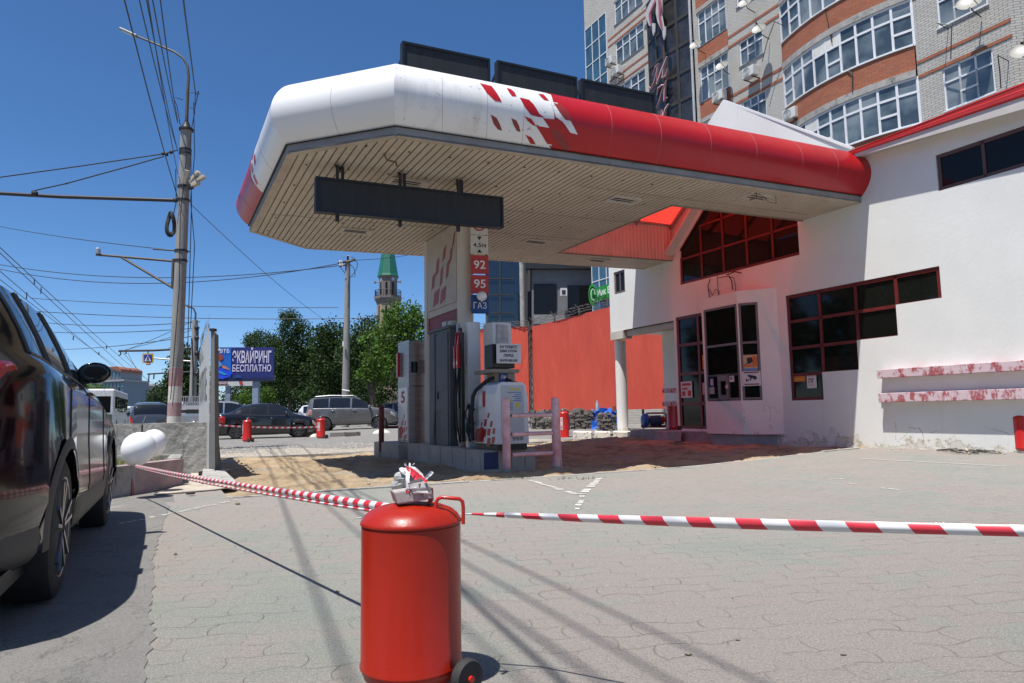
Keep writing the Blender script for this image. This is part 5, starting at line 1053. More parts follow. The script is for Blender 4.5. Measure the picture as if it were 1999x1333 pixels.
# curtains behind some panes would sit inside; satellite dishes
def dish(px, py, lb, r_=.33, s_=10.85, tilt=.5):
    c = onS(px, py, s_); t_ = thing('satellite_dish', lb, 'satellite dish', ST @ c, 0, 'satellite dishes on the apartment block')
    ax = (uu*-.85+ww*-.35+Vector((0, 0, .55))).normalized(); q = Vector((0, 0, 1)).rotation_difference(ax)
    prof = [(.01, 0), (r_*.4, r_*.03), (r_*.75, r_*.10), (r_, r_*.2), (r_*.99, r_*.22), (r_*.7, r_*.11), (.01, .02)]
    m2 = MB(); m2.lathe(prof, (0, 0, 0), 24); m2.v = [tuple(q @ Vector((v[0]*.92, v[1], v[2]))) for v in m2.v]; m2.build('reflector', mat('cream_dish', (.27, .26, .225), .45, var=.06), t_, smooth=40)
    m2 = MB(); a = q @ Vector((0, r_*.95, .1)); b = q @ Vector((0, 0, r_*1.05)); m2.tube([tuple(q @ Vector((0, -r_*.95, .05))), tuple(b)], .012, 5); m2.obox(b, q @ Vector((.03, 0, 0)), q @ Vector((0, .03, 0)), q @ Vector((0, 0, .05))); m2.build('feed_arm', M_dark, t_)
    m2 = MB(); w0 = uu*(11.45-s_)+Vector((0, 0, -.28)); m2.tube([(0, 0, 0), tuple(uu*.12+Vector((0, 0, -.18))), tuple(w0)], .02, 6); m2.build('wall_arm', M_dark, t_); return t_
dish(1455, 7, 'white satellite dish at the top edge above the narrow windows'); dish(1482, 58, 'satellite dish casting a long shadow beside the narrow window'); dish(1358.6, 89, 'satellite dish on the drain pipe beside the dark glazed bay')
dish(1410, 130, 'satellite dish in front of the lower left window of the block', s_=11.0); dish(1893, 8, 'large satellite dish at the upper right window sill', .40); dish(1998, 103, 'satellite dish cut off by the right edge of the picture', .36)
M_ac = mat('white_ac_casing', (.60, .60, .57), .5, var=.06, dirt=(.4, .38, .34), dscale=4)
def ac(px, py, lb, s_=11.0, wd=.66, sideways=False, grp='air conditioners on the apartment block'):
    c = onS(px, py, s_); t_ = thing('air_conditioner', lb, 'air conditioner', ST @ c, 0, grp); M2 = ST
    m2 = MB(ST); m2.box(c.x-.0, c.x+.34, c.y-wd/2, c.y+wd/2, c.z-.23, c.z+.23); m2.build('casing', M_ac, t_, bevel=.02)
    m2 = MB(ST); P = [(c.x-.004, c.y+.08+.20*math.cos(a), c.z+.20*math.sin(a)) for a in [2*PI*i/20 for i in range(21)]]
    m2.tube(P, .008, 4); 
    for k in (.15, .10, .05): m2.tube([(c.x-.004, c.y+.08+k*math.cos(a), c.z+k*math.sin(a)) for a in [2*PI*i/16 for i in range(17)]], .005, 4)
    m2.build('fan_grille', M_dark, t_); m2 = MB(ST); m2.box(c.x+.0, AS, c.y-.25, c.y-.21, c.z-.31, c.z-.275); m2.box(c.x, AS, c.y+.21, c.y+.25, c.z-.31, c.z-.275); m2.build('bracket', M_dark, t_); return t_
ac(1187, 118, 'upper of two air conditioners beside the glass corner'); ac(1200, 137, 'lower of two air conditioners beside the glass corner'); ac(1399, 187, 'air conditioner with a round fan under the lower left window'); ac(1459, 140, 'air conditioner under the dish shadow on white brick'); ac(1539, 222, 'air conditioner at the left end of the curved bay just above the white gable')
# aerial sticks
for pts, lb in (([(1622, 60), (1624, 82), (1610, 12)], 'thin black aerial bracket under the top row of the curved bay'), ([(1655, 140), (1664, 142), (1664, 180)], 'thin black aerial bracket on the middle row of the curved bay'), ([(1830, 45), (1858, 50), (1856, 115)], 'black aerial pole below the upper right window'), ([(1512, 42), (1498, 80), (1488, 120)], 'tall lattice aerial beside the narrow window'), ([(1948, 108), (1952, 140), (1954, 172)], 'thin bent aerial right of the lower right window')):
    m2 = MB(ST); m2.tube([onS(x, y, 10.9) for x, y in pts], .018, 5); a = onS(*pts[0], 10.9); m2.tube([a, (AS, a.y, a.z-.05)], .015, 5); tag(m2.build('aerial', M_dark), lb, 'aerial')
# vertical advertising sign: pair of striped legs above slanting letters
sg_ = thing('vertical_sign', 'vertical sign of striped legs in pointed shoes over slanting pink outlined letters', 'sign', ST @ Vector((AS-.7, 19.3, 20)))
fpA, LA = facepl(PA, PB_)
def onface(px, py, dd=-.22):
    d = ray(px, py); c = Vector((0, 0, EYE)); P_ = ST @ Vector(fpA(0, 0, dd)); Q_ = ST @ Vector(fpA(LA, 0, dd)); nn = (Q_-P_).cross(Vector((0, 0, 1))).normalized(); k = (P_-c).dot(nn)/d.dot(nn); return c+d*k
Zp = lambda x, y: (1240+x/5.792, y/5.792)
def outl(pts, nm, m, dd, th=.05):
    m2 = MB(WLD); P = [onface(*Zp(*p), dd) for p in pts]; nn = (P[1]-P[0]).cross(P[2]-P[1]).normalized(); 
    if nn.y > 0: nn = -nn
    m2.prism(P, nn*th); return m2.build(nm, m, sg_)
M_sgw = mat('sign_white_face', (.50, .47, .44), .5, dirt=(.3, .27, .25)); M_sgr = mat('sign_pink_face', (.36, .09, .13), .5)
outl([(215, -60), (240, 0), (180, 150), (196, 300), (165, 290), (125, 190), (125, 130), (190, 0), (180, -60)], 'leg', M_sgw, -.30); outl([(225, 0), (235, 20), (175, 150), (190, 290), (178, 280), (155, 180), (158, 150)], 'stripe', M_sgr, -.38, .03)
outl([(240, -60), (310, -60), (312, 60), (308, 180), (335, 330), (310, 350), (262, 250), (240, 150), (246, 50)], 'leg', M_sgw, -.30); outl([(265, 0), (290, 0), (298, 90), (288, 180), (318, 330), (306, 330), (270, 220), (268, 80)], 'stripe', M_sgr, -.38, .03)
outl([(198, 262), (235, 265), (232, 350), (212, 405), (200, 350)], 'shoe', M_sgw, -.34); outl([(312, 300), (352, 300), (350, 400), (333, 455), (318, 400)], 'shoe', M_sgw, -.34)
outl([(130, 0), (165, 0), (85, 105), (70, 115), (75, 85)], 'stripe', M_sgw, -.30)
def stroke(pts, w_, nm):
    for m, k, dd, th in ((M_sgw, 1.0, -.28, .04), (M_sgr, .5, -.34, .03)):
        m2 = MB(WLD)
        P = [onface(*Zp(*p), dd) for p in pts]; m2.tube(P, [max(w_*k*(.5 if i in (0, len(P)-1) else 1), .01) for i in range(len(P))], 6); m2.build(nm, m, sg_)
stroke([(150, 985), (180, 1000), (215, 940), (250, 800), (262, 725), (230, 760), (195, 860)], .075, 'letter_m'); stroke([(262, 725), (245, 850), (248, 945), (300, 800), (358, 640)], .075, 'letter_m'); stroke([(358, 640), (325, 760), (310, 880), (345, 860), (365, 770)], .075, 'letter_m')
stroke([(235, 1225), (275, 1140), (310, 1020), (350, 905)], .07, 'letter_a'); stroke([(350, 905), (335, 1020), (330, 1140), (360, 1100)], .07, 'letter_a'); stroke([(245, 1075), (260, 1000), (300, 965), (350, 960)], .06, 'letter_a')
stroke([(280, 1370), (300, 1240), (270, 1270)], .07, 'letter_n'); stroke([(300, 1240), (320, 1330), (345, 1230), (375, 1175)], .07, 'letter_n')
for zz in (14.6, 13.2): 
    pass
# ================================================================== red banner fence, dark building, green sign building
s = NT('red_banner_fabric'); n = s.noise(1.2, 5, .6, stretch=(1, 1, .35), dist=.6); c = s.ramp(n, (.3, (.52, .062, .035)), (.7, (.58, .08, .045))); s.col(c); s.set(Roughness=.75); s.bump(s.noise(1.6, 5, .6, stretch=(1, 1, .18), dist=1.2), .07); M_ban = s.m
F1, F2 = at(1042, 795, 34), at(1192, 800, 28); F1.z = F2.z = .95; dF = (F2-F1).normalized(); F3 = F2+dF*4.6; F0 = at(1033, 795, 34.4); F0.z = .95; FL_ = at(930, 795, 35.5); FL_.z = .95
fe = thing('banner_fence', 'tall fence hung with plain red fabric banners and topped with barbed wire', 'fence', F1)
def ban(A, B, zt_, n=40, ed=.0):
    m2 = MB(WLD); d = B-A; nn = d.cross(Vector((0, 0, 1))).normalized(); rows = []
    for j in range(9):
        r_ = []
        for i in range(n+1):
            f = i/n; w_ = .010*math.sin(f*37+j*.3)+.03*math.sin(f*9+1+j*.15)+.006*math.sin(f*70-j*.5); r_.append(A+d*f+nn*w_+Vector((0, 0, (zt_-A.z)*j/8+(.008*math.sin(f*60) if j in (0, 8) else 0))))
        rows.append(r_)
    m2.grid(rows); return m2.build('banner', M_ban, fe, smooth=70)
ban(F1, F3, 5.17, 70); ban(FL_, F0, 5.25, 30)
M_fp = mat('fence_post', (.10, .09, .08), .7)
for P in [F1+dF*k*2.2 for k in range(6)]+[F0, FL_, F0.lerp(FL_, .5)]:
    m2 = MB(WLD); q = P+Vector((.05, .12, 0)); m2.box(q.x-.04, q.x+.04, q.y-.04, q.y+.04, 0, 5.5); m2.bar((q.x, q.y, 5.4), (q.x-.18, q.y-.12, 5.62), .04); m2.build('post', M_fp, fe)
for A, B in ((F1, F3), (FL_, F0)):
    for dz in (5.28, 5.40, 5.52):
        m2 = MB(WLD); P = []; d = (B-A); N = int(d.length*9)
        for i in range(N+1): P.append(A+d*(i/N)+Vector((0, -.05, dz-A.z+random.uniform(-.03, .03))))
        m2.tube(P, .014, 4)
        for i in range(0, N, 2): q = P[i]; m2.bar(q+Vector((-.05, 0, -.05)), q+Vector((.05, 0, .06)), .014)
        m2.build('barbed_wire', M_fp, fe)
m2 = MB(WLD); P = [F1+Vector((-.12+.05*math.sin(k*1.7), -.1, k*.11)) for k in range(40)]; m2.tube(P, .05, 5); m2.build('dry_creeper', mat('dry_creeper', (.07, .055, .045), .9), fe)
# dark building behind the banners
db = thing('dark_building', 'dark grey building with big shaded windows behind the red banners', 'building', at(1080, 800, 46))
M_dkb = mat('dark_grey_cladding', (.075, .08, .085), .8, var=.15); M_dkb2 = mat('mid_grey_render', (.17, .175, .18), .9, var=.12)
def fr_rect(par, nm, x0, x1, y0, y1, D, m, dep=.3, D1=None):
    D1 = D1 or D; P = [at(x0, y1, D), at(x1, y1, D1), at(x1, y0, D1), at(x0, y0, D)]; m2 = MB(WLD); m2.prism(P, (0, dep, 0)); return m2.build(nm, m, par)
fr_rect(db, 'wall', 1038, 1195, 515, 815, 46, M_dkb2, 8); fr_rect(db, 'side_wall', 948, 1038, 470, 815, 46.5, M_dkb, 8)
fr_rect(db, 'upper_wall', 1026, 1170, 455, 524, 45.6, M_black, .5); fr_rect(db, 'window', 1042, 1086, 554, 613, 45.9, M_glass, .05); fr_rect(db, 'window', 1108, 1160, 557, 640, 45.9, M_glass, .05)
fr_rect(db, 'ledge', 1042, 1112, 614, 632, 45.8, mat('pale_ledge', (.24, .24, .24), .9), .3); fr_rect(db, 'pier', 1016, 1030, 515, 650, 45.7, mat('dark_brown_cladding', (.04, .035, .033), .7), .3)
w_ = fr_rect(db, 'glass_front', 952, 1014, 480, 650, 46.1, mat('blue_black_glass', (.012, .02, .035), .05, spec=.8), .05)
for y in (543, 575, 610): fr_rect(w_, 'transom', 953, 1003, y, y+1.5, 46.0, M_dkf, .05)
fr_rect(w_, 'mullion', 975, 977, 480, 650, 46.0, M_dkf, .05)
t_ = thing('air_conditioner', 'white air conditioner on the dark building between its two windows', 'air conditioner', at(1100, 569, 45.3)); fr_rect(t_, 'casing', 1094, 1107, 562, 577, 45.2, M_ac, .4); fr_rect(t_, 'fan_grille', 1097, 1104, 566, 574, 45.18, M_dark, .015)
m2 = MB(WLD); a, b = at(1018, 500, 40), at(1019, 640, 40); m2.tube([Vector((a.x, a.y, 0)), a], [.17, .14], 12); tag(m2.build('concrete_post', M_conc, smooth=60), 'plain grey concrete post standing behind the red banners', 'post')
# green shop sign on the glass corner of the apartment block
def gS(x, y, s_=11.30): return ST @ onS(x, y, s_)
gsn = thing('green_shop_sign', 'green shop sign with white lettering and a round green emblem', 'sign', gS(1180, 572)); M_grn = mat('bright_green_sign', (.03, .26, .04), .4)
m2 = MB(WLD); m2.prism([gS(1166, 589), gS(1200, 576), gS(1200, 550), gS(1166, 561)], uu*.12); m2.build('board', M_grn, gsn)
m2 = MB(WLD); o = gS(1166.5, 580, 11.24); e_ = gS(1198, 569, 11.24)-o; text_to(m2, 'Инк Ба', o, e_, Vector((0, 0, 1)), e_.length, .42, .03, .02); m2.build('lettering', M_letter_w, gsn)
c0 = gS(1159, 576, 10.9); m2 = MB(WLD); m2.lathe([(.01, 0), (.42, 0), (.60, .02), (.62, .14), (.5, .15), (.45, .06), (.01, .05)], (0, 0, 0), 28, ax=1); m2.v = [tuple(Vector((v[0]*.40+v[1]*-.6, -v[1], v[2]*1.05))+c0) for v in m2.v]; m2.build('emblem_disc', M_grn, gsn, smooth=40)
m2 = MB(WLD); P = [c0+Vector((.4*.3*math.cos(a)-.06, -.17, .34*math.sin(a))) for a in [2*PI*i/12 for i in range(11)]]; m2.tube(P, .045, 5); m2.build('emblem', mat('pale_green', (.35, .55, .35), .5), gsn)
# ================================================================== stone stacks, kerb blocks, pump skid under the banners
M_stone = mat('stacked_paving_stone', (.20, .185, .165), .95, var=.45, scale=5, bump=.004)
def stack(lab, x0, x1, y0, y1, D, nr, nc, seed):
    rr = random.Random(seed); t_ = thing('paver_stack', lab, 'stack of pavers', at((x0+x1)/2, y1, D), 0, 'stacks of old paving stones'); m2 = MB(WLD); A, B = at(x0, y1, D), at(x1, y1, D); h = (at(x0, y0, D).z-A.z)/nr; wd = (B.x-A.x)/nc
    for j in range(nr):
        for i in range(nc):
            if j > nr-3 and rr.random() < .35: continue
            for q in range(2):
                c = A+Vector((wd*(i+.5+rr.uniform(-.2, .2)), q*.22+rr.uniform(-.05, .05), h*(j+.5))); a = rr.uniform(-.35, .35); l_ = wd*rr.uniform(.35, .52)
                m2.obox(c, (l_*math.cos(a), l_*math.sin(a), rr.uniform(-.02, .02)), (-.1*math.sin(a), .1*math.cos(a), 0), (0, 0, h*rr.uniform(.36, .47)))
    m2.build('stones', M_stone, t_); return t_
stack('low spread stack of grey paving stones left of the tall stacks', 1038, 1110, 808, 838, 23.5, 7, 9, 1); stack('tall stack of grey paving stones left of the blue sheet', 1112, 1160, 797, 838, 22.5, 10, 5, 2); stack('stack of paving stones in front of the blue sheet beside the white column', 1168, 1204, 806, 842, 21.6, 9, 4, 3)
stack('long low line of stones under the banner left end', 1038, 1112, 800, 812, 25.5, 3, 8, 4)
t_ = thing('blue_tarpaulin', 'crumpled blue sheet thrown over a pile between the stone stacks', 'tarpaulin', at(1180, 830, 22.6)); rows = []
for j in range(9):
    rows.append([at(1154+8*i, 797+2*math.sin(i*1.3)+5*j+(2.5*math.sin(i*2.1+j)), 22.9-.10*j+.12*math.sin(i*1.7+j*2.)) for i in range(8)])
m2 = MB(WLD); m2.grid(rows); m2.build('sheet', mat('blue_tarp', (.015, .10, .46), .5), t_, smooth=60)
for i, (x, y, c_, lb) in enumerate(((1166, 792, (.35, .45, .55), 'clear plastic bottle standing on the blue sheet'), (1198, 795, (.55, .15, .04), 'small orange cup standing on the blue sheet by the column'))):
    p = at(x, y+4, 22.6); m2 = MB(WLD); m2.lathe([(.05, -.08), (.05, .12), (.02, .2), (.02, .25)] if i == 0 else [(.05, -.06), (.07, .1)], p, 12); tag(m2.build('bottle' if i == 0 else 'cup', mat('small_'+str(i), c_, .2), smooth=50), lb, 'bottle' if i == 0 else 'cup')
s = NT('chipped_whitewash'); c = s.mix(s.ramp(s.noise(3.5, 6, .75), (.55, 0.), (.60, 1.)), (.62, .60, .54), (.24, .22, .18)); s.col(c); s.set(Roughness=.9); s.bump(s.noise(9, 6, .7), .03)
xs_ = [1118, 1155, 1160, 1192, 1197, 1236]
for i, lb in enumerate(('left whitewashed kerb block under the stone stacks', 'middle whitewashed kerb block under the blue sheet', 'broken right whitewashed kerb block at the foot of the white column')):
    m2 = MB(WLD); P = [at(xs_[2*i], 862, 20.4), at(xs_[2*i+1], 862, 20.1), at(xs_[2*i+1]-(3 if i == 2 else 0), 843, 20.1), at(xs_[2*i], 842, 20.4)]; m2.prism(P, (.1, .7, 0)); tag(m2.build('kerb_block', s.m, bevel=.03), lb, 'kerb block', 'whitewashed kerb blocks')
m2 = MB(WLD); P = [at(1236, 864, 19.6), at(1330, 862, 17.6), at(1330, 842, 17.6), at(1240, 842, 19.6)]; m2.prism(P, (.3, 2.5, 0)); tag(m2.build('raised_slab', mat('worn_step', 0), bevel=.02), 'low worn concrete slab under the pump beside the white column', 'slab')
pm = thing('water_pump', 'blue motor pump with a red shaft guard on a small red skid', 'pump', at(1270, 835, 19))
def P19(x, y, dD=0): return at(x, y, 19.2+dD)
m2 = MB(WLD); m2.tube([P19(1268, 822), P19(1290, 821)], .16, 14); m2.build('motor', mat('dark_blue_motor', (.02, .07, .14), .45), pm, smooth=40)
m2 = MB(WLD); m2.tube([P19(1252, 821), P19(1256, 821), P19(1262, 821), P19(1268, 821)], [.12, .2, .21, .12], 14); m2.build('casing', mat('bright_blue_casing', (.02, .12, .40), .4), pm, smooth=40)
m2 = MB(WLD); m2.tube([P19(1263, 812), P19(1263, 832)], .13, 12); m2.build('white_flange', M_pump_w, pm, smooth=40)
m2 = MB(WLD); m2.tube([P19(1289, 820), P19(1300, 819)], .07, 10); m2.bar(P19(1294, 812), P19(1294, 828), .06); m2.build('shaft_guard', M_redp, pm, smooth=40)
m2 = MB(WLD); m2.bar(P19(1252, 832), P19(1298, 832), .12, .08); m2.bar(P19(1255, 828), P19(1255, 834), .08); m2.build('skid', mat('red_skid', (.30, .03, .02), .5), pm)
m2 = MB(WLD); m2.tube([P19(1262, 807, .3), P19(1297, 806, .3), P19(1300, 809, .3), P19(1300, 834, .3)], .028, 8); m2.tube([P19(1300, 820, .3), P19(1288, 820, .3)], .028, 8); tag(m2.build('pipe_frame', mat('pale_pink_pipe', (.62, .42, .42), .5), smooth=60), 'pale pink bent pipe frame standing over the water pump', 'pipe')
for y, lb in ((762, 'upper pink ledge end beside the door glazing'), (788, 'lower pink ledge end beside the door glazing')):
    m2 = MB(WLD); P = [at(1293, y-4.5, 16.6), at(1320, y-4.5, 16.2), at(1320, y+4.5, 16.2), at(1293, y+4.5, 16.6)]; m2.prism(P, (.05, .2, 0)); tag(m2.build('ledge', M_ledge), lb, 'ledge')
# debris at the foot of the wall
t_ = thing('scrap_heap', 'flattened heap of black strips and splinters on the paving by the white wall', 'debris', GG(1895, 884))
for i in range(46):
    a = GG(1895+random.gauss(0, 26), 883+random.gauss(0, 2.0)); b = a+uu*random.gauss(0, .03)+ww*random.gauss(0, .16); a.z = gz(a)+random.uniform(.01, .04); b.z = gz(b)+random.uniform(.01, .05)
    if (b-a).length < .03: continue
    m2 = MB(WLD); m2.bar(a, b, random.uniform(.008, .03), .008); m2.build('strip', mat('charred_strip', (.03, .03, .03), .8, var=.5) if i % 6 else mat('bare_splinter', (.45, .40, .32), .8), t_)
m2 = MB(WLD); a, b = GG(1830, 881), GG(1868, 880); a.z = gz(a)+.02; b.z = gz(b)+.04; m2.bar(a, b, .04, .02); m2.build('strip', mat('charred_strip', 0), t_)
m2 = MB(WLD); a, b = GG(1886, 881), GG(1893, 887); a.z = gz(a)+.05; b.z = gz(b)+.01; m2.bar(a, b, .025, .01); m2.build('strip', mat('bare_splinter', 0), t_)
m2 = MB(WLD); P = [GG(1905, 877), GG(1950, 880), GG(1985, 881)]
for p in P: p.z = gz(p)+.02
m2.tube(P, .018, 6); tag(m2.build('hose', M_black), 'thin black hose lying along the foot of the white wall', 'hose')
# ================================================================== cars
def interp(pts, x):
    if x <= pts[0][0]: return pts[0][1]
    for i in range(len(pts)-1):
        if x <= pts[i+1][0]:
            f = (x-pts[i][0])/(pts[i+1][0]-pts[i][0]); f2 = f
            return pts[i][1]+(pts[i+1][1]-pts[i][1])*f2
    return pts[-1][1]
def smooth_pts(pts, k=.06):
    xs = [p[0] for p in pts]; return pts
M_carglass = mat('car_glass', (.010, .012, .014), .02, var=.1, spec=.7); M_tail = mat('red_tail_lamp', (.40, .008, .008), .12, coat=.6, var=.25, scale=14); M_head = mat('clear_lamp', (.55, .56, .58), .08, .4, var=.2, scale=12)
M_alloy = mat('alloy_rim', (.26, .265, .275), .28, .85, var=.05); M_trim = mat('grey_lower_trim', (.045, .044, .042), .55, var=.1); M_chrome = mat('chrome', (.62, .62, .63), .12, 1.)
def paint(nm, c, metal=.3, rough=.3): return mat(nm, c, rough, metal, var=.02, coat=1.0)
def make_car(nm, lab, cat, loc, head, p, grp=None):
    L0, L1, Wd = p['x0'], p['x1'], p['w']/2; top, belt = p['top'], p['belt']; rw = p['rw']; wheels = p['wx']; R_a = rw*1.13; sill = p.get('sill', .27)
    car = thing(nm, lab, cat, loc, head, grp); pm_, gl_ = p['paint'], p.get('glass', M_carglass)
    def hw(x):
        a = (L1-x)/.55; b = (x-L0)/p.get('rt', .40); k = 1.
        if a < 1: k *= 1-.30*(1-max(a, 0))**2.2
        if b < 1: k *= 1-.20*(1-max(b, 0))**2.4
        return Wd*k
    def zt(x): return sum(interp(top, x+d) for d in (-.08, -.04, 0, .04, .08))/5
    def zb(x): return min(sum(interp(belt, x+d) for d in (-.08, 0, .08))/3, zt(x)-.015)
    def sl(x): 
        z = sill; 
        if x > L1-.35: z += .10*((x-L1+.35)/.35)**2
        if x < L0+.35: z += .10*((L0+.35-x)/.35)**2
        for w_ in wheels:
            if abs(x-w_) < R_a: z = max(z, rw+math.sqrt(max(R_a**2-(x-w_)**2, 0)))
        return z
    tum = p.get('tum', .42); bi = p.get('bi', .035)
    def sec(x):
        h = hw(x); a, b = zt(x), zb(x); g = a-b; yr = h-bi-.015-tum*g if g > .05 else h-.06-.35*g; yr = max(yr, h*.45); e = min(.07, g*.35)
        lo = sl(x); m = b
        pts = [(0, a+.02*min(1, g*3)), (yr*.5, a+.014*min(1, g*3)), (yr*.85, a-.004), (yr, a-e)]
        for k in (.33, .66): pts.append((yr+(h-bi-yr)*k+.012*math.sin(PI*k), a-e+(b-a+e)*k))
        pts += [(h-bi, b), (h-bi*.45, b-.055), (h-bi*.15, b-.13)]
        z1, z2, z3 = b-.13-(b-.13-sill)*.35, b-.13-(b-.13-sill)*.68, sill
        for yy, zz in ((h-.012, z1), (h+.004, z2), (h-.02, z3+.06), (h-.06, z3)):
            pts.append((yy, max(zz, min(lo, b-.14) if zz < lo else zz)))
        return pts
    xs = set([round(L0+(L1-L0)*i/100, 4) for i in range(101)])
    for w_ in wheels:
        for k in range(25): xs.add(round(w_+R_a*math.cos(PI*k/24), 4))
    for a, b in p['side']: xs |= {a, b}
    for a, b in p['screens']: xs |= {a, b}
    xs = sorted(x for x in xs if L0 <= x <= L1); SEC = [sec(x) for x in xs]; nr = len(SEC[0])
    body, scr = MB(), MB(); glz = {1: MB(), -1: MB()}
    for sd in (1, -1):
        V = [[(x, sd*q[0], q[1]) for q in sc] for x, sc in zip(xs, SEC)]
        for i in range(len(xs)-1):
            xm = (xs[i]+xs[i+1])/2; gg = zt(xm)-zb(xm)
            for j in range(nr-1):
                f = [V[i][j], V[i][j+1], V[i+1][j+1], V[i+1][j]]
                if 3 <= j <= 5 and any(a < xm < b for a, b in p['side']) and gg > .10: glz[sd].add(f, [(0, 1, 2, 3)])
                elif j <= 1 and any(a < xm < b for a, b in p['screens']): scr.add(f, [(0, 1, 2, 3)])
                elif j == 2 and any(a < xm < b for a, b in p['screens']): scr.add(f, [(0, 1, 2, 3)])
                else: body.add(f, [(0, 1, 2, 3)])
    for i in (0, len(xs)-1):
        sc = SEC[i]; x = xs[i]+(.0); v = [(x, q[0], q[1]) for q in sc]+[(x, -q[0], q[1]) for q in reversed(sc[1:])]; body.add(v, [tuple(range(len(v)))])
    bm_ = body; o = bm_.build('body', pm_, car)
    b2 = bmesh.new(); b2.from_mesh(o.data); bmesh.ops.remove_doubles(b2, verts=b2.verts, dist=.0008); bmesh.ops.recalc_face_normals(b2, faces=b2.faces); b2.to_mesh(o.data); b2.free()
    def merge(oo, ang):
        b2 = bmesh.new(); b2.from_mesh(oo.data); bmesh.ops.remove_doubles(b2, verts=b2.verts, dist=.0008); bmesh.ops.recalc_face_normals(b2, faces=b2.faces); b2.to_mesh(oo.data); b2.free(); oo.data.polygons.foreach_set('use_smooth', [True]*len(oo.data.polygons)); oo.data.set_sharp_from_angle(angle=R(ang))
    merge(o, 32)
    for sd in (1, -1):
        if glz[sd].v: merge(glz[sd].build('side_glass', gl_, car), 40)
    if scr.v: merge(scr.build('windscreen', gl_, car), 40)
    # dark underside and wheel wells
    m2 = MB(); m2.box(L0+.12, L1-.15, -Wd+.12, Wd-.12, sill-.06, sill+.02)
    m2.build('underbody', M_black, car)
    for w_ in wheels:
        m2 = MB(); m2.box(w_-R_a-.0, w_+R_a+.0, -Wd+.30, Wd-.30, .2, rw*2+.08); m2.build('wheel_well', M_black, car)
    # window trims and shut lines
    tr_ = MB()
    for sd in (1, -1):
        for a, b in p['side']:
            for x in (a, b):
                sc = sec(x); 
                if zt(x)-zb(x) > .12: tr_.tube([(x, sd*(sc[j][0]+.002), sc[j][1]) for j in (3, 4, 5, 6)], .011, 5)
        X = [x for x in xs if p['side'][0][0] <= x <= p['side'][-1][1]]
        tr_.tube([(x, sd*(sec(x)[6][0]+.004), sec(x)[6][1]) for x in X], .010, 5)
    tr_.build('window_trim', p.get('trim', M_black), car)
    for sd in (1, -1):
        for x in p.get('shut', ()):
            sh = MB(); sc = sec(x); sh.tube([(x, sd*(q[0]+.001), q[1]) for q in sc[6:12]], .0035, 4); sh.build('shut_line', M_black, car)
    def patch(nm_, x0, x1, v0, v1, m, off=.008, n=8, k=8, sds=(1, -1), taper=0.):
        for sd in sds:
            rows = []
            for i in range(n+1):
                x = x0+(x1-x0)*i/n; sc = sec(min(max(x, L0), L1)); r_ = []
                sq = 1-taper*i/n
                for j in range(k+1):
                    vv = (v0+v1)/2+((v0-v1)/2*(1-2*j/k))*sq; q = int(vv); f = vv-q; q2 = min(q+1, nr-1); y = sc[q][0]*(1-f)+sc[q2][0]*f; z = sc[q][1]*(1-f)+sc[q2][1]*f
                    edge = min(i, n-i, j, k-j); r_.append((x, sd*(y+(off if edge else -.004)), z))
                rows.append(r_)
            m2 = MB(); m2.grid(rows); m2.build(nm_, m, car, smooth=50)
    # wheels
    for w_ in wheels:
        for sd in (1, -1):
            yo = sd*(Wd-.125); m2 = MB(); wt = .112
            m2.lathe([(rw*.70, -wt*.97), (rw*.88, -wt), (rw*.965, -wt*.88), (rw, -wt*.62), (rw, wt*.62), (rw*.965, wt*.88), (rw*.88, wt), (rw*.70, wt*.97), (rw*.66, 0)], (w_, yo, rw), 40, ax=1); wo = m2.build('wheel', M_rubber, car, smooth=35)
            m2 = MB(); e = sd*wt; ns = p.get('spokes', 5)
            m2.lathe([(rw*.62, -wt*.9), (rw*.705, -wt*.99), (rw*.705, wt*.99), (rw*.68, wt*1.02), (rw*.63, wt*.85)], (w_, yo, rw), 36, ax=1)
            for q in range(ns):
                a = 2*PI*q/ns+.3
                for da in ((-.11, .11) if p.get('twin', True) else (0,)):
                    p0 = (w_+rw*.12*math.cos(a+da*2), yo+e*.90, rw+rw*.12*math.sin(a+da*2)); p1 = (w_+rw*.655*math.cos(a+da*1.7), yo+e*.97, rw+rw*.655*math.sin(a+da*1.7)); m2.bar(p0, p1, rw*.085, rw*.05)
            m2.lathe([(.01, -.02), (rw*.19, -.02), (rw*.17, .02), (.01, .02)] if sd > 0 else [(.01, .02), (rw*.19, .02), (rw*.17, -.02), (.01, -.02)], (w_, yo+e*.72, rw), 18, ax=1)
            m2.build('rim', p.get('rim', M_alloy), wo, smooth=40)
            m2 = MB(); m2.lathe([(.01, -.05), (rw*.62, -.05), (rw*.62, .0), (.01, .0)], (w_, yo, rw), 24, ax=1); m2.build('brake_disc', M_dark, wo)
    # mirrors and handles
    mx_ = p['mirror']
    mo_ = p.get('mo', .11)
    for sd in (1, -1):
        y = hw(mx_)-bi; z = zb(mx_)+p.get('mz', .07); m2 = MB(); s0 = p.get('ms', 1.)
        m2.sphere((mx_, sd*(y+mo_), z+.03), 1., 16, 10, (.085*s0, .135*s0, .095*s0)); 
        m2.v = [(mx_-.02 if v[0] < mx_-.02 else v[0], v[1], v[2]) for v in m2.v]; mo = m2.build('mirror', p.get('mirrorm', pm_), car, smooth=50)
        m2 = MB(); m2.sphere((mx_-.022, sd*(y+mo_), z+.03), 1., 16, 8, (.004, .115*s0, .075*s0)); m2.build('mirror_glass', M_carglass, mo, smooth=60)
        m2 = MB(); m2.bar((mx_+.01, sd*(y-.06), z-.05), (mx_+.01, sd*(y+.06), z-.01), .04, .05); m2.build('mirror_arm', M_black, mo)
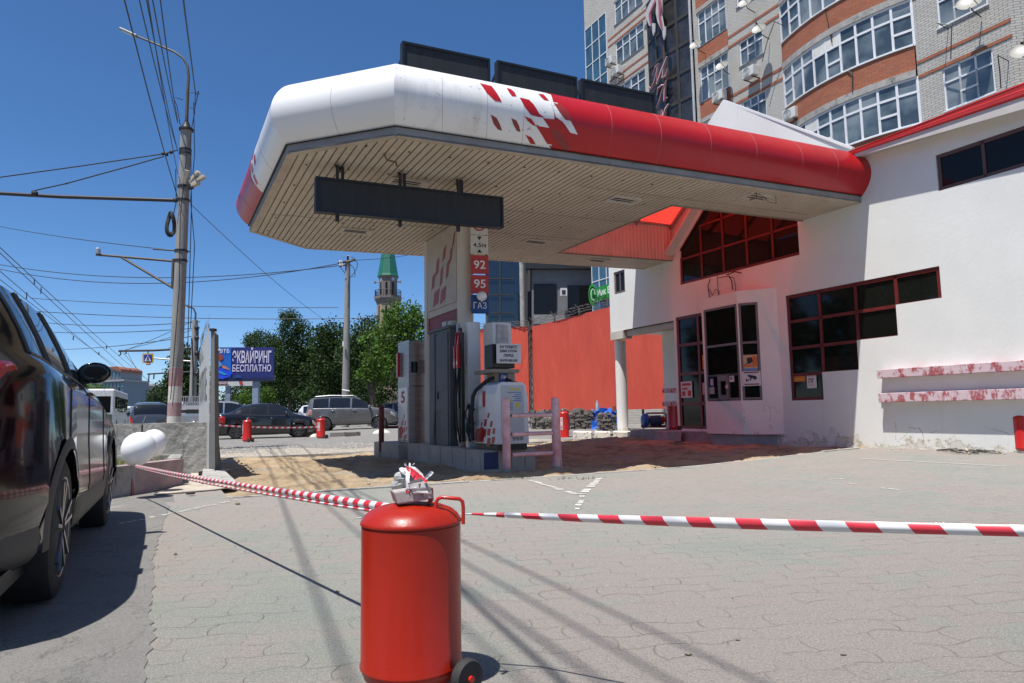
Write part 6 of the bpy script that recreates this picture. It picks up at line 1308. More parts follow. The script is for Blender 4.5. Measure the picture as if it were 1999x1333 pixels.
        for hx in p.get('handles', ()):
            zz = zb(hx)-.095; y = sec(hx)[7][0]; m2 = MB(); m2.tube([(hx-.105, sd*(y-.006), zz), (hx-.085, sd*(y+.035), zz), (hx+.075, sd*(y+.037), zz-.006), (hx+.10, sd*(y-.006), zz-.006)], [.010, .014, .014, .010], 8); m2.build('handle', p.get('handlem', pm_), car, smooth=60)
    for a in p.get('patches', ()): patch(*a)
    # wheel arch cladding
    if p.get('clad'):
        for w_ in wheels:
            for sd in (1, -1):
                rows = []
                for k in range(25):
                    a = -.12+(PI+.24)*k/24; r_ = []
                    for rr_ in (R_a*.985, R_a*1.06, R_a*1.14): x = w_+rr_*math.cos(a); r_.append((x, sd*(hw(min(max(x, L0), L1))+(.010 if rr_ < R_a*1.1 else .002)), max(rw+rr_*math.sin(a), sill-.02)))
                    rows.append(r_)
                m2 = MB(); m2.grid(rows); m2.build('arch_trim', p['clad'], car, smooth=50)
        patch('sill_trim', wheels[0]+R_a*1.0, wheels[1]-R_a*1.0, 10.15, 12, p['clad'], .014, 14, 4)
        patch('bumper_trim', L0, wheels[0]-R_a*1.0, 10.35, 12, p['clad'], .014, 6, 4)
    return car
def rectp(car, nm, x, y0, y1, z0, z1, m, dx=.01):
    m2 = MB(); m2.box(min(x, x+dx), max(x, x+dx), y0, y1, z0, z1); return m2.build(nm, m, car, bevel=.004)
HW_ = WA+PI/2                                     # heading along the wall direction
# nearest: black crossover at the left edge
P = dict(x0=-.95, x1=3.62, w=1.88, rw=.362, wx=(0., 2.66), sill=.26, spokes=5, tum=.36, bi=.13, rt=.95, mz=.10, mo=.055,
 top=[(-.95, 1.05), (-.90, 1.22), (-.78, 1.42), (-.55, 1.60), (-.2, 1.665), (.6, 1.69), (1.2, 1.675), (1.55, 1.60), (1.95, 1.38), (2.45, 1.15), (2.9, 1.07), (3.3, .98), (3.55, .86), (3.62, .72)],
 belt=[(-.95, 1.03), (-.85, 1.20), (-.4, 1.25), (.2, 1.21), (1.0, 1.19), (2.0, 1.13), (2.4, 1.07), (2.9, 1.0), (3.3, .90), (3.62, .66)],
 side=[(-.35, .10), (.16, .93), (1.02, 1.85)], screens=[(-.84, -.58), (1.55, 2.35)], shut=(.13, .98, 1.95), mirror=1.78, ms=.86, handles=(.28, 1.14), paint=mat('black_car_paint', (.003, .003, .004), .12, 0., var=.02, coat=.35, spec=.35), trim=M_black, clad=M_trim,
 patches=[('tail_lamp', -.94, -.66, 6.3, 7.7, mat('dark_red_tail_lamp', (.16, .006, .006), .15, coat=.4, var=.4, scale=12), .010, 10, 8, (1, -1), .55), ('belt_chrome', -.3, 2.0, 5.92, 6.05, M_chrome, .010, 20, 3)])
car = make_car('parked_car', 'glossy black crossover parked close on the left, seen from its rear corner', 'car', S(-12.62-.94+.02, -4.10), HW_-.024, P)
rectp(car, 'rear_plate', -.965, -.26, .26, .70, .81, M_letter_w)
# saloon behind the panel
P = dict(x0=-2.1, x1=2.15, w=1.70, rw=.30, wx=(-1.22, 1.25), sill=.22, spokes=7, twin=False, tum=.55,
 top=[(-2.1, .70), (-2.07, .98), (-1.95, 1.03), (-1.45, 1.09), (-1.15, 1.25), (-.75, 1.42), (-.2, 1.47), (.3, 1.45), (.65, 1.33), (1.05, 1.05), (1.3, .97), (1.8, .86), (2.08, .72), (2.15, .55)],
 belt=[(-2.1, .68), (-2.0, .97), (-1.4, 1.0), (0, .95), (1.0, .93), (1.3, .92), (1.8, .82), (2.15, .5)],
 side=[(-1.05, -.72), (-.66, -.02), (.04, .85)], screens=[(-1.45, -.85), (.52, 1.02)], shut=(-.69, .01, .95), mirror=.72, handles=(-.55, .2), paint=paint('black_saloon_paint', (.010, .010, .012), .1, .2), rim=mat('grey_hubcap', (.12, .12, .12), .5),
 patches=[('tail_lamp', -2.095, -1.64, 6.8, 9.0, M_tail, .014, 6, 6), ('head_lamp', 1.80, 2.1, 6.8, 8.6, M_head, .01, 6, 6), ('side_marker', 1.18, 1.24, 8.2, 8.5, mat('orange_marker', (.6, .2, .03), .3), .01, 2, 2)])
pA, pB = G(430, 855), G(600, 852)
cA = thing; a = at(519, 855, 29.6); a.z = 0
sal = make_car('parked_car', 'small black saloon with a bright red tail lamp parked beyond the sand pit', 'car', a, R(24), P)
rectp(sal, 'rear_plate', -2.12, -.26, .26, .55, .66, M_letter_w)
# grey off-roader
P = dict(x0=-2.5, x1=2.6, w=2.0, rw=.41, wx=(-1.5, 1.58), sill=.42, spokes=6, tum=.30,
 top=[(-2.5, .95), (-2.47, 1.25), (-2.40, 1.78), (-2.2, 1.90), (-1.2, 1.96), (.1, 1.95), (.45, 1.88), (1.05, 1.42), (1.3, 1.33), (2.1, 1.27), (2.45, 1.14), (2.6, .85)],
 belt=[(-2.5, .93), (-2.4, 1.30), (0, 1.29), (1.2, 1.26), (2.1, 1.20), (2.45, 1.05), (2.6, .8)],
 side=[(-2.1, -1.25), (-1.2, -.05), (.03, .95)], screens=[(-2.47, -2.30), (.5, 1.02)], shut=(-1.22, -.01, 1.15, 2.0), mirror=1.02, ms=1.25, handles=(-1.0, .18), handlem=M_chrome, paint=paint('grey_metallic_paint', (.14, .136, .128), .4, .3), trim=M_chrome,
 patches=[('tail_lamp', -2.49, -2.15, 6.9, 8.9, mat('pinkish_tail_lamp', (.5, .25, .25), .2), .012, 6, 6), ('head_lamp', 2.2, 2.5, 6.9, 8.6, M_head, .012, 6, 6)])
a = at(688, 845, 40.0); a.z = 0
suv = make_car('parked_car', 'large silver grey off-roader with roof rails parked under the trees', 'car', a, R(8), P)
m2 = MB(); m2.tube([(-2.0, -.72, 1.98), (-1.2, -.74, 2.04), (.1, -.73, 2.02), (.3, -.72, 1.95)], .025, 6); m2.build('roof_rail', M_steel, suv)
# silver estate behind the saloon
P2 = dict(P); P2.update(w=1.85, x0=-2.25, x1=2.3, rw=.34, wx=(-1.3, 1.35), sill=.3, top=[(-2.25, .8), (-2.2, 1.1), (-2.05, 1.45), (-1.8, 1.66), (-1.0, 1.72), (.3, 1.68), (.6, 1.6), (1.2, 1.12), (1.9, 1.02), (2.2, .9), (2.3, .7)], belt=[(-2.25, .78), (-2.1, 1.1), (0, 1.08), (1.2, 1.05), (2.0, .92), (2.3, .65)],
 side=[(-1.75, -1.15), (-1.1, -.1), (-.04, .95)], screens=[(-2.18, -1.9), (.6, 1.15)], shut=(-1.1, -.06), mirror=.95, ms=1., handles=(-.9, .1), paint=paint('silver_paint', (.42, .42, .41), .6, .3),
 patches=[('tail_lamp', -2.24, -2.0, 6.9, 8.9, M_tail, .012, 6, 6)])
a = at(440, 850, 34.5); a.z = 0
make_car('parked_car', 'silver estate car mostly hidden behind the black saloon', 'car', a, R(20), P2)
P3 = dict(P2); P3.update(paint=paint('white_car_paint', (.62, .62, .62), .0, .3)); a = at(640, 842, 52); a.z = 0
make_car('parked_car', 'white car almost hidden between the saloon and the grey off-roader', 'car', a, R(14), P3)
P4 = dict(P2); P4.update(paint=paint('dark_blue_grey_paint', (.04, .05, .065), .3, .25)); a = at(800, 842, 50); a.z = 0
make_car('parked_car', 'dark blue grey car seen in the gap left of pump five', 'car', a, R(4), P4)
P5 = dict(P2); P5.update(paint=paint('slate_metallic_paint', (.085, .092, .105), .5, .3)); a = at(292, 842, 36); a.z = 0
make_car('parked_car', 'slate grey crossover seen over the low concrete wall', 'car', a, R(118), P5)
P6 = dict(P2); P6.update(paint=paint('pale_silver_paint', (.35, .36, .37), .4, .3)); a = at(232, 838, 60); a.z = 0
make_car('street_car', 'pale silver car far down the street', 'car', a, R(120), P6)
# bus far left
a = at(196, 838, 46); a.z = 0
bus = thing('bus', 'white bus with dark windows half hidden by the black crossover', 'bus', a, R(115))
m2 = MB(); m2.box(-5, 4.5, -1.2, 1.2, .35, 2.75); m2.build('body', mat('white_bus_paint', (.66, .66, .66), .35), bus, bevel=.12, seg=3)
for sd in (-1, 1):
    for k in range(6):
        m2 = MB(); m2.box(-4.6+k*1.5, -3.25+k*1.5, sd*1.2-.006, sd*1.2+.006, 1.35, 2.3); m2.build('side_window', M_carglass, bus)
rectp(bus, 'rear_window', -5.0, -1.0, 1.0, 1.3, 2.3, M_carglass, -.012); rectp(bus, 'rear_panel', -5.0, -1.1, 1.1, .5, 1.2, mat('dark_green_grey', (.06, .08, .075), .5), -.012)
for sx_ in (-3.2, 2.8):
    for sd in (-1, 1):
        m2 = MB(); m2.lathe([(.2, -.12), (.45, -.12), (.45, .12), (.2, .12)], (sx_, sd*1.08, .45), 24, ax=1); m2.build('wheel', M_rubber, bus)
t_ = thing('kiosk_van', 'tiny white van with a red stripe far down the street', 'van', at(240, 833, 75), R(110))
m2 = MB(); m2.box(-1.5, 1.5, -.95, .95, .3, 2.2); m2.build('body', mat('white_bus_paint', 0), t_, bevel=.15); m2 = MB(); m2.box(-1.52, 1.52, -.97, .97, .9, 1.25); m2.build('stripe', M_redp, t_); m2 = MB(); m2.box(-1.53, -1.5, -.8, .8, 1.35, 1.95); m2.build('rear_window', M_carglass, t_)
# ================================================================== planter, low wall, hoarding
s = NT('crumbling_concrete_wall'); c = s.ramp(s.noise(1.6, 8, .72), (.3, (.20, .19, .17)), (.55, (.34, .33, .30)), (.75, (.44, .43, .39))); c = s.mix(s.ramp(s.noise(3.5, 8, .75, dist=1.), (.52, 0.), (.58, .8)), c, (.17, .16, .145)); s.col(c); s.set(Roughness=.95); s.bump(s.noise(5, 9, .72), .05); M_cwall = s.m
lw = thing('concrete_wall', 'low crumbling concrete wall behind the planter, joined to the hoarding', 'wall', S(-13, 4, 0))
def rough_box(M, x0, x1, y0, y1, z0, z1, nx, ny, nz, a, sd=1):
    rr = random.Random(sd); m2 = MB(M)
    def disp(p, n): k = a*(rr.random()-.5); return (p[0]+n[0]*k, p[1]+n[1]*k, p[2]+n[2]*k)
    def face(f, n, u_, v_): m2.grid([[disp(f(i/u_, j/v_), n) if 0 < i < u_ and 0 < j < v_ else f(i/u_, j/v_) for i in range(u_+1)] for j in range(v_+1)])
    lx, ly, lz = x1-x0, y1-y0, z1-z0
    face(lambda a, b: (x0+lx*a, y0, z0+lz*b), (0, 1, 0), nx, nz); face(lambda a, b: (x0+lx*a, y1, z0+lz*b), (0, 1, 0), nx, nz); face(lambda a, b: (x0, y0+ly*a, z0+lz*b), (1, 0, 0), ny, nz); face(lambda a, b: (x1, y0+ly*a, z0+lz*b), (1, 0, 0), ny, nz); face(lambda a, b: (x0+lx*a, y0+ly*b, z1), (0, 0, 1), nx, ny)
    return m2
A, B = at(170, 905, 11.3), at(404, 905, 11.3); dW = Vector((B.x-A.x, B.y-A.y, 0)).normalized(); nW = Vector((dW.y, -dW.x, 0)); MW = Matrix(((dW.x, -nW.x, 0, A.x), (dW.y, -nW.y, 0, A.y), (0, 0, 1, 0), (0, 0, 0, 1))); LW = (Vector((B.x, B.y, 0))-Vector((A.x, A.y, 0))).length
j1 = LW*.44
rough_box(MW, -2, j1, 0, .3, -.1, .83, 26, 3, 9, .012, 3).build('slab', M_cwall, lw); rough_box(MW, j1+.03, LW, .0, .3, -.1, .835, 18, 3, 9, .012, 4).build('slab', M_cwall, lw)
m2 = MB(MW); m2.bar((j1+.015, -.005, .80), (j1+.02, .1, .96), .016); m2.build('rebar', M_dark, lw)
pk = thing('planter', 'low concrete planter with faded pink paint and dry grass inside', 'planter', S(-12.3, 1.5, 0))
p0, p1 = G(140, 985), G(262, 966); p2 = G(357, 949); 
def wallseg(P, Q, h, th, nm, m, rr_=.012):
    d = (Q-P); L_ = d.length; d = d/L_; n = Vector((-d.y, d.x, 0)); M_ = Matrix(((d.x, n.x, 0, P.x), (d.y, n.y, 0, P.y), (0, 0, 1, 0), (0, 0, 0, 1))); return rough_box(M_, 0, L_, 0, th, -.1, h, int(L_*9)+3, 3, 6, rr_, int(L_*100)).build(nm, m, pk)
s = NT('faded_pink_concrete'); c = s.ramp(s.noise(5, 7, .7), (.35, (.30, .21, .21)), (.6, (.40, .28, .275))); c = s.mix(s.ramp(s.noise(9, 6, .75), (.6, 0.), (.64, .8)), c, (.36, .33, .29)); s.col(c); s.set(Roughness=.9); s.bump(s.noise(14, 8, .7), .02); M_pkc = s.m
s = NT('grey_pink_concrete'); c = s.ramp(s.noise(6, 8, .75), (.35, (.22, .20, .195)), (.6, (.40, .36, .34))); s.col(c); s.set(Roughness=.95); s.bump(s.noise(12, 8, .75), .03)
wallseg(p0, p1, .36, .2, 'side', s.m, .02); wallseg(p1, p2, .365, .18, 'side', M_pkc)
pb_ = p2+Vector((-.55, 1.1, 0)); wallseg(p2+Vector((-.1, .1, 0)), pb_, .37, .16, 'side', M_cwall); wallseg(pb_, pb_+Vector((-3.2, -.6, 0)), .37, .15, 'side', M_cwall)
m2 = MB(WLD); m2.bar(p1+Vector((-.02, -.03, 0)), p1+Vector((-.05, -.02, .40)), .05); m2.build('corner_strip', mat('faded_red_strip', (.26, .10, .10), .7), pk)
m2 = MB(WLD); q = [p0+Vector((0, .2, .27)), p1+Vector((0, .2, .27)), p2+Vector((-.1, .2, .27)), pb_+Vector((-.05, 0, .27)), pb_+Vector((-3.1, -.6, .27))]; m2.add(q, [(0, 1, 2, 3, 4)]); m2.build('soil', mat('dry_soil', (.26, .23, .17), .95, var=.3, scale=9), pk)
m2 = MB(WLD)
for i in range(2600):
    a, b = random.random(), random.random(); p = (p0.lerp(p2, a)).lerp(pb_+Vector((-3.1*(1-a), -.55*(1-a), 0)), .12+.85*b); 
    if math.sin(p.x*3.1)+math.sin(p.y*4.3+1) < -.5: continue
    p.z = .26; h = random.uniform(.04, .15); an = random.uniform(0, 6.28); dx = Vector((math.cos(an), math.sin(an), 0))*.005; m2.add([p-dx, p+dx, p+Vector((random.uniform(-.05, .05), random.uniform(-.05, .05), h))], [(0, 1, 2)])
tag(m2.build('dry_grass', mat('dry_grass_blade', (.20, .22, .07), .8, var=.4, scale=2)), 'dry green and yellow grass growing in the planter', 'grass', kind='stuff')
# concrete apron and broken slab at the foot of the hoarding
m2 = MB(WLD); P = [G(300, 968), G(420, 958), G(470, 951), G(430, 925), G(380, 918), G(355, 948)]; m2.prism([Vector((p.x, p.y, .008)) for p in P], (0, 0, .012)); tag(m2.build('concrete_apron', mat('sandy_concrete', (.42, .37, .30), .95, var=.15, scale=3, dirt=(.3, .26, .22), dscale=4, dth=.55, bump=.004)), kind='structure')
for i, (pp, lb) in enumerate((([(392, 948), (432, 946), (418, 930), (396, 928)], 'tilted grey slab at the foot of the hoarding'), ([(428, 948), (462, 948), (440, 934), (420, 932)], 'second tilted grey slab right of the hoarding foot'))):
    m2 = MB(WLD); P = [G(*q) for q in pp]; P = [Vector((p.x, p.y, .02+.05*(k in (2, 3)))) for k, p in enumerate(P)]; m2.prism(P, (0, 0, .04)); tag(m2.build('slab', M_conc, bevel=.008), lb, 'slab')
m2 = MB(WLD); a = G(372, 968); m2.box(a.x-.04, a.x+.04, a.y-.03, a.y+.03, .02, .04); tag(m2.build('stone_chip', M_dark), 'small dark chip lying on the apron before the hoarding', 'stone')
# hoarding (seen edge on): face runs away from the camera
ho = thing('hoarding', 'tall grey board wall seen almost edge on with raised lettering on its left face', 'sign', at(415, 925, 10.9))
H0, H1 = at(419, 928, 10.6), at(386, 900, 15.2); 
a = S(-11.44, 3.0); fx0 = at(402, 900, 11.2); fx1 = at(386, 900, 15.4)
def pz(x, y, D): return at(x, y, D)
Pn = [at(405.5, 926, 10.9), at(388, 822, 15.0), at(389.5, 694, 15.0), at(407.5, 640, 10.9)]
th_ = Vector((.02, 0, 0))
M_board = mat('grey_board', (.44, .44, .43), .6, var=.1, scale=2, dirt=(.33, .28, .22), dscale=2, dth=.6, stretch=(1, 1, .3)); M_bedge = mat('dull_grey_edge', (.16, .16, .155), .7, var=.1, scale=2)
m2 = MB(WLD); Pn[0].z = .05; Pn[1].z = .80; m2.prism(Pn, th_); m2.build('board', M_board, ho)
b0_, b1_ = at(405.8, 926, 10.9), at(427, 926, 10.86); t0_, t1_ = at(409, 643, 10.9), at(421, 652, 10.86)
m2 = MB(WLD); m2.prism([Vector((b0_.x+.02, b0_.y, .03)), Vector((b0_.x+.13, b1_.y, .03)), Vector((t0_.x+.10, t1_.y, t1_.z)), Vector((t0_.x+.02, t0_.y, t0_.z))], (-.02, .2, 0)); m2.build('end_post', M_bedge, ho, bevel=.004)
m2 = MB(WLD); q = at(411, 642, 10.85); m2.box(q.x-.02, q.x+.06, q.y, q.y+.1, q.z-.03, q.z+.01); m2.build('cap', M_black, ho)
m2 = MB(WLD); m2.bar(at(408, 640, 10.88), at(408, 632, 10.88), .008); m2.build('wire_stub', M_dark, ho)
m2 = MB(WLD); a, b = at(421, 840, 11.3), at(429, 915, 11.0); m2.bar(a, Vector((b.x, b.y, .02)), .06); m2.build('brace', M_bedge, ho)
m2 = MB(WLD); q = at(416, 922, 10.85); m2.box(q.x-.18, q.x+.22, q.y-.12, q.y+.15, .0, .09); m2.build('footing', M_dark, ho, bevel=.01)
m2 = MB(WLD); fb = (Pn[0]-Pn[1]); fb.z = 0; Lf = fb.length; fb.normalize()
far = Vector((Pn[1].x, Pn[1].y, 0))-fb.cross(Vector((0, 0, 1)))*0
nf = fb.cross(Vector((0, 0, 1))).normalized(); nf = nf if nf.x < 0 else -nf
text_to(m2, 'ОТВЕРЖ', far+fb*.25+Vector((0, 0, 2.0)), fb, Vector((0, 0, 1)), Lf-.5, .62, .03, .02); text_to(m2, 'АПТЕ', far+fb*.25+Vector((0, 0, 1.22)), fb, Vector((0, 0, 1)), Lf-.8, .58, .03, .02)
m2.build('lettering', M_bedge, ho)
# ================================================================== poles and their fittings
s = NT('pole_concrete'); c = s.ramp(s.noise(3, 6, .7, stretch=(1, 1, .3)), (.3, (.21, .205, .195)), (.7, (.30, .295, .275))); s.col(c); s.set(Roughness=.9); s.bump(s.noise(20, 6, .7), .004); M_pole = s.m
s = NT('pole_banded_paint'); sp = s.n('ShaderNodeSeparateXYZ'); s.l(s.tc, sp.inputs[0]); z = sp.outputs[2]
def zr_(lo, hi): return s.math('MULTIPLY', s.math('GREATER_THAN', z, lo), s.math('LESS_THAN', z, hi))
c = s.mix(s.math('MAXIMUM', zr_(1.77, 2.28), zr_(.95, 1.32)), (.56, .53, .48), (.34, .20, .20)); c = s.mix(s.ramp(s.noise(5, 6, .7), (.5, 0.), (.62, .6)), c, (.34, .31, .28)); s.col(c); s.set(Roughness=.85); M_pband = s.m
pl_ = thing('utility_pole', 'tall round concrete utility pole with banded paint and a street lamp arm', 'utility pole', at(340, 880, 19))
B0 = at(339.5, 825, 19); T0 = at(364, 245, 19); B0 = B0+(B0-T0)*(B0.z/(T0.z-B0.z)); dP = (T0-B0)
def pp(z_): return B0+dP*(z_/T0.z)
m2 = MB(WLD); m2.tube([pp(0), pp(2.3)], [.185, .172], 24); m2.build('painted_base', M_pband, pl_, smooth=50)
m2 = MB(WLD); m2.tube([pp(2.3), pp(T0.z-.15)], [.171, .145], 24); m2.build('shaft', M_pole, pl_, smooth=50)
m2 = MB(WLD); c = pp(T0.z-.15); m2.lathe([(.20, 0), (.20, .05), (.14, .07), (.04, .30), (.04, .34)], c, 18); m2.build('cap', M_dark, pl_, smooth=40)
M_rust = mat('weathered_brown_metal', (.10, .09, .08), .6, .4, var=.2)
m2 = MB(WLD); m2.tube([at(364, 240, 19), at(366.5, 175, 19), at(368, 150, 19), at(366, 128, 19), at(357, 113, 19), at(340, 101, 19), at(300, 84, 19), at(266, 70, 19)], [.05, .045, .04, .035, .033, .032, .03, .03], 10); m2.build('lamp_arm', M_rust, pl_, smooth=60)
a, b = at(268, 71, 19), at(234, 56, 19); m2 = MB(WLD); m2.bar(a, b, .13, .07); hd2 = m2.build('lamp_head', mat('lamp_head_grey', (.22, .22, .21), .5, .3), pl_, bevel=.02); m2 = MB(WLD); m2.bar(a.lerp(b, .3)+Vector((0, 0, -.045)), b+Vector((.03, 0, -.04)), .1, .02); m2.build('lens', M_lamp, hd2)
def tub(par, nm, pts, r, m, D=19, n=8):
    m2 = MB(WLD); m2.tube([at(x, y, D) for x, y in pts], r, n); return m2.build(nm, m, par, smooth=60)
tub(pl_, 'cross_arm', [(-60, 374), (120, 384), (345, 391)], .055, M_dark); m2 = MB(WLD); q = at(68, 378, 18.95); m2.sphere(q, .09, 10, 6); m2.build('clamp', M_black, pl_)
tub(pl_, 'stay_wire', [(-30, 350), (150, 325), (320, 300), (345, 293)], .018, M_dark); tub(pl_, 'stay_wire', [(62, 373), (130, 358), (250, 325), (320, 305)], .018, M_dark)
for x, y, r_ in ((318, 300, .05), (325, 301, .06), (334, 297, .055), (342, 391, .07), (130, 358, .03)):
    m2 = MB(WLD); m2.sphere(at(x, y, 18.9), r_, 8, 6); m2.build('insulator', M_black, pl_)
for zy, r_ in ((293, .18), (300, .18), (365, .185), (391, .185), (490, .19), (509, .19)):
    m2 = MB(WLD); c = at(0, zy, 19); c = pp(at(350, zy, 19).z); m2.tube([c-Vector((0, 0, .03)), c+Vector((0, 0, .03))], r_-.012, 20); m2.build('band', M_dark, pl_)
for (x0, y0, x1, y1) in ((360, 358, 366, 332), (371, 356, 388, 335), (373, 358, 400, 344), (375, 362, 388, 357)):
    m2 = MB(WLD); m2.bar(at(x0, y0, 18.8), at(x1, y1, 18.7), .12, .1); m2.build('antenna_box', mat('beige_antenna', (.42, .38, .30), .5), pl_, bevel=.01)
m2 = MB(WLD); m2.bar(at(366, 366, 18.8), at(376, 364, 18.8), .12); m2.build('antenna_bracket', M_black, pl_)
tub(pl_, 'side_arm', [(188, 497), (190, 497), (342, 510)], .035, M_rust); tub(pl_, 'side_arm', [(237, 502), (338, 562)], .035, M_rust); m2 = MB(WLD); m2.bar(at(338, 505, 18.9), at(336, 562, 18.9), .05); m2.build('arm_plate', M_rust, pl_)
m2 = MB(WLD); q = at(191, 490, 18.95); m2.lathe([(.05, -.08), (.07, -.06), (.07, .06), (.03, .1)], q, 14); m2.build('camera', mat('chrome_camera', (.5, .5, .5), .3, .6), pl_, smooth=40)
tub(pl_, 'stub_arm', [(299, 486), (370, 491)], .022, M_black)
for r_, o_ in ((.20, 0), (.23, .02), (.26, -.01)):
    c = at(333, 437, 18.95); m2 = MB(WLD); P = [c+Vector((.10*math.cos(a)+o_, -.05*math.sin(a*2), 1.35*r_*math.sin(a))) for a in [2*PI*i/20 for i in range(21)]]; m2.tube(P, .04, 6); m2.build('cable_coil', M_rubber, pl_, smooth=60)
for pts in ([(352, 245), (345, 205), (338, 190), (350, 192), (357, 195)], [(370, 180), (383, 182), (388, 178), (385, 190), (380, 212), (370, 210)], [(374, 250), (380, 220), (381, 185), (390, 183)], [(378, 200), (380, 300), (372, 390), (380, 480), (372, 640)], [(343, 330), (344, 395), (336, 430)], [(365, 300), (352, 420), (350, 560), (333, 780)], [(372, 260), (374, 400), (366, 700)]):
    tub(pl_, 'cable', pts, .012, M_black, 18.78, 5)
# street wires over the forecourt
def onT(x, y, t_):
    d = ray(x, y); c = Vector((0, 0, EYE)); k = (t_-(c-ORG).dot(ww))/d.dot(ww); return c+d*k
def wire(lab, A, B, sag, r_, n=24, m=None):
    m2 = MB(WLD); A, B = Vector(A), Vector(B); m2.tube([A.lerp(B, i/n)+Vector((0, 0, -4*sag*(i/n)*(1-i/n))) for i in range(n+1)], r_, 5, False); return tag(m2.build('overhead_wire', m or M_black), lab, 'wire', 'overhead wires')
for i, (x, y0, r_) in enumerate(((243, 386, .011), (272, 295, .009), (286, 296, .008), (289, 340, .008), (298, 240, .010), (313, 237, .010))):
    A = at(347, y0, 19); M_ = onT(x, 0, 4.); d = (M_-A); B = M_+d*2.3; B.z = M_.z+.3-.1*i
    m2 = MB(WLD); N = 16
    P = [A.lerp(M_, k/N)+Vector((0, 0, -.1*math.sin(PI*k/N))) for k in range(N)]+[M_.lerp(B, k/N) for k in range(N+1)]; m2.tube(P, r_*1.15, 6, False)
    tag(m2.build('overhead_wire', M_black, smooth=60), ['outermost black wire rising steeply left of the lamp arm', 'second wire from the left in the fan above the pole', 'third wire of the fan above the pole', 'fourth wire of the fan above the pole', 'fifth wire of the fan above the pole', 'rightmost wire of the fan passing the lamp bend'][i], 'wire', 'wires fanning up from the tall pole')
A = at(382, 185, 18.8); M_ = onT(358, 0, 4.); m2 = MB(WLD); P = [A.lerp(M_, k/12) for k in range(13)]+[M_+(M_-A)*k*.4 for k in range(1, 5)]
m2.tube(P, .016, 6, False); tag(m2.build('overhead_wire', M_black, smooth=60), 'twisted cable running straight up from the right side of the pole top', 'wire', 'wires fanning up from the tall pole')
FW = 'overhead wires'
for (x0, y0, D0, x1, y1, D1, sg, r_, lb) in (
 (-40, 434, 30, 345, 489, 19, .1, .012, 'thin wire from the left edge to the stub arm of the pole'), (-40, 509, 60, 680, 516, 45, 1.2, .03, 'upper of two long wires across the sky to the concrete post'), (-40, 516, 60, 680, 511, 45, 1.6, .03, 'lower of two long wires across the sky to the concrete post'),
 (374, 400, 19, 660, 640, 45, .3, .010, 'thin wire sloping down behind the canopy from the pole'), (-20, 475, 20, 330, 790, 90, .2, .014, 'trolley wire sloping from the left edge down the street, upper'), (-30, 455, 18, 300, 750, 90, .2, .014, 'trolley wire sloping from the left edge down the street, second'), (-20, 512, 22, 300, 775, 90, .2, .014, 'trolley wire sloping from the left edge down the street, third'), (-20, 530, 24, 260, 735, 90, .2, .014, 'trolley wire sloping from the left edge down the street, lowest'),
 (60, 582, 70, 660, 600, 60, .3, .03, 'long thin wire crossing the sky above the billboard, upper'), (60, 607, 70, 850, 617, 60, .5, .035, 'long thin wire crossing the sky above the billboard, lower'), (90, 630, 70, 390, 628, 50, .3, .03, 'wire crossing the street behind the tall pole, upper'), (90, 648, 70, 390, 640, 50, .2, .03, 'wire crossing the street behind the tall pole, lower'), (120, 682, 80, 385, 655, 45, .2, .03, 'slack wire behind the pole above the crossing sign'), (235, 687, 55, 380, 625, 48, .1, .02, 'stay wire of the far cross arm, lower'), (235, 685, 55, 380, 642, 48, .1, .02, 'stay wire of the far cross arm, upper'),
 (240, 688, 55, 290, 745, 90, .0, .02, 'drop wire of the street trolley line, left'), (250, 690, 55, 275, 738, 90, .0, .02, 'drop wire of the street trolley line, right'), (683, 508, 45, 900, 470, 60, .4, .02, 'wire leaving the concrete post to the right behind the canopy')):
    wire(lb, at(x0, y0, D0), at(x1, y1, D1), sg, r_)
for x, y, D, lb in ((67, 550, 24, 'upper hanger on the trolley wire nearest the left edge'), (80, 567, 24, 'lower hanger of the close pair on the trolley wires above the car roof'), (52, 577, 24, 'hanger on the lowest trolley wire just above the car window'), (143, 660, 40, 'hanger on the trolley wire left of the car mirror top'), (208, 678, 50, 'right hanger above the car mirror'), (193, 690, 50, 'left lower hanger above the car mirror'), (254, 722, 70, 'hanger below the tip of the far cross arm'), (290, 700, 70, 'hanger hidden beside the crossing sign')):
    m2 = MB(WLD); q = at(x, y, D); m2.bar(q+Vector((0, 0, -.12)), q+Vector((0, 0, .12)), .04*D/40, .04*D/40); tag(m2.build('wire_hanger', M_black), lb, 'wire hanger', 'hangers on the trolley wires')
# second pole behind, with lamp and cross arm
p2_ = thing('street_lamp_pole', 'grey street lamp pole further back with a thin cross arm over the street', 'utility pole', at(381, 850, 44))
a = at(381, 625, 44); m2 = MB(WLD); m2.tube([Vector((a.x, a.y, 0)), a], [.24, .17], 16); m2.build('shaft', M_pole, p2_, smooth=50)
tub(p2_, 'lamp_arm', [(381, 628), (382, 612), (378, 602), (362, 596)], .06, M_rust, 44); m2 = MB(WLD); m2.bar(at(366, 597, 44), at(357, 595, 44), .2, .12); m2.build('lamp_head', mat('lamp_head_grey', 0), p2_)
tub(p2_, 'cross_arm', [(232, 685), (300, 684), (385, 679)], .07, M_dark, 44); tub(p2_, 'sign_arm', [(298, 699), (382, 706)], .05, M_steel, 44); tub(p2_, 'cross_arm', [(288, 730), (385, 725)], .05, M_dark, 44)
for pts in ([(235, 685), (236, 692), (232, 694)], [(246, 685), (246, 691)], [(291, 730), (290, 745)], [(301, 730), (300, 740)], [(374, 660), (377, 720), (376, 800)], [(387, 640), (386, 700), (398, 650)]): tub(p2_, 'fitting', pts, .04, M_black, 43.8, 5)
for y in (640, 660, 690, 730): m2 = MB(WLD); q = at(384, y, 43.8); m2.sphere(q, .16, 8, 6); m2.build('insulator', M_black, p2_)
